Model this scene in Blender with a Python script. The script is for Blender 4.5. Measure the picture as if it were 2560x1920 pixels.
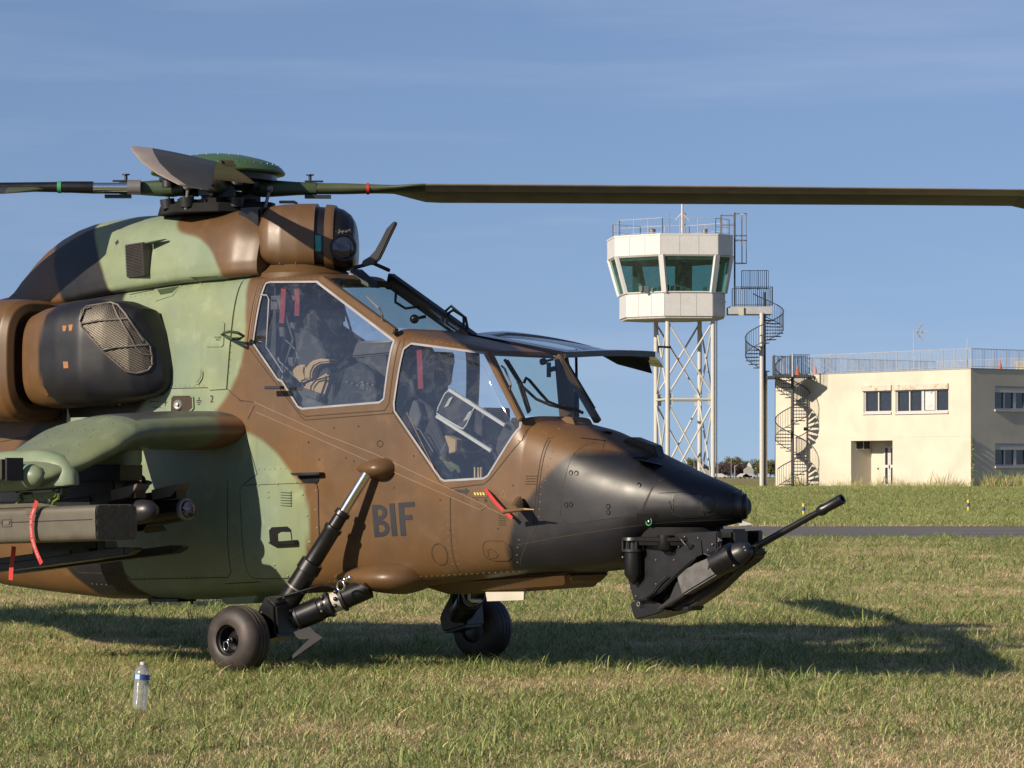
import bpy, bmesh, math, random
import numpy as np
from math import sin, cos, pi, radians, sqrt, atan2
from mathutils import Vector, Matrix
from mathutils.bvhtree import BVHTree
from mathutils.geometry import delaunay_2d_cdt

# ------------------------------------------------------------------ camera, sky, sun
for o in list(bpy.data.objects): bpy.data.objects.remove(o)
SC = bpy.context.scene
COL = SC.collection
F = 8200.0; CAMZ = 1.39; HORV = 1191.0
cam_d = bpy.data.cameras.new('camera'); cam = bpy.data.objects.new('camera', cam_d); COL.objects.link(cam)
cam.location = (0, 0, CAMZ); cam.rotation_euler = (pi/2, 0, 0)
cam_d.sensor_width = 36; cam_d.lens = 36*F/2560; cam_d.shift_y = (HORV-960)/2560
cam_d.clip_start = 0.5; cam_d.clip_end = 9000
SC.camera = cam
SC.view_settings.view_transform = 'Standard'
try: SC.view_settings.look = 'None'
except Exception: pass
SC.view_settings.exposure = 0.5; SC.view_settings.gamma = 1; SC.view_settings.use_curve_mapping = False

SUN_D = Vector((1.66, 1.40, -1.0)).normalized()          # the way the light travels
world = bpy.data.worlds.new('World'); SC.world = world; world.use_nodes = True
wn = world.node_tree; wn.nodes.clear()
wo = wn.nodes.new('ShaderNodeOutputWorld'); wb = wn.nodes.new('ShaderNodeBackground'); sk = wn.nodes.new('ShaderNodeTexSky')
sk.sky_type = 'NISHITA'; sk.sun_disc = False
sk.sun_elevation = math.asin(-SUN_D.z); sk.sun_rotation = math.atan2(-SUN_D.x, -SUN_D.y)
sk.altitude = 0; sk.air_density = 1.0; sk.dust_density = 0.3; sk.ozone_density = 4.0
wb.inputs['Strength'].default_value = 0.060
tc = wn.nodes.new('ShaderNodeTexCoord'); mp = wn.nodes.new('ShaderNodeMapping'); nz = wn.nodes.new('ShaderNodeTexNoise')
mp.inputs['Scale'].default_value = (1.6, 1.6, 16); mp.inputs['Rotation'].default_value = (0, radians(3), 0)
nz.inputs['Scale'].default_value = 2.3; nz.inputs['Detail'].default_value = 7; nz.inputs['Roughness'].default_value = .55
cr = wn.nodes.new('ShaderNodeValToRGB'); cr.color_ramp.elements[0].position = .47; cr.color_ramp.elements[0].color = (0,0,0,1)
cr.color_ramp.elements[1].position = .8; cr.color_ramp.elements[1].color = (.36,.36,.36,1)
mixc = wn.nodes.new('ShaderNodeMixRGB'); mixc.inputs[2].default_value = (5.0, 6.2, 7.6, 1)
hsv = wn.nodes.new('ShaderNodeHueSaturation'); hsv.inputs['Saturation'].default_value = 1.0
ms = wn.nodes.new('ShaderNodeVectorMath'); ms.operation = 'MULTIPLY_ADD'; ms.inputs[1].default_value = (1,1,.85); ms.inputs[2].default_value = (0,0,.105)
wn.links.new(tc.outputs['Generated'], ms.inputs[0]); wn.links.new(ms.outputs[0], sk.inputs['Vector'])
wn.links.new(tc.outputs['Generated'], mp.inputs[0]); wn.links.new(mp.outputs[0], nz.inputs['Vector'])
wn.links.new(nz.outputs['Fac'], cr.inputs[0]); wn.links.new(cr.outputs[0], mixc.inputs[0])
wn.links.new(sk.outputs[0], hsv.inputs['Color']); wn.links.new(hsv.outputs[0], mixc.inputs[1])
tn = wn.nodes.new('ShaderNodeMixRGB'); tn.blend_type = 'MULTIPLY'; tn.inputs[0].default_value = 1; tn.inputs[2].default_value = (1.27, 1.14, 1.20, 1)
wn.links.new(mixc.outputs[0], tn.inputs[1]); wn.links.new(tn.outputs[0], wb.inputs[0]); wn.links.new(wb.outputs[0], wo.inputs[0])

sl = bpy.data.lights.new('sun', 'SUN'); sun = bpy.data.objects.new('sun', sl); COL.objects.link(sun)
sl.energy = 5.0; sl.angle = radians(0.53); sl.color = (1.0, .86, .68)
sun.rotation_euler = SUN_D.to_track_quat('-Z', 'Y').to_euler(); sun.location = (-30, -20, 30)

# ------------------------------------------------------------------ helpers
rnd = random.Random(7); nr = np.random.RandomState(5)
HX, HY, TH = -2.24, 25.0, radians(40)
CT, ST = cos(TH), sin(TH)
def U(u, v, y):
    """photo measurement (on the helicopter's own plane at lateral distance y) -> local x, z in metres"""
    a = (u-1280)/F
    x = (a*(HY+y*CT)-HX-y*ST)/(CT+a*ST); Y = HY-x*ST+y*CT
    return (x, CAMZ+Y*(HORV-v)/F)
def U3(u, v, y):
    x, z = U(u, v, y); return Vector((x, y, z))
def UL(ps, y): return [U(p[0], p[1], y) for p in ps]
def WG(u, v, Y): return Vector(((u-1280)/F*Y, Y, CAMZ+Y*(HORV-v)/F))

def tag(o, label=None, cat=None, group=None, kind=None):
    if label: o['label'] = label
    if cat: o['category'] = cat
    if group: o['group'] = group
    if kind: o['kind'] = kind
    return o
def empty(name, loc=(0,0,0), rz=0, **k):
    o = bpy.data.objects.new(name, None); COL.objects.link(o); o.location = loc; o.rotation_euler = (0,0,rz)
    o.empty_display_size = .2
    return tag(o, **k)
def mk(name, vf, mat=None, parent=None, smooth=None):
    """vf = (verts, faces) or a bmesh -> one linked mesh object"""
    me = bpy.data.meshes.new(name)
    if isinstance(vf, bmesh.types.BMesh):
        vf.normal_update(); vf.to_mesh(me); vf.free()
    elif isinstance(vf, bpy.types.Mesh): me = vf
    else: me.from_pydata([tuple(v) for v in vf[0]], [], [tuple(f) for f in vf[1]])
    if smooth is not None and len(me.polygons):
        me.polygons.foreach_set('use_smooth', [True]*len(me.polygons))
        try: me.set_sharp_from_angle(angle=radians(smooth))
        except Exception: pass
    me.update()
    o = bpy.data.objects.new(name, me); COL.objects.link(o)
    if mat: me.materials.append(mat)
    if parent: o.parent = parent
    return o
def islands(V, Fc):
    p = list(range(len(V)))
    def find(a):
        while p[a] != a: p[a] = p[p[a]]; a = p[a]
        return a
    for f in Fc:
        r = find(f[0])
        for i in f[1:]: p[find(i)] = r
    g = {}
    for f in Fc: g.setdefault(find(f[0]), []).append(f)
    return list(g.values())
class MB:
    """collects shapes of ONE part"""
    def __init__(s): s.v = []; s.f = []
    def add(s, vs, fs):
        n = len(s.v); s.v += [tuple(v) for v in vs]; s.f += [tuple(i+n for i in f) for f in fs]; return s
    def box(s, c, d, R=None):
        vs = [Vector((sx*d[0]/2, sy*d[1]/2, sz*d[2]/2)) for sx in (-1,1) for sy in (-1,1) for sz in (-1,1)]
        if R is not None: vs = [R @ v for v in vs]
        c = Vector(c); vs = [v+c for v in vs]
        return s.add(vs, [(0,1,3,2),(4,6,7,5),(0,4,5,1),(2,3,7,6),(0,2,6,4),(1,5,7,3)])
    def bx(s, a, b):
        return s.box([(a[i]+b[i])/2 for i in range(3)], [abs(b[i]-a[i]) for i in range(3)])
    def prism(s, poly, y0, y1):
        """poly of (x,z); extruded along y"""
        n = len(poly)
        vs = [(p[0], y0, p[1]) for p in poly]+[(p[0], y1, p[1]) for p in poly]
        return s.add(vs, [tuple(range(n)), tuple(range(2*n-1, n-1, -1))]+[(i, i+n, (i+1)%n+n, (i+1)%n) for i in range(n)])
    def hull2(s, A, B):
        """two matching 3d loops"""
        n = len(A)
        return s.add(list(A)+list(B), [tuple(range(n)), tuple(range(2*n-1, n-1, -1))]+[(i, i+n, (i+1)%n+n, (i+1)%n) for i in range(n)])
    def loft(s, rings, caps=True, closed=False):
        n = len(rings[0]); vs = [v for r in rings for v in r]; fs = []
        m = len(rings)
        for k in range(m if closed else m-1):
            a = k*n; b = ((k+1) % m)*n
            for i in range(n):
                j = (i+1) % n; fs.append((a+i, a+j, b+j, b+i))
        if caps and not closed: fs += [tuple(range(n-1, -1, -1)), tuple((m-1)*n+i for i in range(n))]
        return s.add(vs, fs)
    def rod(s, a, b, r, r2=None, n=12, caps=True):
        a = Vector(a); b = Vector(b); r2 = r if r2 is None else r2
        d = (b-a).normalized(); q = d.to_track_quat('Z', 'Y')
        R = [[a+q @ Vector((r*cos(2*pi*i/n), r*sin(2*pi*i/n), 0)) for i in range(n)],
             [b+q @ Vector((r2*cos(2*pi*i/n), r2*sin(2*pi*i/n), 0)) for i in range(n)]]
        return s.loft(R, caps)
    def lathe(s, a, d, prof, n=24, caps=True):
        """prof list of (dist along d, radius)"""
        a = Vector(a); q = Vector(d).normalized().to_track_quat('Z', 'Y')
        R = [[a+q @ Vector((r*cos(2*pi*i/n), r*sin(2*pi*i/n), t)) for i in range(n)] for t, r in prof]
        return s.loft(R, caps)
    def tube(s, pts, r, n=8, closed=False):
        pts = [Vector(p) for p in pts]; R = []; m = len(pts)
        up = Vector((.13, .21, 1)).normalized()
        for k, p in enumerate(pts):
            if closed: d = pts[(k+1) % m]-pts[k-1]
            else: d = pts[min(k+1, m-1)]-pts[max(k-1, 0)]
            d.normalize(); u = d.cross(up)
            if u.length < 1e-3: u = d.cross(Vector((1, 0, 0)))
            u.normalize(); w = d.cross(u).normalized()
            rr = r[k] if isinstance(r, (list, tuple)) else r
            R.append([p+u*rr*cos(2*pi*i/n)+w*rr*sin(2*pi*i/n) for i in range(n)])
        return s.loft(R, not closed, closed)
    def ball(s, c, r, n=10, m=8):
        if not isinstance(r, (tuple, list)): r = (r, r, r)
        R = [[(c[0]+r[0]*sin(pi*k/m)*cos(2*pi*i/n), c[1]+r[1]*sin(pi*k/m)*sin(2*pi*i/n), c[2]+r[2]*cos(pi*k/m)) for i in range(n)] for k in range(m+1)]
        R[0] = [(c[0]+1e-4*cos(2*pi*i/n), c[1]+1e-4*sin(2*pi*i/n), c[2]+r[2]) for i in range(n)]
        R[-1] = [(c[0]+1e-4*cos(2*pi*i/n), c[1]+1e-4*sin(2*pi*i/n), c[2]-r[2]) for i in range(n)]
        return s.loft(R)
    def grid(s, G):
        n = len(G[0]); vs = [p for r in G for p in r]
        return s.add(vs, [(k*n+i, k*n+i+1, (k+1)*n+i+1, (k+1)*n+i) for k in range(len(G)-1) for i in range(n-1)])
    def build_each(s, name, mat=None, parent=None, smooth=35, bevel=0, seg=2):
        out = []
        for fs in islands(s.v, s.f):
            m = MB(); mp_ = {}
            for f in fs:
                for i in f:
                    if i not in mp_: mp_[i] = len(m.v); m.v.append(s.v[i])
            m.f = [tuple(mp_[i] for i in f) for f in fs]; out.append(m.build(name, mat, parent, smooth, bevel, seg))
        return out
    def build(s, name, mat=None, parent=None, smooth=35, bevel=0, seg=2):
        o = mk(name, (s.v, s.f), mat, parent, smooth)
        if True:
            bm = bmesh.new(); bm.from_mesh(o.data); bmesh.ops.recalc_face_normals(bm, faces=bm.faces)
            if bevel:
                ed = [e for e in bm.edges if len(e.link_faces) == 2 and e.calc_face_angle(0) > radians(30)]
                bmesh.ops.bevel(bm, geom=ed, offset=bevel, segments=seg, affect='EDGES', clamp_overlap=True)
            bm.to_mesh(o.data); bm.free()
            if smooth is not None:
                o.data.polygons.foreach_set('use_smooth', [True]*len(o.data.polygons))
                o.data.set_sharp_from_angle(angle=radians(smooth))
        return o
def interp(tab, x, col=1):
    xs = [t[0] for t in tab]; return float(np.interp(x, xs, [t[col] for t in tab]))
def sell(w, zu, zl, zm, nu, nl, N, top=1.0, yc=0.0):
    """superellipse ring in (y,z), evenly spaced, N points"""
    t = np.linspace(0, 2*pi, 1601)[:-1]; C = np.cos(t); S = np.sin(t)
    n = np.where(S >= 0, nu, nl)
    y = w*np.sign(C)*np.abs(C)**(2/n)
    z = np.where(S >= 0, (zu-zm)*np.abs(S)**(2/n), -(zm-zl)*np.abs(S)**(2/n))+zm
    k = np.clip((z-zm)/max(zu-zm, 1e-4), 0, 1); y = y*(1-(1-top)*k)
    yy = np.append(y, y[0]); zz = np.append(z, z[0])
    L = np.concatenate([[0], np.cumsum(np.hypot(np.diff(yy), np.diff(zz)))])
    q = np.linspace(0, L[-1], N+1)[:-1]
    return np.interp(q, L, yy)+yc, np.interp(q, L, zz)

# ------------------------------------------------------------------ materials
def nodes(m):
    m.use_nodes = True; return m.node_tree, m.node_tree.nodes['Principled BSDF']
KA = .64          # overall reflectance level of painted things
def mat(name, col, rough=.5, metal=0.0, var=.12, scale=6.0, bump=0.0, bscale=60, coat=0.0, emis=None, spec=.5, dirt=None):
    if metal < .6: col = tuple(c*KA for c in col[:3])
    if dirt: dirt = (tuple(c*KA for c in dirt[0]), dirt[1], dirt[2])
    m = bpy.data.materials.new(name); nt, b = nodes(m)
    tcn = nt.nodes.new('ShaderNodeTexCoord')
    n = nt.nodes.new('ShaderNodeTexNoise'); n.inputs['Scale'].default_value = scale; n.inputs['Detail'].default_value = 6
    nt.links.new(tcn.outputs['Object'], n.inputs['Vector'])
    r = nt.nodes.new('ShaderNodeMapRange'); r.inputs[1].default_value = .3; r.inputs[2].default_value = .7
    r.inputs[3].default_value = 1-var; r.inputs[4].default_value = 1+var
    nt.links.new(n.outputs['Fac'], r.inputs[0])
    mx = nt.nodes.new('ShaderNodeVectorMath'); mx.operation = 'SCALE'; mx.inputs[0].default_value = col[:3]
    nt.links.new(r.outputs[0], mx.inputs['Scale']); out = mx.outputs[0]
    if dirt:
        n3 = nt.nodes.new('ShaderNodeTexNoise'); n3.inputs['Scale'].default_value = dirt[1]; n3.inputs['Detail'].default_value = 8
        nt.links.new(tcn.outputs['Object'], n3.inputs['Vector'])
        r3 = nt.nodes.new('ShaderNodeMapRange'); r3.inputs[1].default_value = .52; r3.inputs[2].default_value = .72; r3.inputs[4].default_value = dirt[2]
        nt.links.new(n3.outputs['Fac'], r3.inputs[0])
        m3 = nt.nodes.new('ShaderNodeMixRGB'); m3.inputs[2].default_value = (*dirt[0], 1)
        nt.links.new(r3.outputs[0], m3.inputs[0]); nt.links.new(out, m3.inputs[1]); out = m3.outputs[0]
    nt.links.new(out, b.inputs['Base Color'])
    b.inputs['Metallic'].default_value = metal; b.inputs['Specular IOR Level'].default_value = spec
    rr = nt.nodes.new('ShaderNodeMapRange'); rr.inputs[3].default_value = max(rough-.08, .02); rr.inputs[4].default_value = min(rough+.1, 1)
    n2 = nt.nodes.new('ShaderNodeTexNoise'); n2.inputs['Scale'].default_value = scale*2.3; n2.inputs['Detail'].default_value = 4
    nt.links.new(tcn.outputs['Object'], n2.inputs['Vector']); nt.links.new(n2.outputs['Fac'], rr.inputs[0])
    nt.links.new(rr.outputs[0], b.inputs['Roughness'])
    b.inputs['Coat Weight'].default_value = coat
    if bump:
        nb = nt.nodes.new('ShaderNodeTexNoise'); nb.inputs['Scale'].default_value = bscale; nb.inputs['Detail'].default_value = 5
        bu = nt.nodes.new('ShaderNodeBump'); bu.inputs['Strength'].default_value = bump; bu.inputs['Distance'].default_value = .01
        nt.links.new(tcn.outputs['Object'], nb.inputs['Vector'])
        nt.links.new(nb.outputs['Fac'], bu.inputs['Height']); nt.links.new(bu.outputs[0], b.inputs['Normal'])
    return m
BROWN = (.096, .052, .021); GREEN = (.160, .205, .130); BLACK = (.0085, .009, .012)
def paint(name, rough=.40):
    """camouflage paint: the colour itself is stored on the mesh points, wear and grain are nodes"""
    m = bpy.data.materials.new(name); nt, b = nodes(m); N = nt.nodes; L = nt.links
    at = N.new('ShaderNodeAttribute'); at.attribute_name = 'Col'
    tcn = N.new('ShaderNodeTexCoord')
    n = N.new('ShaderNodeTexNoise'); n.inputs['Scale'].default_value = 3.2; n.inputs['Detail'].default_value = 8; n.inputs['Roughness'].default_value = .6
    L.new(tcn.outputs['Object'], n.inputs['Vector'])
    r = N.new('ShaderNodeMapRange'); r.inputs[1].default_value = .3; r.inputs[2].default_value = .7; r.inputs[3].default_value = .9; r.inputs[4].default_value = 1.13
    L.new(n.outputs['Fac'], r.inputs[0])
    mx = N.new('ShaderNodeVectorMath'); mx.operation = 'SCALE'; L.new(at.outputs['Color'], mx.inputs[0]); L.new(r.outputs[0], mx.inputs['Scale'])
    # pale worn blotches where the paint was touched up
    w = N.new('ShaderNodeTexNoise'); w.inputs['Scale'].default_value = 7; w.inputs['Detail'].default_value = 2.5; L.new(tcn.outputs['Object'], w.inputs['Vector'])
    wr = N.new('ShaderNodeMapRange'); wr.inputs[1].default_value = .60; wr.inputs[2].default_value = .70; wr.inputs[4].default_value = .22
    L.new(w.outputs['Fac'], wr.inputs[0])
    m2 = N.new('ShaderNodeMixRGB'); sc2 = N.new('ShaderNodeVectorMath'); sc2.operation = 'SCALE'; sc2.inputs['Scale'].default_value = 1.7; L.new(mx.outputs[0], sc2.inputs[0]); L.new(sc2.outputs[0], m2.inputs[2]); L.new(wr.outputs[0], m2.inputs[0]); L.new(mx.outputs[0], m2.inputs[1])
    # vertical streaks
    mpn = N.new('ShaderNodeMapping'); mpn.inputs['Scale'].default_value = (14, 14, 1.0); L.new(tcn.outputs['Object'], mpn.inputs[0])
    s = N.new('ShaderNodeTexNoise'); s.inputs['Scale'].default_value = 2; s.inputs['Detail'].default_value = 5; L.new(mpn.outputs[0], s.inputs['Vector'])
    sr = N.new('ShaderNodeMapRange'); sr.inputs[1].default_value = .55; sr.inputs[2].default_value = .8; sr.inputs[4].default_value = .22; L.new(s.outputs['Fac'], sr.inputs[0])
    m3 = N.new('ShaderNodeMixRGB'); m3.blend_type = 'MULTIPLY'; m3.inputs[2].default_value = (.55, .5, .45, 1); L.new(sr.outputs[0], m3.inputs[0]); L.new(m2.outputs[0], m3.inputs[1])
    hn = N.new('ShaderNodeTexNoise'); hn.inputs['Scale'].default_value = 1.3; hn.inputs['Detail'].default_value = 4; L.new(tcn.outputs['Object'], hn.inputs['Vector'])
    hr = N.new('ShaderNodeMapRange'); hr.inputs[1].default_value = .38; hr.inputs[2].default_value = .66; L.new(hn.outputs['Fac'], hr.inputs[0])
    m4 = N.new('ShaderNodeMixRGB'); m4.inputs[1].default_value = (.90,.93,1.05,1); m4.inputs[2].default_value = (1.16,1.06,.86,1); L.new(hr.outputs[0], m4.inputs[0])
    m5 = N.new('ShaderNodeMixRGB'); m5.blend_type = 'MULTIPLY'; m5.inputs[0].default_value = 1; L.new(m3.outputs[0], m5.inputs[1]); L.new(m4.outputs[0], m5.inputs[2])
    L.new(m5.outputs[0], b.inputs['Base Color'])
    rr = N.new('ShaderNodeMapRange'); rr.inputs[3].default_value = rough-.07; rr.inputs[4].default_value = rough+.14; L.new(w.outputs['Fac'], rr.inputs[0])
    L.new(rr.outputs[0], b.inputs['Roughness']); b.inputs['Specular IOR Level'].default_value = .46
    nb = N.new('ShaderNodeTexNoise'); nb.inputs['Scale'].default_value = 2.2; nb.inputs['Detail'].default_value = 3; L.new(tcn.outputs['Object'], nb.inputs['Vector'])
    bu = N.new('ShaderNodeBump'); bu.inputs['Strength'].default_value = .35; bu.inputs['Distance'].default_value = .012
    L.new(nb.outputs['Fac'], bu.inputs['Height']); L.new(bu.outputs[0], b.inputs['Normal'])
    return m
def glass(name, tint, refl=.9, gcol=(1,1,1), dust=0.06):
    m = bpy.data.materials.new(name); m.use_nodes = True; nt = m.node_tree; nt.nodes.clear(); N = nt.nodes; L = nt.links
    o = N.new('ShaderNodeOutputMaterial'); t = N.new('ShaderNodeBsdfTransparent'); g = N.new('ShaderNodeBsdfGlossy'); g.inputs['Roughness'].default_value = .02
    g.inputs['Color'].default_value = (*gcol, 1)
    t.inputs['Color'].default_value = (*tint, 1)
    fr = N.new('ShaderNodeLayerWeight'); fr.inputs[0].default_value = .5; pw = N.new('ShaderNodeMath'); pw.operation = 'POWER'; pw.inputs[1].default_value = 4; L.new(fr.outputs['Facing'], pw.inputs[0]); mu = N.new('ShaderNodeMath'); mu.operation = 'MULTIPLY_ADD'; mu.inputs[1].default_value = refl*.9; mu.inputs[2].default_value = .07*refl; mu.use_clamp = True
    L.new(pw.outputs[0], mu.inputs[0]); mx = N.new('ShaderNodeMixShader'); L.new(mu.outputs[0], mx.inputs[0]); L.new(t.outputs[0], mx.inputs[1]); L.new(g.outputs[0], mx.inputs[2])
    # thin dust and scratches on the pane
    df = N.new('ShaderNodeBsdfDiffuse'); df.inputs['Color'].default_value = (.34, .36, .38, 1)
    tcn = N.new('ShaderNodeTexCoord'); n = N.new('ShaderNodeTexNoise'); n.inputs['Scale'].default_value = 5; n.inputs['Detail'].default_value = 10; n.inputs['Roughness'].default_value = .7; n.inputs['Distortion'].default_value = 1.5
    L.new(tcn.outputs['Object'], n.inputs['Vector']); r = N.new('ShaderNodeMapRange'); r.inputs[1].default_value = .5; r.inputs[2].default_value = .75; r.inputs[3].default_value = dust*.35; r.inputs[4].default_value = dust*2.2
    L.new(n.outputs['Fac'], r.inputs[0]); m2 = N.new('ShaderNodeMixShader'); L.new(r.outputs[0], m2.inputs[0]); L.new(mx.outputs[0], m2.inputs[1]); L.new(df.outputs[0], m2.inputs[2])
    L.new(m2.outputs[0], o.inputs[0]); return m
M = dict(
    paint=paint('camouflage_paint'),
    brown=mat('brown_paint', tuple(c/KA for c in BROWN), .42, var=.1), green=mat('green_paint', tuple(c/KA for c in GREEN), .42, var=.1), kpaint=mat('black_paint', tuple(c/KA for c in BLACK), .38, var=.15), matte=mat('matte_black', (.02,.02,.022), .85, var=.3, spec=.15),
    hubgreen=mat('dark_green_paint', (.05, .085, .035), .45), hubcap=mat('hub_cap_green', (.07, .16, .055), .38, dirt=((.1,.1,.08), 5, .4)),
    bladeu=mat('blade_paint', (.052, .050, .043), .42, var=.3, scale=3), bladestrip=mat('erosion_strip', (.50, .42, .35), .38, metal=.35, var=.15),
    bladegreen=mat('blade_green', (.10, .12, .06), .42, var=.15),
    rubber=mat('rubber', (.045, .037, .034), .55, var=.25, dirt=((.16,.10,.07), 9, .5)), black=mat('black_metal', (.009, .009, .011), .34, var=.3), navy=mat('glossy_navy', (.012,.014,.022), .12, var=.2, coat=.6),
    dark=mat('dark_grey_metal', (.024, .024, .028), .42, var=.25), grey=mat('grey_metal', (.28, .27, .27), .4, metal=.4, var=.15),
    chrome=mat('chrome', (.75, .74, .72), .16, metal=1.0, var=.05), interior=mat('cockpit_grey', (.03, .032, .038), .7, var=.2),
    igrey=mat('panel_grey', (.09, .09, .10), .6, var=.2), olive=mat('launcher_olive', (.125, .112, .08), .5, var=.14, scale=9, dirt=((.07,.06,.045), 4, .35)),
    yg=mat('yellow_green_primer', (.14, .19, .03), .4), rail=mat('rail_taupe', (.17, .145, .125), .5),
    seal=mat('window_seal', (.36, .36, .40), .6, var=.2), line=mat('panel_line', (.045, .028, .018), .8), wline=mat('worn_edge', (.36, .25, .16), .6),
    rivet=mat('rivet_heads', (.27, .21, .14), .5), red_dim=mat('red_ribbon_dimmed', (.26, .025, .035), .8, var=.2), red=mat('red_ribbon', (.62, .035, .03), .6, var=.08), beige=mat('beige_webbing', (.50, .34, .17), .8, bump=.3), white=mat('white_paint', (.72, .71, .68), .45, var=.04),  # cockpit ribbons: red darkened to paint in the dimming behind tinted glass
    ivory=mat('ivory_panel', (.66, .62, .52), .45), khaki=mat('glove_green', (.10, .12, .05), .8),
    mesh=mat('wire_mesh', (.30, .26, .20), .45, metal=.5), brass=mat('brass', (.6, .42, .2), .3, metal=.8), letter=mat('letter_blue', (.018, .02, .032), .5),
    orange=mat('orange_mark', (.42, .17, .05), .6), greenring=mat('green_ring', (.05, .35, .14), .5), yellow=mat('yellow_mark', (.75, .68, .15), .5),
    pane=glass('canopy_glass', (.80, .84, .88), 1.3, (.8,.88,1.0), .07), shield=glass('windshield_glass', (.70, .80, .76), .8, dust=.05),
    lensg=mat('lens_teal', (.02, .42, .42), .1, spec=1), lens=mat('sight_lens', (.10, .10, .13), .05, metal=.8, var=.3),
    grey2=mat('grey_cast_plate', (.17, .165, .165), .45, metal=.3, var=.25, scale=14),
)
# ------------------------------------------------------------------ the helicopter
HELI = empty('attack_helicopter', (HX, HY, 0), -TH, label='camouflaged brown, green and black two seat attack helicopter parked on the grass', cat='helicopter')

ZT = [(-9,2.06),(-5,2.15),(-3.6,2.45),(-2.6,2.78),(-2,2.84),(.84,2.885),(1.414,2.868),(2.202,2.43),(3.044,2.268),(3.39,1.775),(3.72,1.72),(4.12,1.575),(4.33,1.492),(4.55,1.412),(4.77,1.345),(4.87,1.305),(4.93,1.25)]
ZB = [(-9,1.75),(-5,1.2),(-3.4,.75),(-2.6,.575),(-2.1,.512),(-1.55,.474),(-.94,.44),(0,.455),(.6,.5),(1.25,.54),(1.87,.572),(2.33,.612),(3.29,.712),(3.75,.735),(4.1,.785),(4.18,.84),(4.26,.94),(4.34,1.0),(4.7,1.045),(4.87,1.075),(4.93,1.12)]
WW = [(-9,.12),(-5,.28),(-3.4,.46),(-2,.52),(.8,.52),(1.4,.505),(3.0,.485),(3.4,.475),(3.8,.455),(4.1,.415),(4.35,.36),(4.6,.27),(4.8,.185),(4.88,.145),(4.93,.10)]
ZM = [(-9,1.9),(-4,1.6),(-2,1.4),(2.5,1.35),(3.4,1.2),(4.1,1.2),(4.5,1.2),(4.93,1.19)]
NU = [(-9,2.2),(-4,3),(-2,5),(.5,8),(2.9,8),(3.39,5),(3.6,3.4),(4.0,2.5),(5,2.2)]
NL = [(-9,2.2),(-4,3),(-2,4.5),(3.4,4.5),(3.8,3.6),(4.1,3.0),(4.4,2.4),(5,2.1)]
TP = [(-9,1),(-3,.95),(0,.88),(3.2,.86),(3.6,.97),(3.8,1)]
def sint(tab, x, h):
    return sum(interp(tab, x+h*k/3)*w for k, w in ((-3,.05),(-2,.1),(-1,.2),(0,.3),(1,.2),(2,.1),(3,.05)))
def fus_ring(x, N, off=0.0, zb=None):
    h = min(max((x-3.42)*.5, 0), .11, max((4.93-x)*.6, 0)) if x > 3.42 else 0
    g = min(max((x-3.1)*.5, 0), .2, max((4.93-x)*.9, 0)) if x > 3.1 else .12
    y, z = sell(sint(WW,x,g)-off, sint(ZT,x,h)-off, (sint(ZB,x,h)+off) if zb is None else zb, sint(ZM,x,g), sint(NU,x,h), sint(NL,x,g), N, sint(TP,x,h))
    return [(x, a, b) for a, b in zip(y, z)]
xs = sorted(set([round(v,4) for v in np.concatenate([np.arange(-9,-2.6,.25), np.arange(-2.6,4.93,.021), [.84,1.414,2.202,3.044,3.39,4.93]])]))
NR = 300
hull = MB().loft([fus_ring(x, NR) for x in xs])
fus_me = bpy.data.meshes.new('hull'); fus_me.from_pydata(hull.v, [], hull.f); fus_me.update()
HB = BVHTree.FromPolygons([Vector(v) for v in hull.v], hull.f)      # the closed outer surface, for laying plates on it
# window outlines (x,z)
W1 = UL([(650,707),(658,704),(774,703),(971,851),(960,997),(950,1006),(762,1022),(751,1017),(728,981),(710,953),(699,948),(636,858)], -.46)
W2 = UL([(1012,858),(998,872),(985,1007),(987,1027),(1108,1197),(1117,1202),(1213,1196),(1223,1189),(1288,1068),(1285,1046),(1206,889),(1196,883)], -.46)
def prism_obj(mb):
    o = mb.build('cut', None, None, None); return o
cuts = []
cav = MB().loft([fus_ring(x, 90, .035, .95) for x in [.86,1.0,1.2,1.405,1.6,1.8,2.0,2.19,2.4,2.6,2.8,3.02,3.2,3.375]])
cuts.append(prism_obj(cav))
cuts.append(prism_obj(MB().prism(W1, -.9, .9))); cuts.append(prism_obj(MB().prism(W2, -.9, .9)))
def shield_cut(a, b, w0, w1, m0, m1):
    """opening through a sloping windshield: a,b = (x,z) ends of its slope"""
    A = Vector((a[0],0,a[1])); B = Vector((b[0],0,b[1])); d = (B-A).normalized(); n = Vector((-d.z*-1,0,d.x*-1)); n = Vector((d.z*-1,0,d.x))
    P0 = A+d*m0; P1 = B-d*m1
    q = [P0+Vector((0,-w0,0)), P0+Vector((0,w0,0)), P1+Vector((0,w1,0)), P1+Vector((0,-w1,0))]
    return q, n
SH1 = shield_cut((1.414,2.868),(2.202,2.43),.36,.385,.07,.03)
SH2 = shield_cut((3.044,2.268),(3.39,1.775),.375,.40,.03,.04)
for q, n in (SH1, SH2):
    cuts.append(prism_obj(MB().hull2([p-n*.09 for p in q], [p+n*.2 for p in q])))
fo = bpy.data.objects.new('fuselage', fus_me); COL.objects.link(fo)
def fixn(me):
    bm = bmesh.new(); bm.from_mesh(me); bmesh.ops.recalc_face_normals(bm, faces=bm.faces); bm.to_mesh(me); bm.free()
fixn(fus_me)
for ct in cuts:
    md = fo.modifiers.new('b', 'BOOLEAN'); md.operation = 'DIFFERENCE'; md.object = ct
    try: md.solver = 'MANIFOLD'
    except Exception: md.solver = 'EXACT'
dg = bpy.context.evaluated_depsgraph_get(); dg.update()
nm = bpy.data.meshes.new_from_object(fo.evaluated_get(dg), depsgraph=dg)
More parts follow.
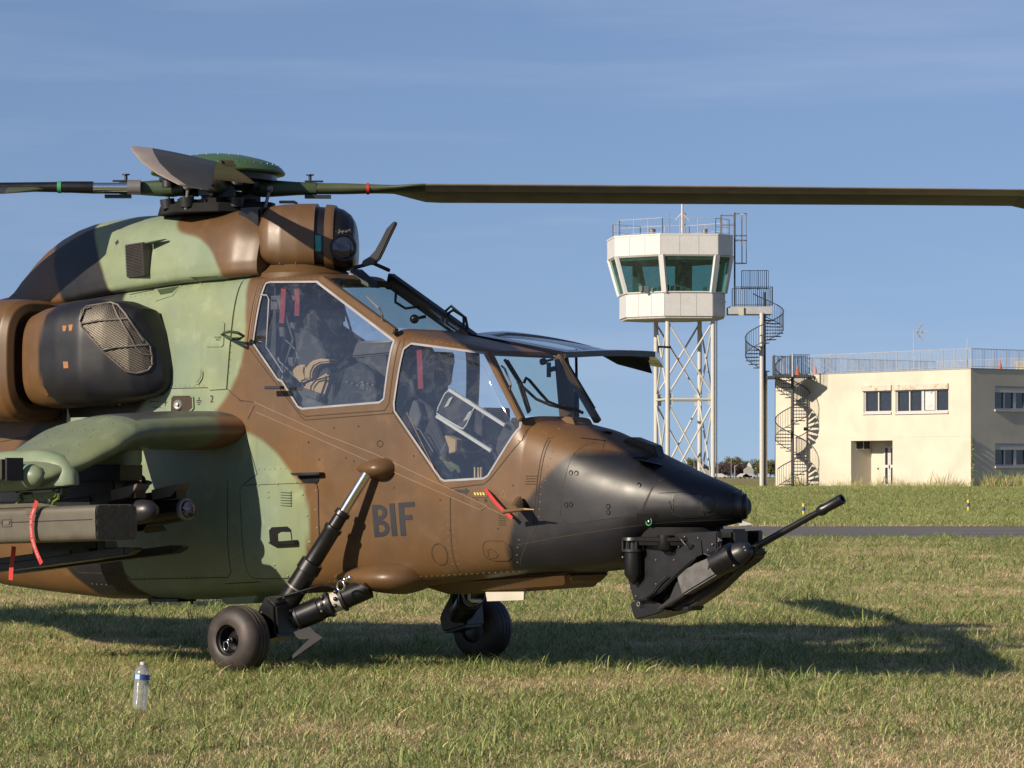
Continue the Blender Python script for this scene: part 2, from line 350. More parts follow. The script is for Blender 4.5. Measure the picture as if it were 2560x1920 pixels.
fo.modifiers.clear(); fo.data = nm; nm.name = 'fuselage'
print('fuselage faces', len(nm.polygons))
for ct in cuts: bpy.data.objects.remove(ct)

# camouflage fields: signed distance to outlines given in the side view
def sdist(px, pz, poly):
    P = np.array(poly); n = len(P); d = np.full(px.shape, 1e9); ins = np.zeros(px.shape, bool)
    for i in range(n):
        a = P[i]; b = P[(i+1) % n]; e = b-a; L2 = max((e**2).sum(), 1e-12)
        t = np.clip(((px-a[0])*e[0]+(pz-a[1])*e[1])/L2, 0, 1)
        d = np.minimum(d, np.hypot(px-a[0]-t*e[0], pz-a[1]-t*e[1]))
        c1 = (a[1] > pz) != (b[1] > pz)
        with np.errstate(divide='ignore', invalid='ignore'):
            xi = a[0]+(pz-a[1])*(b[0]-a[0])/(b[1]-a[1])
        ins ^= c1 & (px < xi)
    return np.where(ins, -d, d)
def smoothpoly(ps, it=2):
    for _ in range(it):
        q = []
        for i in range(len(ps)):
            a = ps[i]; b = ps[(i+1) % len(ps)]
            q += [(a[0]*.75+b[0]*.25, a[1]*.75+b[1]*.25), (a[0]*.25+b[0]*.75, a[1]*.25+b[1]*.75)]
        ps = q
    return ps
def paint_mesh(me, base, fields, soft=.014, extra=None):
    n = len(me.vertices); co = np.empty(n*3); me.vertices.foreach_get('co', co); co = co.reshape(-1,3)
    col = np.tile(np.array(base), (n,1))
    for poly, c in fields:
        d = sdist(co[:,0], co[:,2], smoothpoly(poly))
        k = np.clip(.5-d/(2*soft), 0, 1)[:,None]; col = col*(1-k)+np.array(c)*k
    if extra is not None: col = extra(co, col)
    a = me.color_attributes.new('Col', 'FLOAT_COLOR', 'POINT')
    a.data.foreach_set('color', np.concatenate([col, np.ones((n,1))], 1).ravel())
K1 = UL([(165,955),(400,950),(382,977),(338,1037),(300,1100),(280,1250),(300,1386),(312,1458),(355,1500),(360,1530),(240,1530),(222,1490),(156,1418),(110,1300),(0,1230),(-60,1200),(23,1153),(66,1092),(116,1029)], -.5)
G1 = UL([(585,640),(592,684),(602,760),(607,830),(602,900),(582,960),(548,1020),(500,1060),(330,1060),(338,1037),(382,977),(400,950),(300,900),(280,640)], -.5)
G2 = UL([(560,1085),(612,1078),(645,1092),(690,1129),(716,1164),(740,1195),(760,1215),(768,1245),(775,1288),(774,1331),(763,1389),(745,1433),(719,1480),(700,1530),(355,1530),(355,1500),(312,1458),(300,1386),(280,1250),(300,1100),(400,1060)], -.5)
KN = UL([(1428,1133),(1402,1155),(1373,1190),(1347,1225),(1324,1260),(1300,1291),(1289,1335),(1280,1378),(1268,1440),(1240,1500),(1500,1600),(2100,1500),(2100,1150),(1800,1130),(1700,1160),(1648,1150),(1590,1143),(1532,1130),(1460,1126)], -.42)
KT2 = UL([(60,640),(320,640),(296,712),(290,800),(300,960),(60,960)], -.5)
GT = [(-3.4,3),(-3.0,2.3),(-3.6,1.6),(-4.4,1.1),(-5.4,1.0),(-5.0,1.8),(-5.2,3)]
KT = [(-6.4,3),(-6.2,1.0),(-7.3,1.0),(-7.2,3)]
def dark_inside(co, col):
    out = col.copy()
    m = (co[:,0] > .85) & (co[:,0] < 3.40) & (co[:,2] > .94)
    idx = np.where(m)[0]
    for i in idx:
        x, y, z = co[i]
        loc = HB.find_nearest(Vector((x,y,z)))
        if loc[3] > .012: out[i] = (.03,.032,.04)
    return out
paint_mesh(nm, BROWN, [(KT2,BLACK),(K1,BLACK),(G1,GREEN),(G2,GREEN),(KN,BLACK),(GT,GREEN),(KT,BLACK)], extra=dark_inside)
nm.materials.clear(); nm.materials.append(M['paint'])
nm.polygons.foreach_set('use_smooth', [True]*len(nm.polygons)); nm.set_sharp_from_angle(angle=radians(22))
fo.parent = HELI

# ---- plates, lines and rivets laid on the skin
def side_y(x, z, bv=None):
    h = (bv or HB).ray_cast(Vector((x, -3, z)), Vector((0, 1, 0)))
    return h[0].y if h[0] is not None else None
def plate(name, poly, mt, parent=None, off=.004, thick=.006, step=.05, bv=None, link=True, flip=False):
    """sheet following the skin; poly in (x,z)"""
    pts = []
    n = len(poly)
    for i in range(n):
        a = Vector(poly[i]); b = Vector(poly[(i+1) % n]); k = max(1, int((b-a).length/step))
        pts += [a+(b-a)*(j/k) for j in range(k)]
    nb = len(pts); edges = [(i, (i+1) % nb) for i in range(nb)]
    P = np.array(poly); x0, z0 = P.min(0); x1, z1 = P.max(0)
    gx = np.arange(x0+step*.6, x1, step); gz = np.arange(z0+step*.6, z1, step)
    if len(gx) and len(gz):
        GX, GZ = np.meshgrid(gx, gz); GX = GX.ravel(); GZ = GZ.ravel(); d = sdist(GX, GZ, poly)
        for a, b, q in zip(GX, GZ, d):
            if q < -step*.4: pts.append(Vector((a, b)))
    vs, es, fs, *_ = delaunay_2d_cdt(pts, edges, [], 1, 1e-6)
    V = []
    for v in vs:
        y = side_y(v.x, v.y, bv)
        V.append([v.x, y, v.y])
    ys = [v[1] for v in V if v[1] is not None]; my = sum(ys)/len(ys) if ys else -.5
    for v in V:
        if v[1] is None: v[1] = my
    bm = bmesh.new(); bv1 = [bm.verts.new((v[0], v[1]-off, v[2])) for v in V]
    for f in fs:
        try: bm.faces.new([bv1[i] for i in f])
        except Exception: pass
    if thick:
        be = [e for e in bm.edges if len(e.link_faces) == 1]
        r = bmesh.ops.extrude_edge_only(bm, edges=be)
        for g in r['geom']:
            if isinstance(g, bmesh.types.BMVert): g.co.y += thick
    bmesh.ops.recalc_face_normals(bm, faces=bm.faces)
    if not link: return bm
    return mk(name, bm, mt, parent, 40)
def lines(name, polys, w, mt, parent=None, off=.0025, bv=None, closed=False, step=.03):
    mb = MB()
    for pl in polys:
        pts = []
        pl = [Vector(p) for p in pl]
        if closed: pl = pl+[pl[0]]
        for i in range(len(pl)-1):
            k = max(1, int((pl[i+1]-pl[i]).length/step)); pts += [pl[i]+(pl[i+1]-pl[i])*(j/k) for j in range(k)]
        pts.append(pl[-1]); G = []
        for i, p in enumerate(pts):
            d = pts[min(i+1, len(pts)-1)]-pts[max(i-1, 0)]
            if closed and i in (0, len(pts)-1): d = pts[1]-pts[-2]
            if d.length < 1e-6: d = Vector((1,0))
            d.normalize(); nn = Vector((-d.y, d.x))*w/2; r = []
            for q in (p-nn, p+nn):
                y = side_y(q.x, q.y, bv); y = -.5 if y is None else y
                r.append((q.x, y-off, q.y))
            G.append(r)
        mb.grid(G)
    return mb.build(name, mt, parent, None)
def dots(mb, path, gap, r=.0045, bv=None, h=.005):
    pl = [Vector(p) for p in path]
    for i in range(len(pl)-1):
        L = (pl[i+1]-pl[i]).length; k = max(1, int(L/gap))
        for j in range(k):
            p = pl[i]+(pl[i+1]-pl[i])*(j/k); y = side_y(p.x, p.y, bv)
            if y is None: continue
            ring = [(p.x+r*cos(a), y+.001, p.y+r*sin(a)) for a in [q*pi/3 for q in range(6)]]
            mb.add(ring+[(p.x, y-h, p.y)], [(q, (q+1) % 6, 6) for q in range(6)])
S5 = -.5
def L5(ps, y=S5): return UL(ps, y)
def rrect(c0, c1, r, n=4):
    (x0, z0), (x1, z1) = c0, c1; out = []
    for cx, cz, a0 in ((x1-r, z1-r, 0), (x0+r, z1-r, pi/2), (x0+r, z0+r, pi), (x1-r, z0+r, 1.5*pi)):
        out += [(cx+r*cos(a0+pi/2*k/n), cz+r*sin(a0+pi/2*k/n)) for k in range(n+1)]
    return out

def mirror_me(o, name, parent):
    me = o.data.copy(); n = len(me.vertices); co = np.empty(n*3, dtype=np.float32); me.vertices.foreach_get('co', co); co[1::3] *= -1; me.vertices.foreach_set('co', co); me.flip_normals(); me.update()
    c = bpy.data.objects.new(name, me); COL.objects.link(c); c.parent = parent; return c
# windows: pane with its pale seal
for nme, W in (('side_window', W1), ('side_window', W2)):
    p = plate(nme, W, M['pane'], fo, off=-.006, thick=0); p.data.polygons.foreach_set('use_smooth', [True]*len(p.data.polygons))
    s = lines('window_seal', [W], .015, M['seal'], p, off=.003, closed=True)
    if W is W1:
        q = mirror_me(p, nme, fo); mirror_me(s, 'window_seal', q)
for q, n in (SH1, SH2):
    mb = MB(); mb.add([v*1 for v in q], [(0,1,2,3)])
    o = mb.build('windshield', M['shield'], HELI, None)
    fr = MB()
    # frame beams round the pane
    off = -n*.004
    for a, b, w in ((q[0]+off, q[3]+off, .05), (q[1]+off, q[2]+off, .05)):
        d = (b-a).normalized(); sgn = -1 if a.y < 0 else 1
        R = Matrix((d, Vector((0,1,0)), n)).transposed()
        fr.box((a+b)/2+Vector((0, sgn*.018, 0))-n*.016, ((b-a).length+.05, w, .045), R)
    fr.build_each('windshield_frame', M['brown'], HELI, 30, bevel=.006)
# dark frame strips seen inside the far side
mb = MB()
for a, b in (((1.42,.40,2.83),(2.2,.42,2.40)), ((3.05,.40,2.22),(3.30,.43,1.86))): mb.rod(a, b, .032, n=6)
mb.build_each('inner_post', M['black'], HELI, 40)
mb = MB(); mb.tube([(1.5,.36,2.76),(1.52,.33,2.68),(1.62,.33,2.63),(1.72,.36,2.64)], .010); mb.tube([(1.95,.40,2.60),(1.98,.43,2.64),(2.10,.43,2.56),(2.12,.41,2.50)], .010)
mb.build_each('grab_rail', M['black'], HELI, 40)
mb = MB(); mb.ball((1.70,.34,2.55), .035); mb.rod((1.7,.34,2.55),(1.76,.40,2.57), .012); mb.build('rear_view_knob', M['black'], HELI, 40)
mb = MB(); mb.tube([U3(918,742,-.42), U3(924,748,-.47), U3(946,770,-.48), U3(955,786,-.46), U3(957,800,-.43)], .009); mb.build('grab_handle', M['grey'], HELI, 40)

# ---- cockpit interior
mb = MB(); mb.bx((1.02,-.44,.97),(3.3,.44,1.02)); mb.build('cockpit_floor', M['interior'], HELI)
def seat(x, z0, z1):
    s = empty('crew_seat'); s.parent = HELI
    mb = MB(); mb.hull2([(x,-.21,z0+.05),(x-.22,-.21,z1),(x-.32,-.21,z1),(x-.12,-.21,z0-.05)], [(x,.21,z0+.05),(x-.22,.21,z1),(x-.32,.21,z1),(x-.12,.21,z0-.05)])
    mb.build('seat_back', M['interior'], s, bevel=.02)
    mb = MB(); mb.bx((x-.1,-.22,z0-.08),(x+.38,.22,z0+.06)); mb.build('seat_pan', M['interior'], s, bevel=.02)
    mb = MB(); mb.bx((x-.36,-.15,z1-.12),(x-.2,.15,z1+.14)); mb.build('headrest', M['dark'], s, bevel=.03)
    for sgn in (-1, 1):
        mb = MB(); mb.hull2([(x-.3,sgn*.24,z1+.05),(x-.02,sgn*.24,z1-.1),(x+.12,sgn*.24,z0+.3),(x+.1,sgn*.24,z0-.05),(x-.15,sgn*.24,z0-.05)], [(x-.3,sgn*.27,z1+.05),(x-.02,sgn*.27,z1-.1),(x+.12,sgn*.27,z0+.3),(x+.1,sgn*.27,z0-.05),(x-.15,sgn*.27,z0-.05)])
        mb.build('armour_wing', M['interior'], s, bevel=.008)
    return s
seat(1.34, 1.75, 2.48)
seat(2.42, 1.30, 1.98)
mb = MB(); mb.bx((.87,-.33,1.02),(.93,.40,2.80)); mb.build('rear_bulkhead', M['interior'], HELI)
mb = MB()
for i in range(26): mb.box((.95+rnd.uniform(0,.05), rnd.uniform(-.36,.30), rnd.uniform(1.9,2.75)), (rnd.uniform(.04,.12), rnd.uniform(.04,.14), rnd.uniform(.04,.12)))
for i in range(9):
    y = rnd.uniform(-.35,.35); mb.tube([(.98,y,2.7),(1.06,y+.05,2.4),(1.03,y-.06,2.1)], .01)
mb.build('bulkhead_equipment', M['igrey'], HELI, 40, bevel=.005)
# rear instrument panel and coaming
mb = MB(); mb.hull2([(1.66,-.24,1.55),(1.72,-.24,2.28),(1.96,-.24,2.28),(2.02,-.24,1.55)], [(1.66,.24,1.55),(1.72,.24,2.28),(1.96,.24,2.28),(2.02,.24,1.55)])
ip = mb.build('instrument_panel', M['interior'], HELI, bevel=.02)
mb = MB(); mb.hull2([(1.62,-.27,2.25),(1.66,-.25,2.37),(1.98,-.22,2.37),(2.03,-.25,2.27)], [(1.62,.25,2.25),(1.66,.23,2.37),(1.98,.20,2.37),(2.03,.23,2.27)])
mb.build('coaming', M['dark'], ip, bevel=.015)
for k in range(3):
    mb = MB(); mb.bx((1.63,-.2+.15*k,1.98),(1.66,-.09+.15*k,2.14)); mb.build('display', M['dark'], ip)
# rear side console shapes close to the window
mb = MB(); mb.prism(UL([(828,1020),(858,975),(870,925),(905,905),(945,935),(952,1000),(940,1012)], -.36), -.40, -.34); mb.build('side_console', M['dark'], HELI, bevel=.006)
mb = MB(); mb.prism(UL([(738,975),(760,968),(812,985),(800,1015),(765,1018),(745,995)], -.30), -.36, -.1); mb.build('collective_box', M['igrey'], HELI, bevel=.01)
mb = MB(); mb.tube([U3(893,935,-.33), U3(872,948,-.33), U3(862,975,-.32), U3(848,1000,-.32), U3(843,1012,-.32)], [.012,.011,.010,.011,.02]); mb.build('control_stick', M['black'], HELI, 40)
mb = MB(); mb.tube([U3(651,737,-.47), U3(668,738,-.47), U3(672,748,-.47), U3(666,868,-.46), U3(708,932,-.46), U3(705,946,-.46)], .006); mb.build('inner_frame_edge', M['seal'], HELI, 40)
# beige harness on the rear seat
mb = MB(); mb.prism(UL([(772,948),(776,920),(790,903),(812,897),(836,899),(838,907),(814,909),(799,916),(792,930),(790,950)], -.28), -.34, -.22); mb.build('seat_harness', M['beige'], HELI, 50, bevel=.012)
mb = MB(); mb.prism(UL([(764,962),(795,948),(826,930),(828,950),(816,985),(809,1008),(790,1000),(764,985)], -.28), -.32, -.12); mb.build('seat_cushion', M['beige'], HELI, 50, bevel=.02, seg=3)
mb = MB(); mb.prism(UL([(736,926),(752,912),(772,912),(770,930),(776,950),(760,958),(744,948)], -.30), -.34, -.2); mb.build('harness_pad', M['beige'], HELI, 50, bevel=.015)
mb = MB(); mb.tube([U3(u, v, -.345) for u, v in ((776,985),(778,965),(790,950),(815,944),(826,940))], .006); mb.build('pad_strap', M['black'], HELI, 50)
mb = MB()
for k in range(16): mb.tube([U3(735+k*3, 925+k*2, -.2), U3(745+k*2.5, 940+k*3, -.22), U3(752+k*2, 955+k*2.2, -.2)], .006, n=5)
mb.build('harness_straps', M['black'], HELI, 50)
mb = MB(); mb.tube([U3(u, v, -.30) for u, v in ((690,880),(700,905),(722,925),(740,945))], .014); mb.tube([U3(u, v, -.25) for u, v in ((715,850),(740,875),(748,905))], .010); mb.build_each('air_hose', M['dark'], HELI, 50)
mb = MB(); mb.prism(UL([(757,1015),(768,990),(800,1004),(828,1018),(820,1020),(762,1021)], -.38), -.42, -.36); mb.build('armrest', M['igrey'], HELI, bevel=.008)
mb = MB()
for k in range(6): mb.box(U3(868+13*k, 955+4*(k % 3), -.41), (.018,.008,.012))
for k in range(4): mb.rod(U3(900+9*k, 972, -.405), U3(900+9*k, 972, -.415), .007, n=8)
tag(mb.build('console_switches', M['rail'], HELI), kind='stuff')
mb = MB(); mb.lathe(U3(905,965,-.40), (0,-1,0), [(0,.03),(.01,.03),(.012,.022),(.004,.018),(.004,.001)], 16); mb.build('air_outlet', M['igrey'], HELI, 40)
mb = MB(); mb.tube([U3(u, v, -.1) for u, v in ((650,760),(660,800),(668,850),(690,890),(712,905))], .03); mb.ball(U3(700,880,-.2), (.05,.04,.05)); mb.build('canopy_frame_pad', M['igrey'], HELI, 50)
# front cockpit
mb = MB(); mb.hull2([(3.04,-.30,1.2),(3.0,-.30,1.62),(3.10,-.28,1.80),(3.33,-.26,1.78),(3.36,-.30,1.2)], [(3.04,.30,1.2),(3.0,.30,1.62),(3.10,.28,1.80),(3.33,.26,1.78),(3.36,.30,1.2)]); mb.build('front_instrument_panel', M['interior'], HELI, bevel=.03)
mb = MB(); mb.bx((2.62,.02,1.62),(2.66,.30,1.88)); mb.bx((2.63,.14,1.3),(2.65,.18,1.62)); mb.build('display_screen', M['igrey'], HELI, bevel=.008)
mb = MB(); mb.prism(UL([(992,900),(1012,870),(1024,890),(1016,1000),(1005,1060),(990,1010)], -.30), -.34, -.28); mb.build('seat_side_panel', M['igrey'], HELI, bevel=.005)
mb = MB(); mb.prism(UL([(1030,1035),(1042,1000),(1052,1005),(1063,1040),(1050,1075),(1035,1060)], -.30), -.34, -.29); mb.build('seat_bracket', M['igrey'], HELI, bevel=.005)
mb = MB(); mb.tube([U3(1083,1130,-.34), U3(1050,1075,-.36), U3(1041,1070,-.36), U3(1042,1085,-.35), U3(1078,1135,-.34)], .006); mb.build('wire_loop', M['grey'], HELI, 40)
# pale folding step frame leaning in the front cockpit
rk = empty('folding_step'); rk.parent = HELI; YS = -.33
for a, b in (((1124,974),(1264,1064)), ((1092,1040),(1230,1128))):
    A, B = U3(*a, YS), U3(*b, YS); mb = MB(); d = (B-A).normalized(); mb.box((A+B)/2, ((B-A).length, .03, .022), Matrix((d, Vector((0,1,0)), d.cross(Vector((0,1,0))))).transposed())
    mb.build('rail', M['white'], rk, bevel=.004)
mb = MB(); mb.tube([U3(u, v, YS) for u, v in ((1122,976),(1112,985),(1095,1020),(1092,1033),(1104,1042),(1148,1068),(1158,1072),(1166,1062),(1184,1022),(1185,1012),(1176,1004),(1130,978))], .006, closed=True); mb.build('step_hoop', M['white'], rk, 40)
mb = MB(); mb.prism(UL([(1122,980),(1113,987),(1096,1020),(1095,1032),(1105,1040),(1152,1066),(1160,1066),(1180,1020),(1181,1012)], YS), YS+.004, YS+.012); mb.build('step_plate', M['dark'], rk)
for a, b in (((1124,997),(1112,1018)), ((1172,1032),(1160,1052))):
    mb = MB(); p0, p1 = U3(*a, YS-.006), U3(*b, YS-.006); o1 = Vector((.03, 0, .014))
    mb.tube([p0, p1, p1+o1, p0+o1], .0045, closed=True); mb.tube([p0+o1/2, p1+o1/2], .003); mb.build('slot', M['white'], rk, 40)
mb = MB(); mb.ball(U3(1120,1110,-.2), (.06,.05,.01)); mb.prism(UL([(1107,1098),(1122,1088),(1150,1100),(1148,1130),(1108,1140)], -.2), -.24, -.16); mb.build('canvas_pouch', M['beige'], HELI, 40, bevel=.01)
mb = MB()
for pth in ([(1096,1150),(1110,1155),(1130,1165)], [(1098,1158),(1118,1168),(1135,1178)], [(1125,1160),(1145,1170),(1150,1182)], [(1090,1145),(1098,1160),(1110,1180)]): mb.tube([U3(u, v, -.27) for u, v in pth], [.022,.018,.012], n=6)
mb.ball(U3(1100,1150,-.27), (.05,.03,.03)); mb.build_each('glove', M['khaki'], HELI, 50)
mb = MB()
for u in (1187,1196,1203): mb.rod(U3(u,1198,-.36), U3(u,1168,-.36), .008, n=8)
mb.build_each('brass_fitting', M['brass'], HELI, 40)
mb = MB()
for i in range(16): mb.box((rnd.uniform(2.75,3.2), rnd.uniform(.05,.38), rnd.uniform(1.2,1.55)), (rnd.uniform(.03,.15), rnd.uniform(.03,.1), rnd.uniform(.03,.12)))
for i in range(6): mb.tube([(2.9+rnd.random()*.2,-.1,1.25),(3.0,0,1.5+rnd.random()*.1),(3.15,.1,1.5)], .008)
mb.build('cockpit_fittings', M['dark'], HELI, 40, bevel=.004)
mb = MB(); mb.prism(UL([(1068,880),(1115,880),(1116,905),(1112,925),(1108,960),(1095,965),(1060,960),(1060,890)], .1), .0, .2); mb.build('helmet_sight', M['black'], HELI, 40, bevel=.01)
mb = MB(); mb.rod(U3(1372,906,.30), U3(1372,943,.30), .016, n=10); mb.rod(U3(1372,925,.30), U3(1392,920,.34), .018, n=8); mb.rod(U3(1354,905,.28), U3(1362,903,.28), .024, n=14); mb.rod(U3(1360,904,.3), U3(1384,898,.33), .009); mb.build('canopy_mirror', M['black'], HELI, 40)
# wipers and cables on the front windshield
mb = MB(); 
for pth, r in (([(1256,906),(1290,960),(1316,1040),(1317,1032)], .011), ([(1263,908),(1298,965),(1320,1035)], .009), ([(1304,965),(1310,952),(1318,958),(1345,990),(1365,1012),(1400,1026),(1432,1030),(1452,1040)], .011), ([(1288,962),(1302,975),(1335,1005),(1370,1020),(1425,1033)], .010)):
    mb.tube([U3(u, v, -.34+.16*(u-1256)/196) + Vector((.02,0,.02)) for u, v in pth], r)
mb.build_each('wiper', M['black'], HELI, 40)
mb = MB(); mb.tube([U3(1254,915,-.46), U3(1262,922,-.48), U3(1277,962,-.49), U3(1275,972,-.46)], .008); mb.build('grab_handle', M['grey'], HELI, 40)
# opened port door of the front cockpit, hinged up along the roof
dr = empty('open_door'); dr.parent = HELI
def dpt(x, z, t=0):
    d = max(2.30-z, 0); k = d/1.08
    zb_ = 2.415-(min(max(x,2.2),3.1)-2.2)*.172-max(0,x-3.1)*.06
    return Vector((x, .41+d*cos(.03), zb_+.05*sin(pi*min(k,1)*.9)-.055*k*k+t))
D2 = [(2.20,2.30),(2.16,1.98),(2.60,1.22),(3.13,1.22),(3.46,1.75),(3.08,2.30)]
D2i = [(2.30,2.22),(2.27,1.98),(2.66,1.31),(3.08,1.31),(3.33,1.75),(3.03,2.22)]
def door_sheet(poly, hole=None):
    pts = []; edges = []
    def ring(pl):
        s = len(pts); m = []
        for i in range(len(pl)):
            a = Vector(pl[i]); b = Vector(pl[(i+1) % len(pl)]); k = max(1, int((b-a).length/.06)); m += [a+(b-a)*(j/k) for j in range(k)]
        pts.extend(m); edges.extend([(s+i, s+(i+1) % len(m)) for i in range(len(m))])
    ring(poly)
    if hole: ring(hole)
    P = np.array(poly); inner = []
    for gx_ in np.arange(P[:,0].min(), P[:,0].max(), .06):
        for gz_ in np.arange(P[:,1].min(), P[:,1].max(), .06):
            q = sdist(np.array([gx_]), np.array([gz_]), poly)[0]; h = sdist(np.array([gx_]), np.array([gz_]), hole)[0] if hole else 1
            if q < -.02 and h > .02: inner.append(Vector((gx_, gz_)))
    vs, es, fs, *_ = delaunay_2d_cdt(pts+inner, edges, [], 2 if hole else 1, 1e-6)
    if hole:
        fs = [f for f in fs if sdist(np.array([sum(vs[i].x for i in f)/len(f)]), np.array([sum(vs[i].y for i in f)/len(f)]), hole)[0] > 0 and sdist(np.array([sum(vs[i].x for i in f)/len(f)]), np.array([sum(vs[i].y for i in f)/len(f)]), poly)[0] < 0]
    return vs, fs
def door_obj(name, poly, hole, t0, t1, mt, par):
    vs, fs = door_sheet(poly, hole); bm = bmesh.new()
    A = [bm.verts.new(dpt(v.x, v.y, t1)) for v in vs]
    for f in fs:
        try: bm.faces.new([A[i] for i in f])
        except Exception: pass
    if t0 != t1:
        g = bmesh.ops.extrude_face_region(bm, geom=list(bm.faces), use_keep_orig=True)['geom']
        for v in g:
            if isinstance(v, bmesh.types.BMVert): v.co.z += t0-t1
    bmesh.ops.recalc_face_normals(bm, faces=bm.faces); return mk(name, bm, mt, par, 40)
df = door_obj('door_frame', D2, D2i, -.03, .012, M['navy'], dr)
door_obj('door_pane', D2i, None, 0, 0, M['shield'], dr)
mb = MB(); mb.add([dpt(2.75,1.62,-.02), dpt(3.2,1.5,-.02), dpt(3.05,1.25,-.09), dpt(2.72,1.25,-.07), dpt(2.95,1.4,-.05)], [(0,1,4),(1,2,4),(2,3,4),(3,0,4)]); mb.build('door_lining_sag', M['interior'], dr)
mb = MB(); mb.rod((3.16,.44,1.82),(3.02,.60,2.30), .010); mb.rod((3.16,.44,1.82),(3.09,.52,2.06), .016); mb.build('gas_strut', M['black'], dr, 40)
mb = MB(); a = dpt(3.3,1.5,.01); mb.tube([a, a+Vector((0,0,.06)), a+Vector((.0,.14,.06))], .008); mb.build('door_pull', M['black'], dr)
# far side opening posts with tags
mb = MB(); mb.hull2([(2.98,.40,2.25),(3.06,.40,2.25),(3.16,.42,1.75),(3.02,.42,1.75)], [(2.98,.46,2.25),(3.06,.46,2.25),(3.16,.48,1.75),(3.02,.48,1.75)]); mb.build('door_post', M['brown'], HELI)
# blade antenna on top of the rear windshield
A = [(905,662),(908,652),(925,642),(938,628),(953,602),(968,572),(983,556),(990,553),(992,560),(975,595),(960,628),(950,648),(938,660),(915,664)]
mb = MB(); mb.prism(UL(A, .05), .035, .065); mb.build('blade_antenna', M['dark'], HELI, 40, bevel=.008)
mb = MB(); mb.hull2([(1.36,-.02,2.86),(1.36,.14,2.86),(1.56,.12,2.77),(1.56,0,2.77)], [(1.38,0,2.92),(1.38,.12,2.92),(1.54,.10,2.82),(1.54,.02,2.82)]); mb.tube([(1.40,.0,2.92),(1.50,.1,2.96),(1.62,.16,2.90)], .016); mb.build('antenna_base', M['black'], HELI, 40, bevel=.01)
mb = MB(); mb.hull2([(1.40,.36,2.83),(1.40,.43,2.83),(2.2,.46,2.37),(2.2,.39,2.37)], [(1.42,.36,2.90),(1.42,.43,2.90),(2.24,.45,2.42),(2.24,.38,2.42)]); mb.tube([(1.95,.42,2.58),(2.0,.43,2.61),(2.12,.43,2.55),(2.15,.42,2.47)], .011); mb.build('cable_duct', M['black'], HELI, 40, bevel=.008)

# ---- hump over the gearbox
HT = [(-2.0,2.855),(-1.9,3.0),(-1.765,3.13),(-1.65,3.21),(-1.5,3.285),(-1.34,3.34),(-1.18,3.372),(-.93,3.392),(-.71,3.404),(-.45,3.402),(-.2,3.392),(.05,3.384),(.24,3.38),(.42,3.395),(.53,3.405),(.64,3.36),(.745,3.315),(.79,3.30)]
HW = [(-2.0,.34),(-1.6,.40),(-1.0,.45),(-.3,.46),(.2,.44),(.45,.46),(.6,.455),(.745,.39),(.79,.385)]
HBt = [(-2.0,2.69),(-1.34,2.72),(-.69,2.79),(0,2.84),(.79,2.865)]
def hring(x, N):
    y, z = sell(sint(HW,x,.07), interp(HT,x), interp(HBt,x), interp(HBt,x)+.12, 3.2, 7, N, .84); return [(x, a, b) for a, b in zip(y, z)]
hx = list(np.arange(-2.0, .79, .02))+[.79]
hm = MB().loft([hring(x, 170) for x in hx]); ho = hm.build('gearbox_fairing', M['paint'], HELI, 30)
HBV = BVHTree.FromPolygons([Vector(v) for v in hm.v], hm.f)
YH = -.44
GH = UL([(170,500),(185,545),(230,610),(246,652),(260,681),(300,790),(562,790),(558,684),(544,655),(530,629),(506,606),(475,589),(440,583),(420,568),(405,541),(398,500)], YH)
KH = UL([(60,560),(85,600),(107,618),(121,667),(139,713),(175,810),(300,790),(260,681),(246,652),(230,610),(185,545),(175,500),(100,500)], YH)
paint_mesh(ho.data, BROWN, [(KH,BLACK),(GH,GREEN)])
# screened vent on the hump
vt = empty('vent_grille'); vt.parent = ho
mb = MB(); q = UL([(316,612),(370,606),(374,688),(320,694)], -.46); mb.hull2([(q[i][0], -.52 if i in (1,2) else -.475, q[i][1]) for i in range(4)], [(p[0], -.40, p[1]) for p in q]); mb.build('vent_frame', M['rail'], vt, bevel=.004)
mb = MB(); A, B, C_, D = [Vector((q[i][0], -.525 if i in (1,2) else -.48, q[i][1])) for i in range(4)]
for k in range(1, 14): t = k/14; mb.rod(A+(B-A)*t, D+(C_-D)*t, .002, n=4)
for k in range(1, 22): t = k/22; mb.rod(A+(D-A)*t, B+(C_-B)*t, .002, n=4)
mb.build('vent_mesh', M['dark'], vt, None)
mb = MB(); mb.hull2([(p[0],p[1],p[2]) for p in (Vector((*U(372,604,-.46)[:1],-.47,U(372,604,-.46)[1])), Vector((U(410,597,-.46)[0],-.455,U(410,597,-.46)[1])), Vector((U(372,610,-.46)[0],-.515,U(372,610,-.46)[1])))], [(p[0],-.42,p[2]) for p in (U3(372,604,-.46), U3(410,597,-.46), U3(372,610,-.46))]); mb.build('vent_tail', M['green'], vt)
# rounded fairing behind, slot between
# ---- mast sight on the roof
sg = empty('roof_sight', (.945, 0, 0), radians(37)); sg.parent = HELI
SP = [(-.365,.10,.09,.06),(-.35,.17,.17,.10),(-.32,.22,.235,.135),(-.27,.255,.275,.165),(-.18,.285,.29,.19),(-.05,.30,.295,.20),(.08,.30,.295,.205),(.20,.29,.285,.21),(.27,.275,.262,.212),(.32,.25,.225,.212),(.352,.215,.17,.20),(.368,.16,.10,.16),(.372,.10,.05,.10)]
def sring(x, d=0, N=96):
    w = np.interp(x, [q[0] for q in SP], [q[1] for q in SP]); t = np.interp(x, [q[0] for q in SP], [q[2] for q in SP]); bo = np.interp(x, [q[0] for q in SP], [q[3] for q in SP])
    y, z = sell(w-d, 3.12+t-d, 3.12-bo+d, 3.10, 2.7, 3.6, N, .92); return [(x, a, b) for a, b in zip(y, z)]
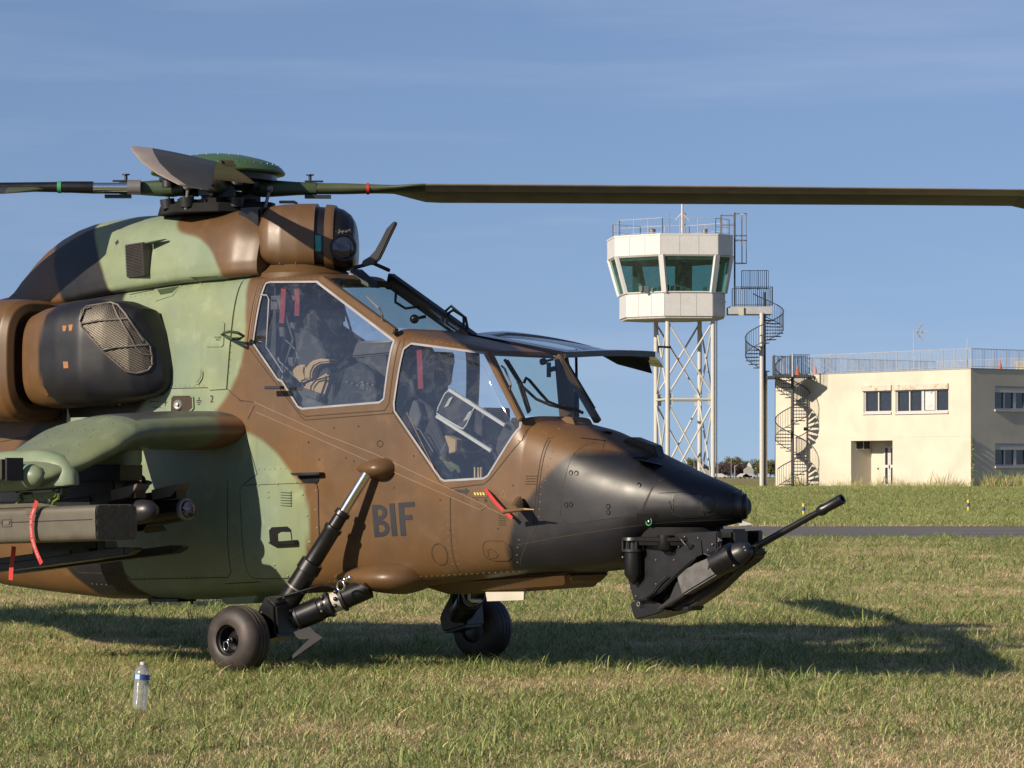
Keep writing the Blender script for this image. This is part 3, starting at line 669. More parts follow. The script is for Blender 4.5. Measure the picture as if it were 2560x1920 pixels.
def sband(x0, x1, d=0, k=14): return MB().loft([sring(x, d) for x in np.linspace(x0, x1, k)])
b1 = sband(-.365, .075, 0, 34); b1.build('sight_housing', M['brown'], sg, 40)
sband(.073, .150, .022, 5).build('sight_slot', M['black'], sg, 40)
sband(.148, .215, 0, 6).build('sight_band', M['brown'], sg, 40)
b4 = sband(.213, .371, .012, 22); b4.build('sight_window_frame', M['black'], sg, 40)
sv = BVHTree.FromPolygons([Vector(v) for v in b4.v], b4.f)
cz = 3.075; h = sv.ray_cast(Vector((.285, -2, cz)), Vector((0, 1, 0))); c = (h[0] if h[0] else Vector((.285,-.24,cz)))+Vector((0,.012,0)); ax_ = Vector((.42,-1,.0)).normalized()
mb = MB(); mb.lathe(c, ax_, [(-.03,.086),(.006,.086),(.012,.07),(.016,.035),(.0165,.001)], 30); mb.build('sight_lens', M['lens'], sg, 60)
mb = MB(); mb.lathe(c, ax_, [(-.03,.088),(.016,.088),(.016,.102),(-.03,.106)], 30, caps=False); mb.build('lens_ring', M['black'], sg, 40)
mb = MB()
for k in range(5): mb.rod(c+Vector((-.05+.025*k,-.0,.115+.012*sin(k*2))), c+Vector((-.045+.025*k,-.012,.12)), .010, n=8)
mb.tube([c+Vector((-.06,-.004,.03)), c+Vector((-.055,-.008,.08)), c+Vector((-.02,-.01,.115)), c+Vector((.03,.005,.11))], .007); tag(mb.build('optic_fittings', M['rail'], sg, 40), kind='stuff')
h = sv.ray_cast(Vector((.23, -2, 3.1)), Vector((0, 1, 0)))
mb = MB(); yq = -.272; mb.prism([(.082,3.165),(.128,3.16),(.128,3.045),(.086,3.045)], yq-.008, yq+.02); mb.build('laser_window', M['lensg'], sg, bevel=.003)
mb = MB(); dots(mb, [(-.30,2.962),(.06,2.962)], .12, .008, BVHTree.FromPolygons([Vector(v) for v in b1.v], b1.f), .008); tag(mb.build('screws', M['grey'], sg), kind='stuff')
mb = MB().lathe((.90,0,2.84), (0,0,1), [(0,.36),(.05,.36),(.075,.32),(.12,.27)], 40); mb.build('sight_plinth', M['brown'], HELI, 40)
mb = MB(); mb.bx((.5,-.3,3.20),(.74,.3,3.39)); mb.build('sight_mount', M['black'], HELI, bevel=.02)
mb = MB(); mb.tube([U3(700,505,0),U3(735,505,0),U3(741,508,0),U3(740,517,0)], .012); mb.build('mount_bracket', M['black'], HELI, 40)

# ---- engine intake pod and nacelle
def pod(name, st, N=120, mt=None, par=None, n=3.2, caps=True):
    R = []
    for x, y0, y1, z0, z1 in st:
        y, z = sell((y1-y0)/2, z1, z0, (z0+z1)/2, n, n, N, 1.0, (y0+y1)/2); R.append([(x, a, b) for a, b in zip(y, z)])
    m = MB().loft(R, caps); return m, m.build(name, mt, par, 40)
def smst(st, k):
    a = np.array(st); t = np.linspace(0, 1, len(a)); tt = np.linspace(0, 1, k); return [tuple(np.interp(tt, t, a[:,i])[j] for i in range(a.shape[1])) for j in range(k)]
st = [(-1.16,-.93,-.42,1.98,2.56),(-1.14,-.965,-.42,1.93,2.64),(-1.0,-.985,-.40,1.91,2.68),(-.75,-.99,-.40,1.92,2.71),(-.5,-.97,-.40,1.93,2.73),(-.32,-.88,-.40,1.95,2.71),(-.16,-.77,-.40,1.98,2.65),(-.08,-.69,-.40,2.0,2.49),(-.03,-.62,-.40,2.04,2.34),(.0,-.58,-.40,2.09,2.23)]
pm, po = pod('engine_intake_pod', smst(st, 70), mt=M['paint'], par=HELI)
PBV = BVHTree.FromPolygons([Vector(v) for v in pm.v], pm.f)
KP = UL([(110,836),(118,795),(175,752),(320,720),(480,700),(480,1040),(130,1030),(118,960)], -.95)
OC = (.38,.16,.055)
KP0 = UL([(109,835),(111,800),(116,780),(124,740),(140,690),(500,660),(500,1060),(300,1050),(140,1020),(115,985),(105,920)], -.95)  # black camouflage; its lower edge also paints in the pod's shaded underside
paint_mesh(po.data, BROWN, [(KP0,BLACK)], soft=.008)
mb = MB(); 
for pl in (UL([(157,814),(167,814),(165,828),(159,828)], -.97), UL([(171,812),(181,811),(180,826),(174,828)], -.97), UL([(161,904),(172,904),(173,920),(162,921)], -.97)):
    bm_ = plate('x', pl, None, None, off=.002, thick=.0, bv=PBV, link=False); me_ = bpy.data.meshes.new('t'); bm_.to_mesh(me_); bm_.free(); mb.add([v.co[:] for v in me_.vertices], [tuple(f.vertices) for f in me_.polygons])
mb.build('orange_marks', M['orange'], po)
mb = MB(); bm_ = plate('x', UL([(97,960),(108,958),(118,972),(121,988),(114,992),(101,980)], -.95), M['brown'], po, off=.006, thick=.01, bv=PBV)
bm_.name = 'drain_cover'; mb = None
# wire screen over the slanted intake
def onskin(u, v, bv, y=-.8):
    for _ in range(9):
        x, z = U(u, v, y); q = side_y(x, z, bv)
        if q is None: y = y*.985+.0; y += .03
        else: y = y*.4+q*.6
    return U(u, v, y)
MSP = [(203,802),(208,777),(220,766),(280,756),(298,762),(318,785),(372,862),(384,888),(384,912),(374,926),(345,934),(318,928),(262,880),(208,817)]
MS = [onskin(u, v, PBV) for u, v in MSP]
_ = UL([(203,802),(208,777),(220,766),(280,756),(298,762),(318,785),(375,872),(384,895),(382,918),(370,930),(335,934),(318,926),(262,880),(208,817)], -.8)
sc_ = empty('intake_screen'); sc_.parent = po
plate('screen_backing', MS, M['dark'], sc_, off=.008, thick=.012, bv=PBV)
mb = MB(); P_ = np.array(MS)
def clipline(a, b, poly, k=40):
    out = []; cur = []
    for i in range(k+1):
        p = (a[0]+(b[0]-a[0])*i/k, a[1]+(b[1]-a[1])*i/k); ins = sdist(np.array([p[0]]), np.array([p[1]]), poly)[0] < -.004
        if ins: cur.append(p)
        elif cur: out.append(cur); cur = []
    if cur: out.append(cur)
    return [c for c in out if len(c) > 1]
x0, z0 = P_.min(0); x1, z1 = P_.max(0); L_ = max(x1-x0, z1-z0)*1.6; cx, cz = (x0+x1)/2, (z0+z1)/2
for ang in (25, -62):
    d = (cos(radians(ang)), sin(radians(ang))); nn = (-d[1], d[0])
    for k in range(-42, 43):
        o_ = k*.0115; a = (cx+nn[0]*o_-d[0]*L_/2, cz+nn[1]*o_-d[1]*L_/2); b = (a[0]+d[0]*L_, a[1]+d[1]*L_)
        for c_ in clipline(a, b, MS, 80):
            G = []
            for i, p in enumerate(c_):
                y = side_y(p[0], p[1], PBV) or -.8; w_ = .0013; yo = y-.014-.003*sin(p[0]*17+p[1]*12)
                G.append([(p[0]-nn[0]*w_, yo, p[1]-nn[1]*w_), (p[0]+nn[0]*w_, yo, p[1]+nn[1]*w_)])
            mb.grid(G)
tag(mb.build('screen_wires', M['mesh'], sc_, None), kind='stuff')
def skin_tube(mbq, px, y, r, bv, off=.018):
    pts = []
    for i in range(len(px)-1):
        for t in (0, .25, .5, .75): pts.append((px[i][0]+(px[i+1][0]-px[i][0])*t, px[i][1]+(px[i+1][1]-px[i][1])*t))
    pts.append(px[-1]); out = []
    for u, v in pts:
        x, z = onskin(u, v, bv, y); yy = side_y(x, z, bv)
        if yy is not None and yy < -.5: out.append((x, yy-off, z))
    if len(out) > 1: mbq.tube(out, r, n=6)
mb = MB()
for px in ([(205,803),(217,772),(232,768)], [(208,809),(255,801),(328,796)], [(262,875),(300,868),(372,862)], [(288,762),(300,790),(325,830),(345,868),(362,885),(382,888)], [(322,790),(340,815),(365,852)]): skin_tube(mb, px, -.8, .007, PBV, .024)
skin_tube(mb, MSP+[MSP[0]], -.8, .008, PBV, .016)
mb.build('screen_cords', M['rail'], sc_, 60)
# nacelle behind the slot
st = [(a+.16,b,c,d,e) for a,b,c,d,e in [(-3.3,-.78,-.3,1.95,2.6),(-2.6,-.95,-.3,1.85,2.72),(-1.9,-1.04,-.3,1.82,2.76),(-1.6,-1.06,-.3,1.81,2.76),(-1.46,-1.06,-.3,1.81,2.75),(-1.40,-1.03,-.33,1.84,2.72),(-1.38,-.97,-.38,1.90,2.66),(-1.44,-.93,-.42,1.95,2.61)]]
nm_, no = pod('engine_nacelle', smst(st, 60), mt=M['paint'], par=HELI); paint_mesh(no.data, BROWN, [])
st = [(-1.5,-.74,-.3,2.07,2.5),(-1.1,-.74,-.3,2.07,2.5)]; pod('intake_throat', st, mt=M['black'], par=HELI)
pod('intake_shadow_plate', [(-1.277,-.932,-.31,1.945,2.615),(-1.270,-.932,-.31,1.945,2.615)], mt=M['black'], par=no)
for o_, nme in ((po,'engine_intake_pod'), (no,'engine_nacelle')):
    mirror_me(o_, nme, HELI)

# ---- stub wings
def wing(sgn):
    w = empty('stub_wing'); w.parent = HELI
    def foil(y, le, te, zc, th, N=60):
        pts = []
        for i in range(N):
            a = 2*pi*i/N; c_ = (1+cos(a))/2   # 1 = leading edge
            x = te+(le-te)*c_; t_ = th/2*sin(a)*(.35+.65*c_)**.6*1.05
            pts.append((x, sgn*y, zc+t_*1.0+.02*c_))
        return pts
    secs = [(.42,.79,-.35,1.72,.335),(.9,.785,-.33,1.715,.33),(1.45,.775,-.30,1.69,.32),(1.58,.77,-.30,1.665,.31),(1.72,.765,-.29,1.60,.30),(1.95,.70,-.28,1.485,.25),(2.2,.60,-.27,1.385,.21),(2.30,.52,-.25,1.345,.14)]
    A = np.array(secs); k = 46; t = np.linspace(0,1,len(A)); tt = np.linspace(0,1,k)
    R = [foil(*[np.interp(q, t, A[:,j]) for j in range(5)]) for q in tt]
    m = MB().loft(R); o = m.build('wing_panel', M['paint'], w, 40)
    me = o.data; n = len(me.vertices); co = np.empty(n*3); me.vertices.foreach_get('co', co); co = co.reshape(-1,3)
    def ex(co, col):
        ay = np.abs(co[:,1]); col = np.tile(np.array(GREEN)*.72, (n,1)); col[ay < .78] = (.15,.075,.035)
        top = (co[:,2] > 1.79) & (ay < 1.5) & (ay > .45) & (co[:,0] < .70); col[top] = (.04,.04,.045); return col
    paint_mesh(me, GREEN, [], extra=ex)
    mb = MB()
    for y0, x0, y1, x1 in ((1.55,.6,2.1,.5),(1.6,.35,2.1,.2),(1.62,.1,2.15,0),(1.75,.5,1.75,0),(1.55,.72,1.55,-.1)):
        for i in range(7):
            t_ = i/6; y = y0+(y1-y0)*t_; x = x0+(x1-x0)*t_; bvw = BVHTree.FromPolygons([Vector(v) for v in m.v], m.f) if i == 0 and y0 == 1.55 and x0 == .6 else bvw
            h = bvw.ray_cast(Vector((x, sgn*y, 3)), Vector((0,0,-1)))
            if h[0]: mb.lathe(h[0]-h[1]*.002, h[1], [(0,.010),(.004,.009),(.006,.004)], 6)
    mb.build('screws', M['grey'], w)
    # inner pylon
    def pylon(y, x0, x1, z0, z1, wd, nme):
        R = []
        for z, g in ((z0,0),(z0+.03,.01),(z1-.02,.01),(z1+.1,-.01)):
            r_ = []
            for i in range(28):
                a = 2*pi*i/28; cx_ = cos(a); x = (x0+x1)/2+(x1-x0+g)/2*np.sign(cx_)*abs(cx_)**.35 if cx_ < 0 else x1-wd*.9+wd*.9*cx_+g
                r_.append((x, sgn*(y)+(wd/2+g)*np.sign(sin(a))*abs(sin(a))**.6, z))
            R.append(r_)
        return MB().loft(R).build(nme, M['green'], w, 40)
    pylon(1.33, -.15, .50, 1.47, 1.72, .20, 'inner_pylon')
    R = []
    for x, zt, zb, hw in ((-.8,1.54,1.25,.12),(.1,1.575,1.285,.125),(.3,1.58,1.295,.125),(.42,1.57,1.30,.12),(.54,1.54,1.31,.105),(.62,1.49,1.32,.08),(.67,1.43,1.327,.045),(.685,1.38,1.33,.02)):
        y_, z_ = sell(hw, zt, zb, zb+.02, 2.6, 6, 40); R.append([(x, sgn*2.08+a, b) for a, b in zip(y_, z_)])
    mb = MB(); mb.loft(R); mb.build('outer_pylon', M['green'], w, 40)
    return w
WS = wing(-1); WP = wing(1)
# bulb on the outer pylon, tip box
mb = MB(); mb.ball(U3(129,1185,-2.19), .024, 12, 8); mb.build('position_light', M['lens'], WS, 40)
mb = MB(); mb.lathe((.36,-2.27,1.385), (1,0,0.05), [(-.9,.09),(.0,.095),(.09,.088),(.15,.065),(.185,.03),(.19,.001)], 24); mb.build('tip_fairing', M['green'], WS, 40)
mb = MB(); mb.bx((-.45,-2.52,1.37),(.40,-2.36,1.51)); o = mb.build('dispenser_box', M['olive'], WS, bevel=.006)
mb = MB(); mb.bx((.20,-2.526,1.395),(.34,-2.52,1.485)); mb.build('box_window', mat('bluish_window', (.30,.33,.42), .3), o)
mb = MB(); mb.bx((.43,-2.51,1.36),(.45,-2.36,1.52)); mb.build('box_flange', M['dark'], o)

# ---- outboard launcher box with twelve muzzle dimples
PITCH = radians(1.9)
def launcher_root(name, x, y, z):
    e = empty(name, (x, y, z)); e.parent = HELI; e.rotation_euler = (0, -PITCH, 0); return e
ml = launcher_root('missile_launcher', -.10, -2.10, 1.032)
y, z = sell(.20, .125, -.125, 0, 9, 9, 64)
mb = MB().loft([[(-1.3, a, b) for a, b in zip(y, z)], [(1.20, a, b) for a, b in zip(y, z)], [(1.215, a*.985, b*.97) for a, b in zip(y, z)]]); mb.build('launcher_body', M['olive'], ml, 40)
for i in range(4):
    for j in range(3):
        mb = MB(); mb.lathe((1.212, -.145+.097*i, -.080+.080*j), (1,0,0), [(0,.043),(.005,.043),(.008,.036),(-.004,.030),(-.006,.001)], 18); mb.build('muzzle_cap', M['olive'], ml, 40)
mb = MB(); mb.hull2([(.0,-.10,.12),(.55,-.10,.12),(.75,-.09,.12),(.5,-.08,.155),(.0,-.08,.155)], [(.0,.12,.12),(.55,.12,.12),(.75,.1,.12),(.5,.1,.155),(.0,.1,.155)]); mb.bx((-1.0,-.12,.12),(.05,.12,.14)); mb.build('top_rail', M['olive'], ml, bevel=.01)
mb = MB(); mb.bx((-1.3,-.203,.02),(1.19,-.199,.026)); mb.build('seam', M['dark'], ml)
mb = MB()
for x in (-.62,-.05,.5): mb.hull2([(x,-.206,.115),(x+.14,-.206,.115),(x+.12,-.206,.07),(x+.02,-.206,.07)], [(x,-.19,.115),(x+.14,-.19,.115),(x+.12,-.19,.07),(x+.02,-.19,.07)])
mb.build_each('latch_plate', M['olive'], ml, bevel=.004)
mb = MB()
lb = [(.26,-.2045,.045),(.36,-.2045,.045),(.36,-.2045,-.005),(.26,-.2045,-.005)]
for i in range(4): mb.rod(lb[i], lb[(i+1) % 4], .0035, n=4)
mb.bx((.28,-.206,.008),(.34,-.202,.032)); mb.build('data_plate', M['rail'], ml)
# yellow-green rack between pylon and launcher
rkb = empty('weapon_rack'); rkb.parent = HELI; Yk = -2.12
mb = MB(); mb.prism(UL([(52,1232),(60,1230),(66,1238),(88,1234),(142,1228),(148,1232),(146,1240),(136,1246),(132,1254),(62,1262),(60,1250)], Yk), Yk-.02, Yk+.08); mb.build('rack_plate', M['yg'], rkb, bevel=.004)
for ps in ([(50,1238),(54,1246),(40,1262),(36,1272)], [(148,1234),(146,1246),(134,1254),(131,1264)]):
    mb = MB(); mb.tube([U3(u, v, Yk-.03) for u, v in ps], .012, n=6); mb.build('sway_brace', M['yg'], rkb, 40)
mb = MB()
for u, v in ((66,1247),(80,1240),(92,1250),(104,1243),(112,1250),(126,1240),(140,1236),(76,1256),(100,1254),(122,1250)): mb.ball(U3(u, v, Yk-.022), .0055, 6, 4)
mb.build('bolts', M['grey'], rkb)
mb = MB()
for u, v in ((43,1222),(134,1218),(148,1222),(155,1232)): mb.rod(U3(u,v-12,Yk), U3(u,v+10,Yk), .012, n=6)
mb.build_each('rack_link', M['black'], rkb)
mb = MB(); mb.bx((-.4,-2.15,1.15),(.9,-1.98,1.21)); mb.build('rack_core', M['black'], rkb)
# ---- inboard launcher with two missiles and rails
il = launcher_root('rail_launcher', .55, -1.33, 1.25); il.rotation_euler = (0, -radians(6), 0)
ilx = -.55
mb = MB(); mb.bx((-.9,-.07,.0),(.35,.07,.22)); mb.bx((-.7,-.26,-.04),(.30,.26,.03)); mb.bx((-.6,-.05,-.42),(.1,.05,0)); mb.bx((-.9,-.26,-.38),(.05,.26,-.33)); mb.build('launcher_beam', M['black'], il, bevel=.01)
for y_, x1 in ((-.20,.66),(.20,.66)):
    r1 = MB(); r1.bx((-.9,y_-.05,-.035),(x1+.10,y_+.05,.03)); rr_ = r1.build('launch_rail', M['black'], il)
    mb = MB(); mb.hull2([(x1-.14,y_-.065,.045),(x1+.14,y_-.065,.062),(x1+.12,y_-.065,.035),(x1+.05,y_-.065,-.02),(x1-.14,y_-.065,-.03)], [(x1-.14,y_+.065,.045),(x1+.14,y_+.065,.062),(x1+.12,y_+.065,.035),(x1+.05,y_+.065,-.02),(x1-.14,y_+.065,-.03)]); mb.build('rail_end', M['rail'], rr_, bevel=.003)
for y_, x1 in ((-.20,.60),(.20,.66)):
    mb = MB(); mb.bx((-1.1,y_-.05,-.43),(x1,y_+.05,-.37)); mb.hull2([(x1,y_-.05,-.37),(x1+.1,y_-.04,-.385),(x1+.1,y_-.04,-.40),(x1,y_-.05,-.43)], [(x1,y_+.05,-.37),(x1+.1,y_+.04,-.385),(x1+.1,y_+.04,-.40),(x1,y_+.05,-.43)]); mb.build('empty_rail', M['black'], il, bevel=.004)
ms1 = empty('missile'); ms1.parent = il
mb = MB(); mb.lathe((-.9,-.20,-.135), (1,0,0), [(0,.09),(1.56,.09),(1.68,.087),(1.745,.075),(1.785,.05),(1.80,.02),(1.802,.001)], 28); mb.build('missile_body', M['dark'], ms1, 40)
ms2 = empty('missile'); ms2.parent = il
mb = MB(); mb.lathe((-.9,.20,-.125), (1,0,0), [(0,.088),(1.45,.088),(1.60,.083),(1.68,.078),(1.68,.070)], 28); mb.build('missile_body', M['black'], ms2, 40)
mb = MB(); mb.lathe((.78,.20,-.125), (1,0,0), [(0,.079),(.03,.080),(.035,.074),(.035,.06)], 28); mb.build('seeker_ring', M['grey'], ms2, 40)
mb = MB(); mb.ball((.815,.20,-.125), (.055,.065,.065), 20, 14); mb.build('seeker_dome', M['lens'], ms2, 60)
mb = MB()
for a in (0, 90, 180, 270):
    c_, s_ = cos(radians(a+45)), sin(radians(a+45)); mb.box((.35,.20+.12*c_,-.125+.12*s_), (.22,.10,.006), Matrix.Rotation(radians(a+45), 3, 'X'))
mb.build('missile_fins', M['dark'], ms2)
for ch in [o for o in bpy.data.objects if o.parent == il]: ch.location.x += ilx
# hoses and gear near the inner pylon
mb = MB(); mb.tube([U3(u,v,-1.15) for u, v in ((300,1190),(304,1178),(312,1172),(325,1173),(345,1182),(360,1196),(362,1205))], [.03,.028,.024,.02,.012,.012,.012]); mb.build('hose', M['black'], HELI, 50)
mb = MB(); mb.ball(U3(325,1213,-1.2), (.14,.05,.045), 14, 8); mb.tube([U3(u,v,-1.2) for u, v in ((276,1212),(292,1208),(306,1208))], [.012,.03,.036]); mb.ball(U3(365,1207,-1.1), (.06,.03,.02)); mb.build('ejector_unit', M['rail'], HELI, 50)
mb = MB(); mb.rod(U3(276,1160,-1.2), U3(300,1215,-1.2), .012); mb.rod(U3(335,1160,-1.2), U3(360,1205,-1.2), .012); mb.bx((-.5,-1.44,1.36),(.45,-1.22,1.475)); mb.build_each('pylon_frame', M['black'], HELI)

# ---- rotor
rot = empty('main_rotor', (0,0,0)); rot.parent = HELI; HZ = 3.585
mb = MB(); mb.lathe((0,0,3.70), (0,0,1), [(0,.30),(-.03,.42),(-.012,.508),(.0,.512),(.035,.485),(.07,.43),(.10,.34),(.128,.22),(.143,.1),(.146,.001)], 72); mb.build('hub_cap', M['hubcap'], rot, 40)
mb = MB(); mb.lathe((0,0,3.632), (0,0,1), [(0,.42),(.0,.447),(.055,.45),(.075,.45)], 60); mb.build('hub_dish', M['black'], rot, 40)
mb = MB()
for k in range(40): a = 2*pi*k/40; mb.rod((.46*cos(a),.46*sin(a),3.74),(.462*cos(a),.462*sin(a),3.757), .005, n=5)
for k in range(16): a = 2*pi*k/16; mb.rod((.22*cos(a),.22*sin(a),3.80),(.22*cos(a),.22*sin(a),3.832), .006, n=5)
mb.build('cap_screws', M['grey'], rot)
mb = MB(); mb.lathe((0,0,3.38), (0,0,1), [(0,.15),(.02,.16),(.02,.13),(.25,.13),(.25,.001)], 28)
mb.rod((0,0,3.0),(0,0,3.4), .11, n=24)
for k in range(10): a = 2*pi*k/10+.2; r_ = rnd.uniform(.15,.36); mb.box((r_*cos(a), r_*sin(a), rnd.uniform(3.42,3.6)), (rnd.uniform(.05,.12),)*3, Matrix.Rotation(a, 3, 'Z'))
mb.build('mast', M['black'], rot, 40)
mb = MB()
for zc, rr0 in ((3.455,.40),(3.605,.34)):
    R = []
    for t0, r0 in ((0,rr0),(.045,rr0+.01)):
        R.append([(r0*(.62+.38*cos(4*(a))**2)*cos(a+radians(43)), r0*(.62+.38*cos(4*a)**2)*sin(a+radians(43)), zc+t0-.02) for a in [2*pi*i/64 for i in range(64)]])
    mb.loft(R)
mb.build('hub_plates', M['matte'], rot, 40)
mb = MB(); mb.lathe((0,0,3.375), (0,0,1), [(0,.455),(.0,.46),(.07,.44),(.07,.2)], 8); mb.build('swash_plate', M['matte'], rot, 30, bevel=.004)
mb = MB()
for a in (-135, -45, 45, 135, -100, 80):
    a = radians(a+20); mb.rod((.40*cos(a),.40*sin(a),3.42),(.41*cos(a),.41*sin(a),3.49), .055, n=10); mb.rod((.40*cos(a),.40*sin(a),3.58),(.40*cos(a),.40*sin(a),3.64), .05, n=10)
mb.build_each('damper', M['dark'], rot, 40)
def blade(wang, droop, lagdir=-1, cone=0):
    """wang: world direction in degrees; blade built along +x of its own frame, leading edge towards lagdir*y"""
    b = empty('rotor_blade'); b.parent = rot; b.location = (0,0,HZ); b.rotation_euler = (0,0,radians(wang+40))
    LE = lagdir
    # yoke and arm near the hub
    mb = MB(); R = []
    for r_, w_, t_ in ((.26,.10,.05),(.34,.085,.065),(.45,.075,.06),(.6,.06,.05),(.75,.055,.045)):
        y, z = sell(w_, t_, -t_, 0, 3.5, 3.5, 28); R.append([(r_, a, c_) for a, c_ in zip(y, z)])
    mb.loft(R); mb.build('blade_fork', M['hubgreen'], b, 40)
    # pitch horn and link
    mb = MB(); mb.rod((.40,LE*.07,0),(.40,LE*.20,-.02), .022); mb.rod((.40,LE*.20,-.03),(.36,LE*.22,-.19), .013); mb.ball((.40,LE*.21,-.02), .03); mb.build('pitch_link', M['grey'], b, 40)
    mb = MB(); mb.rod((.70,0,.04),(.70,0,.105), .012); mb.rod((.70,0,.10),(.70,0,.108), .03); mb.bx((.66,-.03,.05),(.80,.03,.06)); mb.bx((.66,-.04,-.075),(.86,.03,-.05)); mb.build('blade_bolts', M['dark'], b, 40)
    # neck then aerofoil; stations: r, LE offset, TE offset, thickness, pitch deg, z
    stn = [(.70,.055,-.055,.085,5,0),(.95,.052,-.055,.085,8,0),(1.2,.055,-.07,.07,9,0),(1.34,.075,-.13,.06,9,0),(1.46,.11,-.25,.06,11,0),(1.58,.13,-.355,.06,11.5,0),(1.7,.13,-.375,.058,11.5,0),(3.5,.13,-.375,.056,11,0),(5.2,.13,-.375,.05,10,0),(6.14,.13,-.375,.045,9.6,0),(6.27,.10,-.375,.04,9.6,-.028),(6.42,.04,-.375,.034,9.6,-.075),(6.54,-.06,-.375,.026,9.6,-.125),(6.63,-.19,-.36,.014,9.6,-.165)]
    A = np.array(stn); rs = sorted(set(list(A[:,0])+list(np.arange(1.7,6.0,.3))+list(np.arange(6.0,6.63,.05))))
    R = []; N = 36
    for r_ in rs:
        le, te, th, pt, dz = [np.interp(r_, A[:,0], A[:,j]) for j in range(1,6)]
        rg = []; p_ = radians(pt)
        for i in range(N):
            a = 2*pi*i/N; c_ = (1+cos(a))/2; yy = te+(le-te)*c_; k = min(1, max(0, (r_-1.1)/.5))
            zz = th/2*sin(a)*((1-k)*1.0+k*(.25+.75*c_)**.8)
            y2 = yy*cos(p_)-zz*sin(p_)*1; z2 = yy*sin(p_)+zz*cos(p_)
            rg.append((r_, LE*y2, z2+dz-cone*max(0,r_-.6)-droop*max(0,(r_-1)/5.5)**1.6))
        R.append(rg)
    m = MB().loft(R); o = m.build('blade_skin', M['bladeu'], b, 50)
    o.data.materials.append(M['bladegreen']); o.data.materials.append(M['bladestrip'])
    for k_, f in enumerate(o.data.polygons):
        if f.center.x < 1.60: f.material_index = 1
        elif len(f.vertices) == 4 and (1+cos(2*pi*((k_ % N)+.5)/N))/2 > .78: f.material_index = 2
    mb = MB(); mb.bx((1.02,LE*-.052,-.062),(1.05,LE*.058,.052)); 
    return b
b1 = blade(1.6, .03); mb = MB(); 
R = []
for r_ in (1.13, 1.152):
    y, z = sell(.061, .044, -.044, 0, 2, 2, 24); R.append([(r_, a, c_) for a, c_ in zip(y, z)])
mb.loft(R); mb.build('red_stripe', M['red'], b1, 40)
b2 = blade(91.6, .12); b3 = blade(181.6, .06)
b4 = blade(-88.4, .20, cone=.026)
mb = MB(); mb.bx((5.15,.355,-.322),(5.55,.43,-.316)); tb = mb.build('trim_tab', M['bladeu'], b4)

# folding rod along the left blade
mb = MB(); mb.rod((.62,.085,.0),(1.15,.085,-.0), .035, n=16); mb.build('blade_damper', M['chrome'], b3, 40)
mb = MB(); mb.lathe((.58,.085,.0), (1,0,0), [(0,.045),(.0,.056),(.10,.056),(.10,.045)], 20); mb.build('damper_collar', M['grey'], b3, 40)
mb = MB(); mb.lathe((.94,.085,.0), (1,0,0), [(0,.042),(.0,.044),(.22,.044),(.25,.04),(.8,.032),(.8,.01)], 20); mb.build('damper_sleeve', M['black'], b3, 40)
mb = MB(); mb.lathe((1.18,.085,0), (1,0,0), [(0,.047),(.03,.046)], 16); mb.build('green_band', M['greenring'], b3, 40)

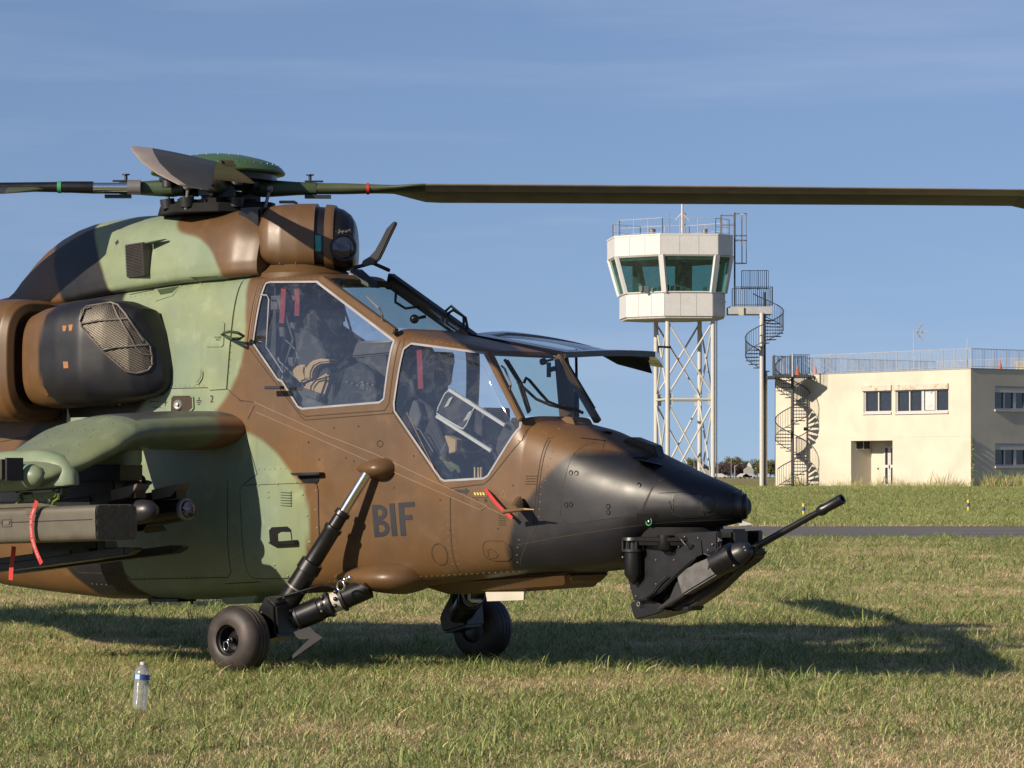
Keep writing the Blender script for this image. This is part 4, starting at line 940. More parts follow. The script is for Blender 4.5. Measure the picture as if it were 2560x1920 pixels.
# ---- landing gear
def gear(sgn, detail=True):
    lg = empty('main_landing_gear'); lg.parent = HELI
    A = U3(919,1182,-.57); B = U3(703,1532,-.85); A.y *= -sgn; B.y *= -sgn; d = B-A; Ln = d.length
    mb = MB(); mb.lathe(A, d, [(0,.036),(.30*Ln,.036)], 20); mb.build('piston', M['chrome'], lg, 40)
    mb = MB(); mb.lathe(A, d, [(.27*Ln,.042),(.275*Ln,.055),(.30*Ln,.058),(.31*Ln,.048),(.38*Ln,.050),(.385*Ln,.066),(.405*Ln,.068),(.42*Ln,.060),(.63*Ln,.062),(.635*Ln,.082),(.70*Ln,.085),(.705*Ln,.076),(.86*Ln,.078),(.93*Ln,.076),(.95*Ln,.055),(1.0*Ln,.04)], 28); st_ = mb.build('shock_strut', M['black'], lg, 30)
    mb = MB(); mb.lathe(A+d*.815, d, [(0,.0795),(.012,.0795)], 28, caps=False); mb.build('strut_ring', M['grey'], st_, 40)
    for s_ in (-1,1):
        mb = MB(); mb.rod(A+Vector((0,0,0)), A+Vector((.01,0,.03)), .025, n=8)
    # trailing arm
    C0 = Vector((2.02,sgn*.50,.60)); C1 = Vector((1.50,sgn*.86,.33)); e = C1-C0; Le = e.length
    mb = MB(); mb.lathe(C0, e, [(0,.075),(.30*Le,.078),(.31*Le,.070),(.42*Le,.070),(.43*Le,.092),(.46*Le,.093),(.50*Le,.080),(.56*Le,.080),(.57*Le,.088),(.80*Le,.086),(.83*Le,.072),(1.0*Le,.07)], 28); arm = mb.build('trailing_arm', M['black'], lg, 30)
    mb = MB(); mb.lathe(C0, e, [(.33*Le,.0725),(.41*Le,.0725)], 28, caps=False); mb.build('pale_label', M['ivory'], arm, 40)
    for t in (.29,.44,.80):
        mb = MB(); p = C0+e*t; en = e.normalized()
        mb.lathe(p, e, [(0,.094),(.018,.094)], 28, caps=False)
        for q in range(3): mb.ball(p+Vector((0,sgn*.09,.05-.05*q)), .016, 8, 6)
        mb.build('clamp', M['dark'], arm, 40)
    mb = MB(); mb.hull2([(1.60,sgn*.80,.50),(1.50,sgn*.80,.56),(1.34,sgn*.80,.33),(1.38,sgn*.80,.20),(1.62,sgn*.80,.26)], [(1.60,sgn*1.03,.48),(1.50,sgn*1.03,.55),(1.34,sgn*1.03,.33),(1.38,sgn*1.03,.20),(1.62,sgn*1.03,.26)]); mb.build('axle_housing', M['black'], lg, bevel=.02)
    mb = MB(); mb.tube([C0+e*.28+Vector((0,sgn*.08,.08)), C0+e*.45+Vector((0,sgn*.08,.14)), C1+Vector((.0,sgn*.12,.18)), C1+Vector((-.06,sgn*.2,.03))], .009); mb.build('brake_hose', M['black'], lg, 50)
    # wheel
    wh = empty('wheel', (1.41 if sgn < 0 else 1.44, sgn*1.20, .236)); wh.parent = lg; ax = Vector((0, sgn, 0))
    rr = [(t*1.32, r*1.03) for t, r in [( -.092,.115),(-.09,.16),(-.082,.195),(-.062,.222),(-.045,.231),(-.030,.234),(-.029,.230),(-.025,.230),(-.024,.2345),(-.004,.2352),(-.003,.231),(.003,.231),(.004,.2352),(.024,.2345),(.025,.230),(.029,.230),(.030,.234),(.045,.231),(.062,.222),(.082,.195),(.092,.16),(.094,.125),(.088,.108),(.06,.100),(-.06,.100),(-.092,.108)]]
    mb = MB(); q = ax.to_track_quat('Z','Y'); Rr = [[q @ Vector((r_*cos(2*pi*i/64), r_*sin(2*pi*i/64), t)) for i in range(64)] for t, r_ in rr]; mb.loft(Rr, False, True); mb.build('tyre', M['rubber'], wh, 35)
    mb = MB(); mb.lathe((0,0,0), ax, [(.045,.001),(.045,.03),(.03,.035),(.025,.085),(.085,.098),(.092,.108),(.096,.104),(.09,.095),(.03,.08),(-.06,.08),(-.09,.10),(-.06,.001)], 40); mb.build('rim', M['black'], wh, 40)
    mb = MB(); mb.lathe((0,0,0), ax, [(.03,.025),(.085,.022),(.09,.001)], 16); mb.build('hub', M['black'], wh, 40)
    if detail:
        mb = MB(); R = [Vector((-.02+.025*cos(a), sgn*.105, -.04+.032*sin(a))) for a in [2*pi*i/16 for i in range(16)]]; mb.tube(R, .004, closed=True); mb.ball((0,sgn*.10,0), .012); mb.build('tie_down_ring', M['chrome'], wh, 50)
    # small cutter blade under the arm
    if detail and sgn < 0:
        mb = MB(); mb.prism(UL([(735,1580),(752,1574),(775,1566),(790,1582),(808,1594),(770,1620),(735,1645),(718,1652),(735,1635),(765,1606),(775,1597),(750,1598),(742,1592)], -.95), -.955, -.945); mb.build('cable_deflector', mat('deflector_grey', (.055,.055,.06), .8, spec=.2), lg)
    return lg
gear(-1); g2_ = gear(1, False); g2_.location = (.08, .12, 0)
def drop(name, px0, px1, vc, hh, bulge, mt, y=-.52, nose=.25, blunt=.8, K=26, ex=1.0):
    """tear-shaped blister on the starboard side, tail to the rear"""
    x0, z_ = U(px0, vc, y); x1, _ = U(px1, vc, y); R = []
    for i in range(K+1):
        t = i/K; x = x0+(x1-x0)*t
        s = (sin(pi*min(t/(2*blunt),.5)))**1.0 if t < blunt else sqrt(max(0, 1-((t-blunt)/(1-blunt))**2))
        s = max(s, .02); sy = side_y(x, z_) or y
        R.append([(x, sy+.03-bulge*s*cos(a)*1.0-.03*0, z_+hh*s*sin(a)) for a in [-pi/2+pi*j/16 for j in range(17)]]+[(x, sy+.10, z_+hh*s*.9), (x, sy+.10, z_-hh*s*.9)])
    return MB().loft(R).build(name, mt, HELI, 50)
drop('strut_fairing', 876, 982, 1172, .078, .17, M['brown'], blunt=.72)
drop('arm_fairing', 800, 1024, 1442, .115, .26, M['brown'], blunt=.75)
mb = MB(); p = U3(852,1465,-.76); mb.tube([p+Vector((.036*cos(a), 0, .036*sin(a))) for a in [2*pi*i/18 for i in range(18)]], .008, closed=True); mb.ball(p+Vector((.04,0,.045)), .02); mb.ball(p+Vector((.07,.02,.06)), .022); mb.build('tow_ring', M['chrome'], HELI, 50)

# ---- belly bits
bp = [(x, z) for x, z in UL([(1030,1455),(1040,1468),(1092,1487),(1214,1484),(1405,1471),(1419,1462),(1432,1430)], -.2)]
mb = MB(); zt_ = .70; mb.hull2([(x, -.10-(z-.55)*.9, z) for x, z in bp], [(x, .10+(z-.55)*.9, z) for x, z in bp]); mb.build('belly_fairing', M['brown'], HELI, bevel=.03, seg=3)
mb = MB(); mb.prism([(.2,.50),(.26,.425),(.58,.445),(.64,.53)], -.2, .2); mb.build('belly_panel', M['green'], HELI, bevel=.01)
mb = MB()
for u in (373,478): mb.prism(UL([(u-3,1496),(u+4,1496),(u+5,1512),(u,1510)], -.2), -.205, -.195)
mb.prism(UL([(400,1496),(470,1496),(465,1504),(403,1504)], -.2), -.3, -.1); mb.build_each('belly_antenna', M['black'], HELI)
x, z = U(1173,1482,.1); mb = MB(); mb.tube([(x,.1,z+.03),(x,.1,z-.045),(x+.03,.1,z-.055),(x+.10,.1,z-.055)], [.012,.012,.016,.014]); mb.lathe((x+.10,.1,z-.055),(1,0,0), [(0,.018),(.03,.001)], 10); mb.build('drain_pipe', M['white'], HELI, 50)
q = UL([(1216,1480),(1312,1479),(1311,1500),(1220,1503)], -.12); mb = MB(); mb.prism(q, -.13, -.11); mb.build('belly_fin_antenna', M['ivory'], HELI)

# ---- nose details and gun
x, z = U(1860,1258,0); mb = MB(); mb.lathe((4.865,-.015,1.19), (.80,.60,.0), [(0,.105),(.03,.105),(.04,.112),(.055,.112),(.06,.085),(.085,.085),(.09,.078),(.091,.001)], 32); mb.build('nose_ring', M['black'], HELI, 40)
x, z = U(1760,1261,-.2)
mb = MB(); mb.hull2([(3.93,-.06,1.62),(4.02,-.06,1.66),(4.22,-.05,1.60),(4.26,-.04,1.50)], [(3.93,.06,1.62),(4.02,.06,1.66),(4.22,.05,1.60),(4.26,.04,1.50)])
mb.build('nose_cutter_base', M['black'], HELI, bevel=.006)
mb = MB(); mb.prism(UL([(1404,1048),(1428,1033),(1438,1062),(1418,1058)], -.1), -.105, -.095); mb.build('deflector_fin', M['brown'], HELI)
mb = MB(); mb.ball(U3(1510,1080,-.02), (.07,.05,.012)); mb.build('recessed_vent', M['black'], HELI, 60)
def N3(ps, y=-.34): return UL(ps, y)
npn = plate('nose_side_plate', N3([(1684,1236),(1738,1236),(1741,1289),(1690,1291),(1683,1284)], -.28), M['kpaint'], HELI, off=.006)
lines('nose_plate_edges', [N3([(1684,1236),(1738,1236),(1741,1289),(1690,1291),(1683,1284)], -.28), N3([(1653,1232),(1700,1228),(1760,1236),(1780,1258),(1770,1284),(1740,1292),(1700,1294),(1684,1280),(1678,1252)], -.27)], .005, M['dark'], npn, off=.009, closed=True)
mb = MB(); x, z = U(1759,1261,-.24); y = side_y(x, z) or -.24; mb.lathe((x,y-.004,z), (.55,-.83,0), [(-.02,.052),(.005,.052),(.008,.046),(.008,.001)], 28); mb.build('nose_lens', M['dark'], HELI, 40)
npp = plate('ring_plate', N3([(1592,1288),(1597,1284),(1626,1283),(1633,1290),(1635,1326),(1594,1328)], -.36), M['kpaint'], HELI, off=.005)
mb = MB(); x, z = U(1612,1304,-.36); y = (side_y(x, z) or -.36)-.008; mb.tube([(x+.024*cos(a), y, z+.026*sin(a)) for a in [2*pi*i/20 for i in range(20)]], .004, closed=True); mb.build('green_ring', M['greenring'], npp, 50)
mb = MB(); mb.ball((x, y, z), .012, 10, 6); mb.build('centre_bolt', M['chrome'], npp, 50)
gn = empty('gun_turret'); gn.parent = HELI
GY = -.20
mb = MB(); mb.lathe((4.42,0,.93), (0,0,1), [(0,.34),(.025,.35),(.03,.36),(.05,.36),(.055,.30),(.12,.28)], 48); mb.build('turret_ring', M['matte'], gn, 40)
def plate2(name, ps, y0, y1, mt, par=gn, bev=.008): return MB().prism(UL(ps, (y0+y1)/2 if False else y0), y0, y1).build(name, mt, par, 35, bevel=bev)
plate2('turret_side_plate', [(1560,1352),(1600,1340),(1720,1332),(1793,1328),(1793,1382),(1765,1386),(1750,1384),(1740,1395),(1700,1430),(1650,1480),(1618,1500),(1583,1502),(1566,1440)], -.26, -.20, M['black'])
MB().prism(UL([(1560,1352),(1600,1340),(1720,1332),(1793,1328),(1793,1382),(1700,1430),(1650,1480),(1618,1500),(1583,1502),(1566,1440)], -.26), .20, .26).build('turret_side_plate', M['black'], gn, 35, bevel=.008)
MB().prism(UL([(1590,1345),(1780,1330),(1784,1388),(1712,1424),(1668,1480),(1640,1506),(1595,1500),(1578,1470)], -.16), -.16, .2).build('turret_core', M['black'], gn, 35)
def vmotor(name, u, v0, v1, r, cone, y):
    a = U3(u, v0, y); b = U3(u, v1, y); h = a.z-b.z
    m_ = MB(); m_.lathe(a, (0,0,-1), [(0,r*1.0),(h*.05,r*1.0),(h*.06,r),(h*.95,r),(h,r*.95),(h+cone,r*.08)], 28); return m_.build(name, M['black'], gn, 30)
vm = vmotor('drive_motor', 1583, 1376, 1438, .060, .065, -.30); vmotor('drive_motor', 1663, 1338, 1374, .054, .02, -.30)
mb = MB(); p = U3(1583,1362,-.30); mb.lathe(p+Vector((0,0,.05)), (0,0,-1), [(0,.075),(.02,.08),(.02,.05),(.08,.05),(.08,.078),(.095,.078)], 28)
for k in range(7): a = 2*pi*k/7+.3; mb.rod(p+Vector((.07*cos(a),.07*sin(a),.03)), p+Vector((.07*cos(a),.07*sin(a),-.045)), .007, n=6)
mb.build('motor_flange', M['dark'], vm, 40)
# cradle along the barrel axis
GA = U3(1590,1528,-.12); GB = U3(1868,1378,-.05); gd = (GB-GA).normalized(); MZ = U3(2106,1247,-.03)
mb = MB(); mb.prism(UL([(1573,1507),(1598,1498),(1625,1500),(1650,1510),(1665,1525),(1640,1537),(1590,1550),(1583,1545)], -.2), -.2, .14); mb.build('cradle_end', M['black'], gn, bevel=.01)
mb = MB(); mb.prism(UL([(1640,1500),(1700,1425),(1784,1388),(1850,1370),(1885,1372),(1883,1390),(1860,1410),(1830,1430),(1780,1478),(1725,1515),(1690,1528),(1665,1528)], -.14), -.13, .03); mb.build('gun_cradle', M['black'], gn, bevel=.02, seg=3)
mb = MB(); mb.prism(UL([(1702,1424),(1785,1390),(1778,1422),(1808,1429),(1709,1489),(1694,1441)], -.22), -.24, -.12); mb.build('cradle_cover', M['grey2'], gn, bevel=.012)
mb = MB(); mb.prism(UL([(1694,1441),(1709,1489),(1645,1526),(1640,1523),(1672,1495)], -.22), -.215, -.12); mb.build('cradle_wedge', M['dark'], gn, bevel=.006)
mb = MB(); mb.prism(UL([(1697,1512),(1730,1512),(1727,1527),(1712,1527)], -.1), -.12, .05); mb.build('cradle_foot', M['black'], gn, bevel=.01)
c = U3(1795,1408,-.22); mb = MB(); mb.lathe(c-gd*.02, gd, [(.0,.088),(.10,.09),(.16,.085)], 28); mb.build('recoil_collar', M['black'], gn, 40)
c = U3(1838,1390,-.16); mb = MB(); mb.lathe(c-gd*.10, gd, [(0,.07),(.03,.085),(.11,.082),(.17,.068),(.22,.045),(.23,.02)], 28); mb.build('recoil_housing', M['dark'], gn, 50)
mb = MB(); mb.bx((4.80,-.12,.93),(4.94,.06,1.04)); mb.build('mount_block', M['black'], gn, bevel=.02)
B0 = U3(1860,1384,-.06); bd = (MZ-B0); BL = bd.length
mb = MB(); mb.lathe(B0, bd, [(-.1,.045),(0,.040),(.05*BL,.028),(.1*BL,.024),(.76*BL,.021),(.765*BL,.030),(.79*BL,.036),(.82*BL,.036),(.83*BL,.031),(.97*BL,.034),(1.0*BL,.034),(1.0*BL,.020),(.93*BL,.016),(.93*BL,.001)], 24); mb.build('gun_barrel', M['black'], gn, 40)
mb = MB()
for pth in ([(1795,1345),(1805,1352),(1800,1368),(1790,1380)], [(1700,1345),(1712,1360),(1722,1372),(1730,1360)], [(1600,1360),(1620,1352),(1645,1350)], [(1608,1495),(1630,1480),(1650,1455),(1668,1440)], [(1760,1384),(1775,1390),(1795,1385),(1812,1372)]): mb.tube([U3(u, v, -.285) for u, v in pth], .0065)
mb.build_each('turret_cable', M['dark'], gn, 50)
mb = MB()
for u, v in ((1557,1393),(1697,1366),(1781,1361),(1835,1414),(1861,1368),(1864,1376),(1797,1352)): mb.ball(U3(u, v, -.27), .008, 8, 5)
for u, v in ((1575,1470),(1590,1490),(1640,1400),(1685,1400),(1745,1345),(1712,1342),(1770,1375),(1625,1360),(1640,1460)): mb.ball(U3(u, v, -.265), .006, 8, 5)
mb.build('bolt_heads', M['grey'], gn, 60)
mb = MB(); mb.prism(UL([(1728,1352),(1753,1350),(1757,1386),(1742,1392),(1736,1400),(1730,1380)], -.262), -.268, -.255); mb.build('side_slot', M['black'], gn)
mb = MB(); p = U3(1596,1510,-.23); mb.tube([p+Vector((.012*cos(a),0,.014*sin(a))) for a in [2*pi*i/12 for i in range(12)]], .004, closed=True); mb.build('lifting_ring', M['grey'], gn, 50)

# ---- side details
camo = [(K1,BLACK),(G1,GREEN),(G2,GREEN),(KN,BLACK)]
def cplate(name, px, y=-.5, off=.004, thick=.008, par=None, step=.04):
    o = plate(name, UL(px, y), M['paint'], par or HELI, off=off, thick=thick, step=step); paint_mesh(o.data, BROWN, camo); return o
ad = cplate('access_door', [(606,1226),(609,1218),(616,1213),(786,1207),(794,1212),(797,1225),(799,1370),(790,1400),(760,1440),(740,1445),(628,1447),(618,1442),(613,1428)], off=.006)
lines('door_gap', [UL([(606,1226),(609,1218),(616,1213),(786,1207),(794,1212),(797,1225),(799,1370)], -.5), UL([(745,1445),(628,1447),(618,1442),(613,1428),(606,1226)], -.5)], .0045, M['line'], ad, off=.007)
for k in range(6):
    v = 1228+k*6.6; a = U3(705,v,-.5); b = U3(733,v+2,-.5); y = (side_y(a.x, a.z) or -.5)-.006
    mb = MB(); mb.hull2([(a.x,y,a.z+.007),(b.x,y,b.z+.007),(b.x,y-.012,b.z-.006),(a.x,y-.012,a.z-.006)], [(a.x,y+.01,a.z+.007),(b.x,y+.01,b.z+.007),(b.x,y+.01,b.z-.006),(a.x,y+.01,a.z-.006)]); mb.build('louvre', M['green'], ad, bevel=.002)
mb = MB()
for u, v, r_ in ((676,1242,.012),(676,1230,.008),(632,1262,.012),(622,1262,.008),(760,1236,.012),(770,1288,.012),(774,1355,.012),(683,1411,.012),(683,1422,.008),(638,1396,.010),(652,1213,.010),(698,1210,.010),(744,1207,.010),(708,1440,.009),(792,1227,.008),(791,1275,.008),(794,1320,.008)):
    x, z = U(u, v, -.5); y = (side_y(x, z) or -.5)-.006; mb.lathe((x,y+.002,z), (0,-1,0), [(0,r_),(.004,r_*.9),(.008,r_*.5),(.009,.001)], 10)
mb.build('screws', M['green'], ad, 60)
fsr = plate('foot_step_recess', UL([(677,1326),(684,1318),(722,1316),(731,1324),(733,1352),(678,1356)], -.5), M['black'], HELI, off=.009, thick=.01)
plate('recess_back', UL([(700,1335),(708,1330),(730,1330),(732,1352),(700,1353)], -.5), M['green'], fsr, off=.012, thick=0)
mb = MB(); a = U3(667,1358,-.55); b = U3(736,1354,-.55); y = -.53; mb.hull2([(a.x,y-.02,a.z+.006),(b.x,y-.02,b.z+.012),(b.x,y-.02,b.z-.022),(a.x+.06,y-.02,a.z-.02)], [(a.x,y+.03,a.z+.006),(b.x,y+.03,b.z+.012),(b.x,y+.03,b.z-.022),(a.x+.06,y+.03,a.z-.02)]); mb.build('step_lip', M['black'], fsr, bevel=.006)
us = plate('upper_step', UL([(752,1190),(756,1184),(798,1183),(799,1200),(794,1209),(762,1208),(755,1200)], -.5), M['black'], HELI, off=.008, thick=.012)
mb = MB(); a = U3(728,1185,-.56); b = U3(798,1184,-.56); mb.hull2([(a.x,-.58,a.z+.008),(b.x,-.56,b.z+.010),(b.x,-.56,b.z-.010),(a.x+.03,-.58,a.z-.012)], [(a.x,-.52,a.z+.008),(b.x,-.50,b.z+.010),(b.x,-.50,b.z-.010),(a.x+.03,-.52,a.z-.012)]); mb.build('step_lip', M['black'], us, bevel=.005)
# upper green panels
vp = cplate('vent_panel', [(467,692),(560,688),(580,690),(574,790),(566,972),(523,975),(500,905),(482,800)], off=.012, thick=.014)
cplate('small_hatch', [(511,808),(516,803),(552,803),(557,808),(557,862),(552,867),(515,867),(511,862)], off=.02, thick=.008)
lines('panel_lines', [
    UL([(626,687),(612,862),(750,1042),(759,1050),(973,1033),(976,1000)], -.5), UL([(642,692),(628,862),(752,1032),(765,1041),(958,1026),(968,1010),(980,850)], -.48),
    UL([(979,832),(986,862),(975,1033),(1105,1216),(1120,1222)], -.5), UL([(299,735),(463,700),(640,690)], -.5), UL([(382,972),(560,968),(566,972)], -.5), UL([(566,972),(605,1005)], -.5),
    UL([(467,692),(482,800),(500,905),(523,972)], -.52), UL([(1123,1225),(1124,1440)], -.5), UL([(615,1098),(642,1185),(610,1210)], -.52), UL([(590,1000),(634,1006),(615,1048)], -.52),
    UL([(304,1386),(303,1430),(320,1449),(560,1444),(572,1430),(575,1200)], -.5), UL([(176,1386),(178,1420),(190,1432),(270,1434),(284,1420),(284,1386)], -.52), UL([(0,1104),(140,1079)], -.52), UL([(550,1460),(640,1455)], -.48),
    UL([(100,1020),(300,985),(385,972)], -.52)], .0058, M['line'], HELI)
lines('nose_panel_lines', [
    UL([(1358,1092),(1352,1176),(1341,1320),(1277,1433)], -.46), UL([(1352,1092),(1346,1176),(1334,1320)], -.46),
    UL([(1470,1095),(1440,1112),(1428,1135),(1408,1291),(1422,1315),(1578,1289),(1593,1274),(1613,1205),(1640,1180)], -.42),
    UL([(1305,1362),(1416,1341),(1590,1312),(1640,1306),(1760,1300)], -.42), UL([(1300,1065),(1295,1100),(1225,1198),(1212,1210),(1120,1222)], -.47)], .0058, M['line'], HELI)
lines('worn_edges', [UL([(634,1004),(815,1088),(936,1135),(1198,1257),(1216,1266)], -.5), UL([(640,1030),(815,1106),(985,1181),(1198,1275),(1212,1267),(1260,1290)], -.5), UL([(1009,1031),(1104,1212)], -.5), UL([(628,690),(618,850)], -.5)], .003, M['wline'], HELI, off=.0065)
cplate('stiffening_strip', [(634,1004),(815,1088),(936,1135),(1198,1257),(1216,1266),(1198,1275),(985,1181),(815,1106),(640,1030)], off=.0045, thick=.006)
nh = cplate('nose_hatch', [(1440,1116),(1428,1138),(1410,1290),(1423,1312),(1577,1287),(1591,1272),(1611,1205),(1590,1150),(1530,1132),(1460,1126)], y=-.42, off=.004, thick=.006)
mb = MB()
for u, v in ((1432,1182),(1444,1183),(1424,1262),(1435,1261),(1519,1266),(1519,1281),(1580,1213)):
    x, z = U(u, v, -.42); y = (side_y(x, z) or -.42)-.006; mb.tube([(x+.014*cos(a), y, z+.016*sin(a)) for a in [2*pi*i/12 for i in range(12)]], .0028, n=4, closed=True)
mb.build('latches', M['dark'], nh)
cplate('fuel_hatch', [(1201,1365),(1208,1354),(1220,1352),(1252,1353),(1265,1362),(1270,1378),(1266,1394),(1254,1403),(1222,1403),(1208,1397),(1201,1384)], off=.004, thick=.006)
lines('hatch_lines', [UL([(1201,1365),(1208,1354),(1220,1352),(1252,1353),(1265,1362),(1270,1378),(1266,1394),(1254,1403),(1222,1403),(1208,1397),(1201,1384)], -.5), UL([(1212,1375),(1220,1373),(1231,1380),(1236,1388),(1228,1396),(1212,1398)], -.5),
    UL([(1091+19*cos(a), 1386+27*sin(a)) for a in [2*pi*i/24 for i in range(24)]], -.5), UL([(946+7*cos(a), 1109+8*sin(a)) for a in [2*pi*i/14 for i in range(14)]], -.5)], .004, M['line'], HELI, off=.0065, closed=True)
# rivets
mb = MB()
for p in ([(645,696),(780,694)], [(790,700),(978,842)], [(632,700),(622,855)], [(628,868),(745,1028)], [(768,1036),(955,1022)], [(982,868),(974,1015)], [(1002,847),(1204,875)], [(978,1040),(1096,1210)], [(1118,1212),(1222,1208)], [(1232,1198),(1298,1070)], [(620,1100),(637,1175)], [(600,1130),(588,1200)], [(625,1175),(730,1170)], [(592,1200),(590,1290)], [(600,1240),(600,1330)], [(1318,1095),(1360,1060)], [(1325,1080),(1345,1130)], [(1345,1200),(1338,1310)], [(1290,1350),(1270,1425)], [(1300,1075),(1300,1120)], [(640,1012),(930,1140)], [(1000,1176),(1190,1262)], [(300,1398),(306,1450)], [(286,1398),(286,1440)], [(215,1460),(310,1466)], [(575,760),(570,950)], [(560,700),(478,700)], [(740,1120),(800,1150)], [(305,742),(460,707)], [(390,966),(556,963)], [(560,1470),(760,1462)], [(800,1455),(1275,1428)], [(1130,1235),(1130,1430)], [(1116,1235),(1116,1430)], [(1350,1100),(1340,1200)], [(1365,1110),(1350,1220)], [(330,1445),(555,1440)], [(590,1010),(640,1022)], [(470,720),(500,905)], [(590,1300),(600,1430)],  [(720,1300),(715,1420)], [(615,1450),(760,1450)]):
    dots(mb, UL(p, -.5), .05, .0068, None, .006)
tag(mb.build('rivets', M['rivet'], HELI), kind='stuff')
mb = MB()
for u, v in ((798,1149),(770,1106),(863,1145),(883,1153),(984,1219),(1098,1250),(1121,1325),(831,1070),(891,1066),(1275,1214),(1240,1322),(770,1106),(1030,1140)): 
    x, z = U(u, v, -.5); y = side_y(x, z) or -.5; mb.lathe((x,y+.002,z),(0,-1,0),[(0,.008),(.004,.007),(.0045,.001)],8)
mb.build('dark_screws', M['line'], HELI)
# code letters on the side
def stroke(ps, y=-.5): return UL(ps, y)
def letter(name, strokes, mt=M['letter']):
    root_me = MB()
    for ps in strokes:
        b_ = plate('x', UL(ps, -.5), None, None, off=.0035, thick=0, link=False, step=.03); me_ = bpy.data.meshes.new('t'); b_.to_mesh(me_); b_.free(); root_me.add([v.co[:] for v in me_.vertices], [tuple(f.vertices) for f in me_.polygons])
    return root_me.build(name, mt, HELI, None)
def arc(cx, cy, rx, ry, a0, a1, n=8): return [(cx+rx*cos(radians(a0+(a1-a0)*i/n)), cy+ry*sin(radians(a0+(a1-a0)*i/n))) for i in range(n+1)]
def bowl(u0, v0, v1, w_, s_, t_, sk):
    """ring segment of a B bowl: from the stem out to the right and back"""
    c_ = (v0+v1)/2; ry = (v1-v0)/2
    outer = [(u0, v0)]+arc(u0+w_-ry, c_, ry, ry, -90, 90, 12)+[(u0, v1)]
    inner = [(u0, v1-t_)]+arc(u0+w_-ry, c_, ry-s_, ry-t_, 90, -90, 12)+[(u0, v0+t_)]
    k = len(outer)//1
    qs = []
    for i in range(len(outer)-1):
        a, b, c2, d2 = outer[i], outer[i+1], inner[len(inner)-2-i], inner[len(inner)-1-i]
        qs.append([a, b, c2, d2])
    return qs
def skew(ps): return [(u+(v-1300)*(5/75.), v-(u-932)*.075) for u, v in ps]
LT = 1262; LB = 1340
B1 = [(932,LT+1),(944,LT+1),(944,LB+3),(932,LB+3)]
letter('letter_b', [skew(q) for q in [B1]+bowl(944, LT+1, LT+40, 24, 11, 11, 0)+bowl(944, LT+40, LB+3, 27, 11, 11, 0)])
letter('letter_i', [skew([(975,LT),(988,LT),(988,LB+4),(975,LB+4)])])
letter('letter_f', [skew([(997,LT),(1010,LT),(1010,LB+5),(997,LB+5)]), skew([(1010,LT),(1037,LT),(1037,LT+12),(1010,LT+12)]), skew([(1010,LT+32),(1029,LT+32),(1029,LT+44),(1010,LT+44)])])
letter('arrow_mark', [[(1135,1224),(1160,1224),(1160,1231),(1135,1231)], [(1160,1219),(1171,1227),(1160,1236)]])
letter('small_marks', [[(1184,1252),(1188,1247),(1191,1252),(1190,1256),(1186,1256)], [(1207,1250),(1211,1245),(1214,1250),(1213,1255),(1209,1255)], [(94,0),(95,0),(95,1)]][:2])
# warning plate with yellow bars, red triangle
wp = plate('release_plate', UL([(1177,1226),(1213,1225),(1216,1231),(1216,1243),(1176,1244)], -.5), M['brown'], HELI, off=.005, thick=.006)
mb = MB()
for k in range(4):
    b_ = plate('x', UL([(1182+7*k,1231),(1186+7*k,1231),(1189+7*k,1238),(1185+7*k,1238)], -.5), None, None, off=.008, thick=0, link=False); me_ = bpy.data.meshes.new('t'); b_.to_mesh(me_); b_.free(); mb.add([v.co[:] for v in me_.vertices], [tuple(f.vertices) for f in me_.polygons])
mb.build('yellow_bars', M['yellow'], wp)
lines('warning_triangle', [UL([(1254,1227),(1261,1243),(1246,1243)], -.5)], .007, M['orange'], HELI, off=.004, closed=True)
# probe on its fin
pf = empty('air_data_probe'); pf.parent = HELI
x0, z0 = U(1290,1275,-.56)
mb = MB(); mb.hull2([U3(1282,1262,-.5), U3(1292,1240,-.5), U3(1304,1240,-.5), U3(1311,1268,-.5), U3(1306,1275,-.5)], [U3(1262,1274,-.66)+Vector((.02,0,.0)), U3(1272,1268,-.66)+Vector((.02,0,.01)), U3(1282,1268,-.66)+Vector((.02,0,.01)), U3(1290,1274,-.66)+Vector((.02,0,0)), U3(1285,1282,-.66)+Vector((.02,0,0))]); mb.build('probe_fin', M['brown'], pf, bevel=.006)
a = U3(1260,1279,-.66); b = U3(1310,1273,-.66); c = U3(1336,1274,-.66)
mb = MB(); mb.rod(a, b, .016, .011); mb.build('probe_body', M['brown'], pf, 40)
mb = MB(); mb.rod(b, c, .008, .004); mb.build('probe_tip', M['brass'], pf, 40)
# fuselage handle ring by the vent panel
mb = MB(); mb.tube([U3(u, v, yy) for u, v, yy in ((553,835,-.53),(560,832,-.62),(575,829,-.66),(595,832,-.62),(609,840,-.54),(600,847,-.55),(580,847,-.62),(568,842,-.6))], .011, closed=True); mb.build('grab_ring', M['hubgreen'], HELI, 50)
mb = MB(); mb.bx((U(672,968,-.55)[0],-.60,U(672,972,-.55)[1]-.005),(U(712,968,-.55)[0],-.55,U(672,972,-.55)[1]+.018)); mb.build('door_handle', M['letter'], HELI, bevel=.004)
# service port with white ring
x, z = U(448,1005,-.52); sp = plate('service_port', UL([(424,995),(430,988),(470,987),(478,993),(480,1020),(470,1030),(424,1030)], -.52), M['line'], HELI, off=.006)
lines('port_rim', [UL([(424,995),(430,988),(470,987),(478,993),(480,1020),(470,1030),(424,1030)], -.52)], .012, M['green'], sp, off=.012, closed=True)
mb = MB(); y = (side_y(x,z) or -.52)-.02; x, z = U(441,1012,-.53); mb.lathe((x,y,z),(0.3,-1,0.1),[(-.02,.038),(.0,.040),(.008,.03),(.004,.015),(.02,.012),(.021,.001)],18); mb.build('port_cap', M['grey'], sp, 40)
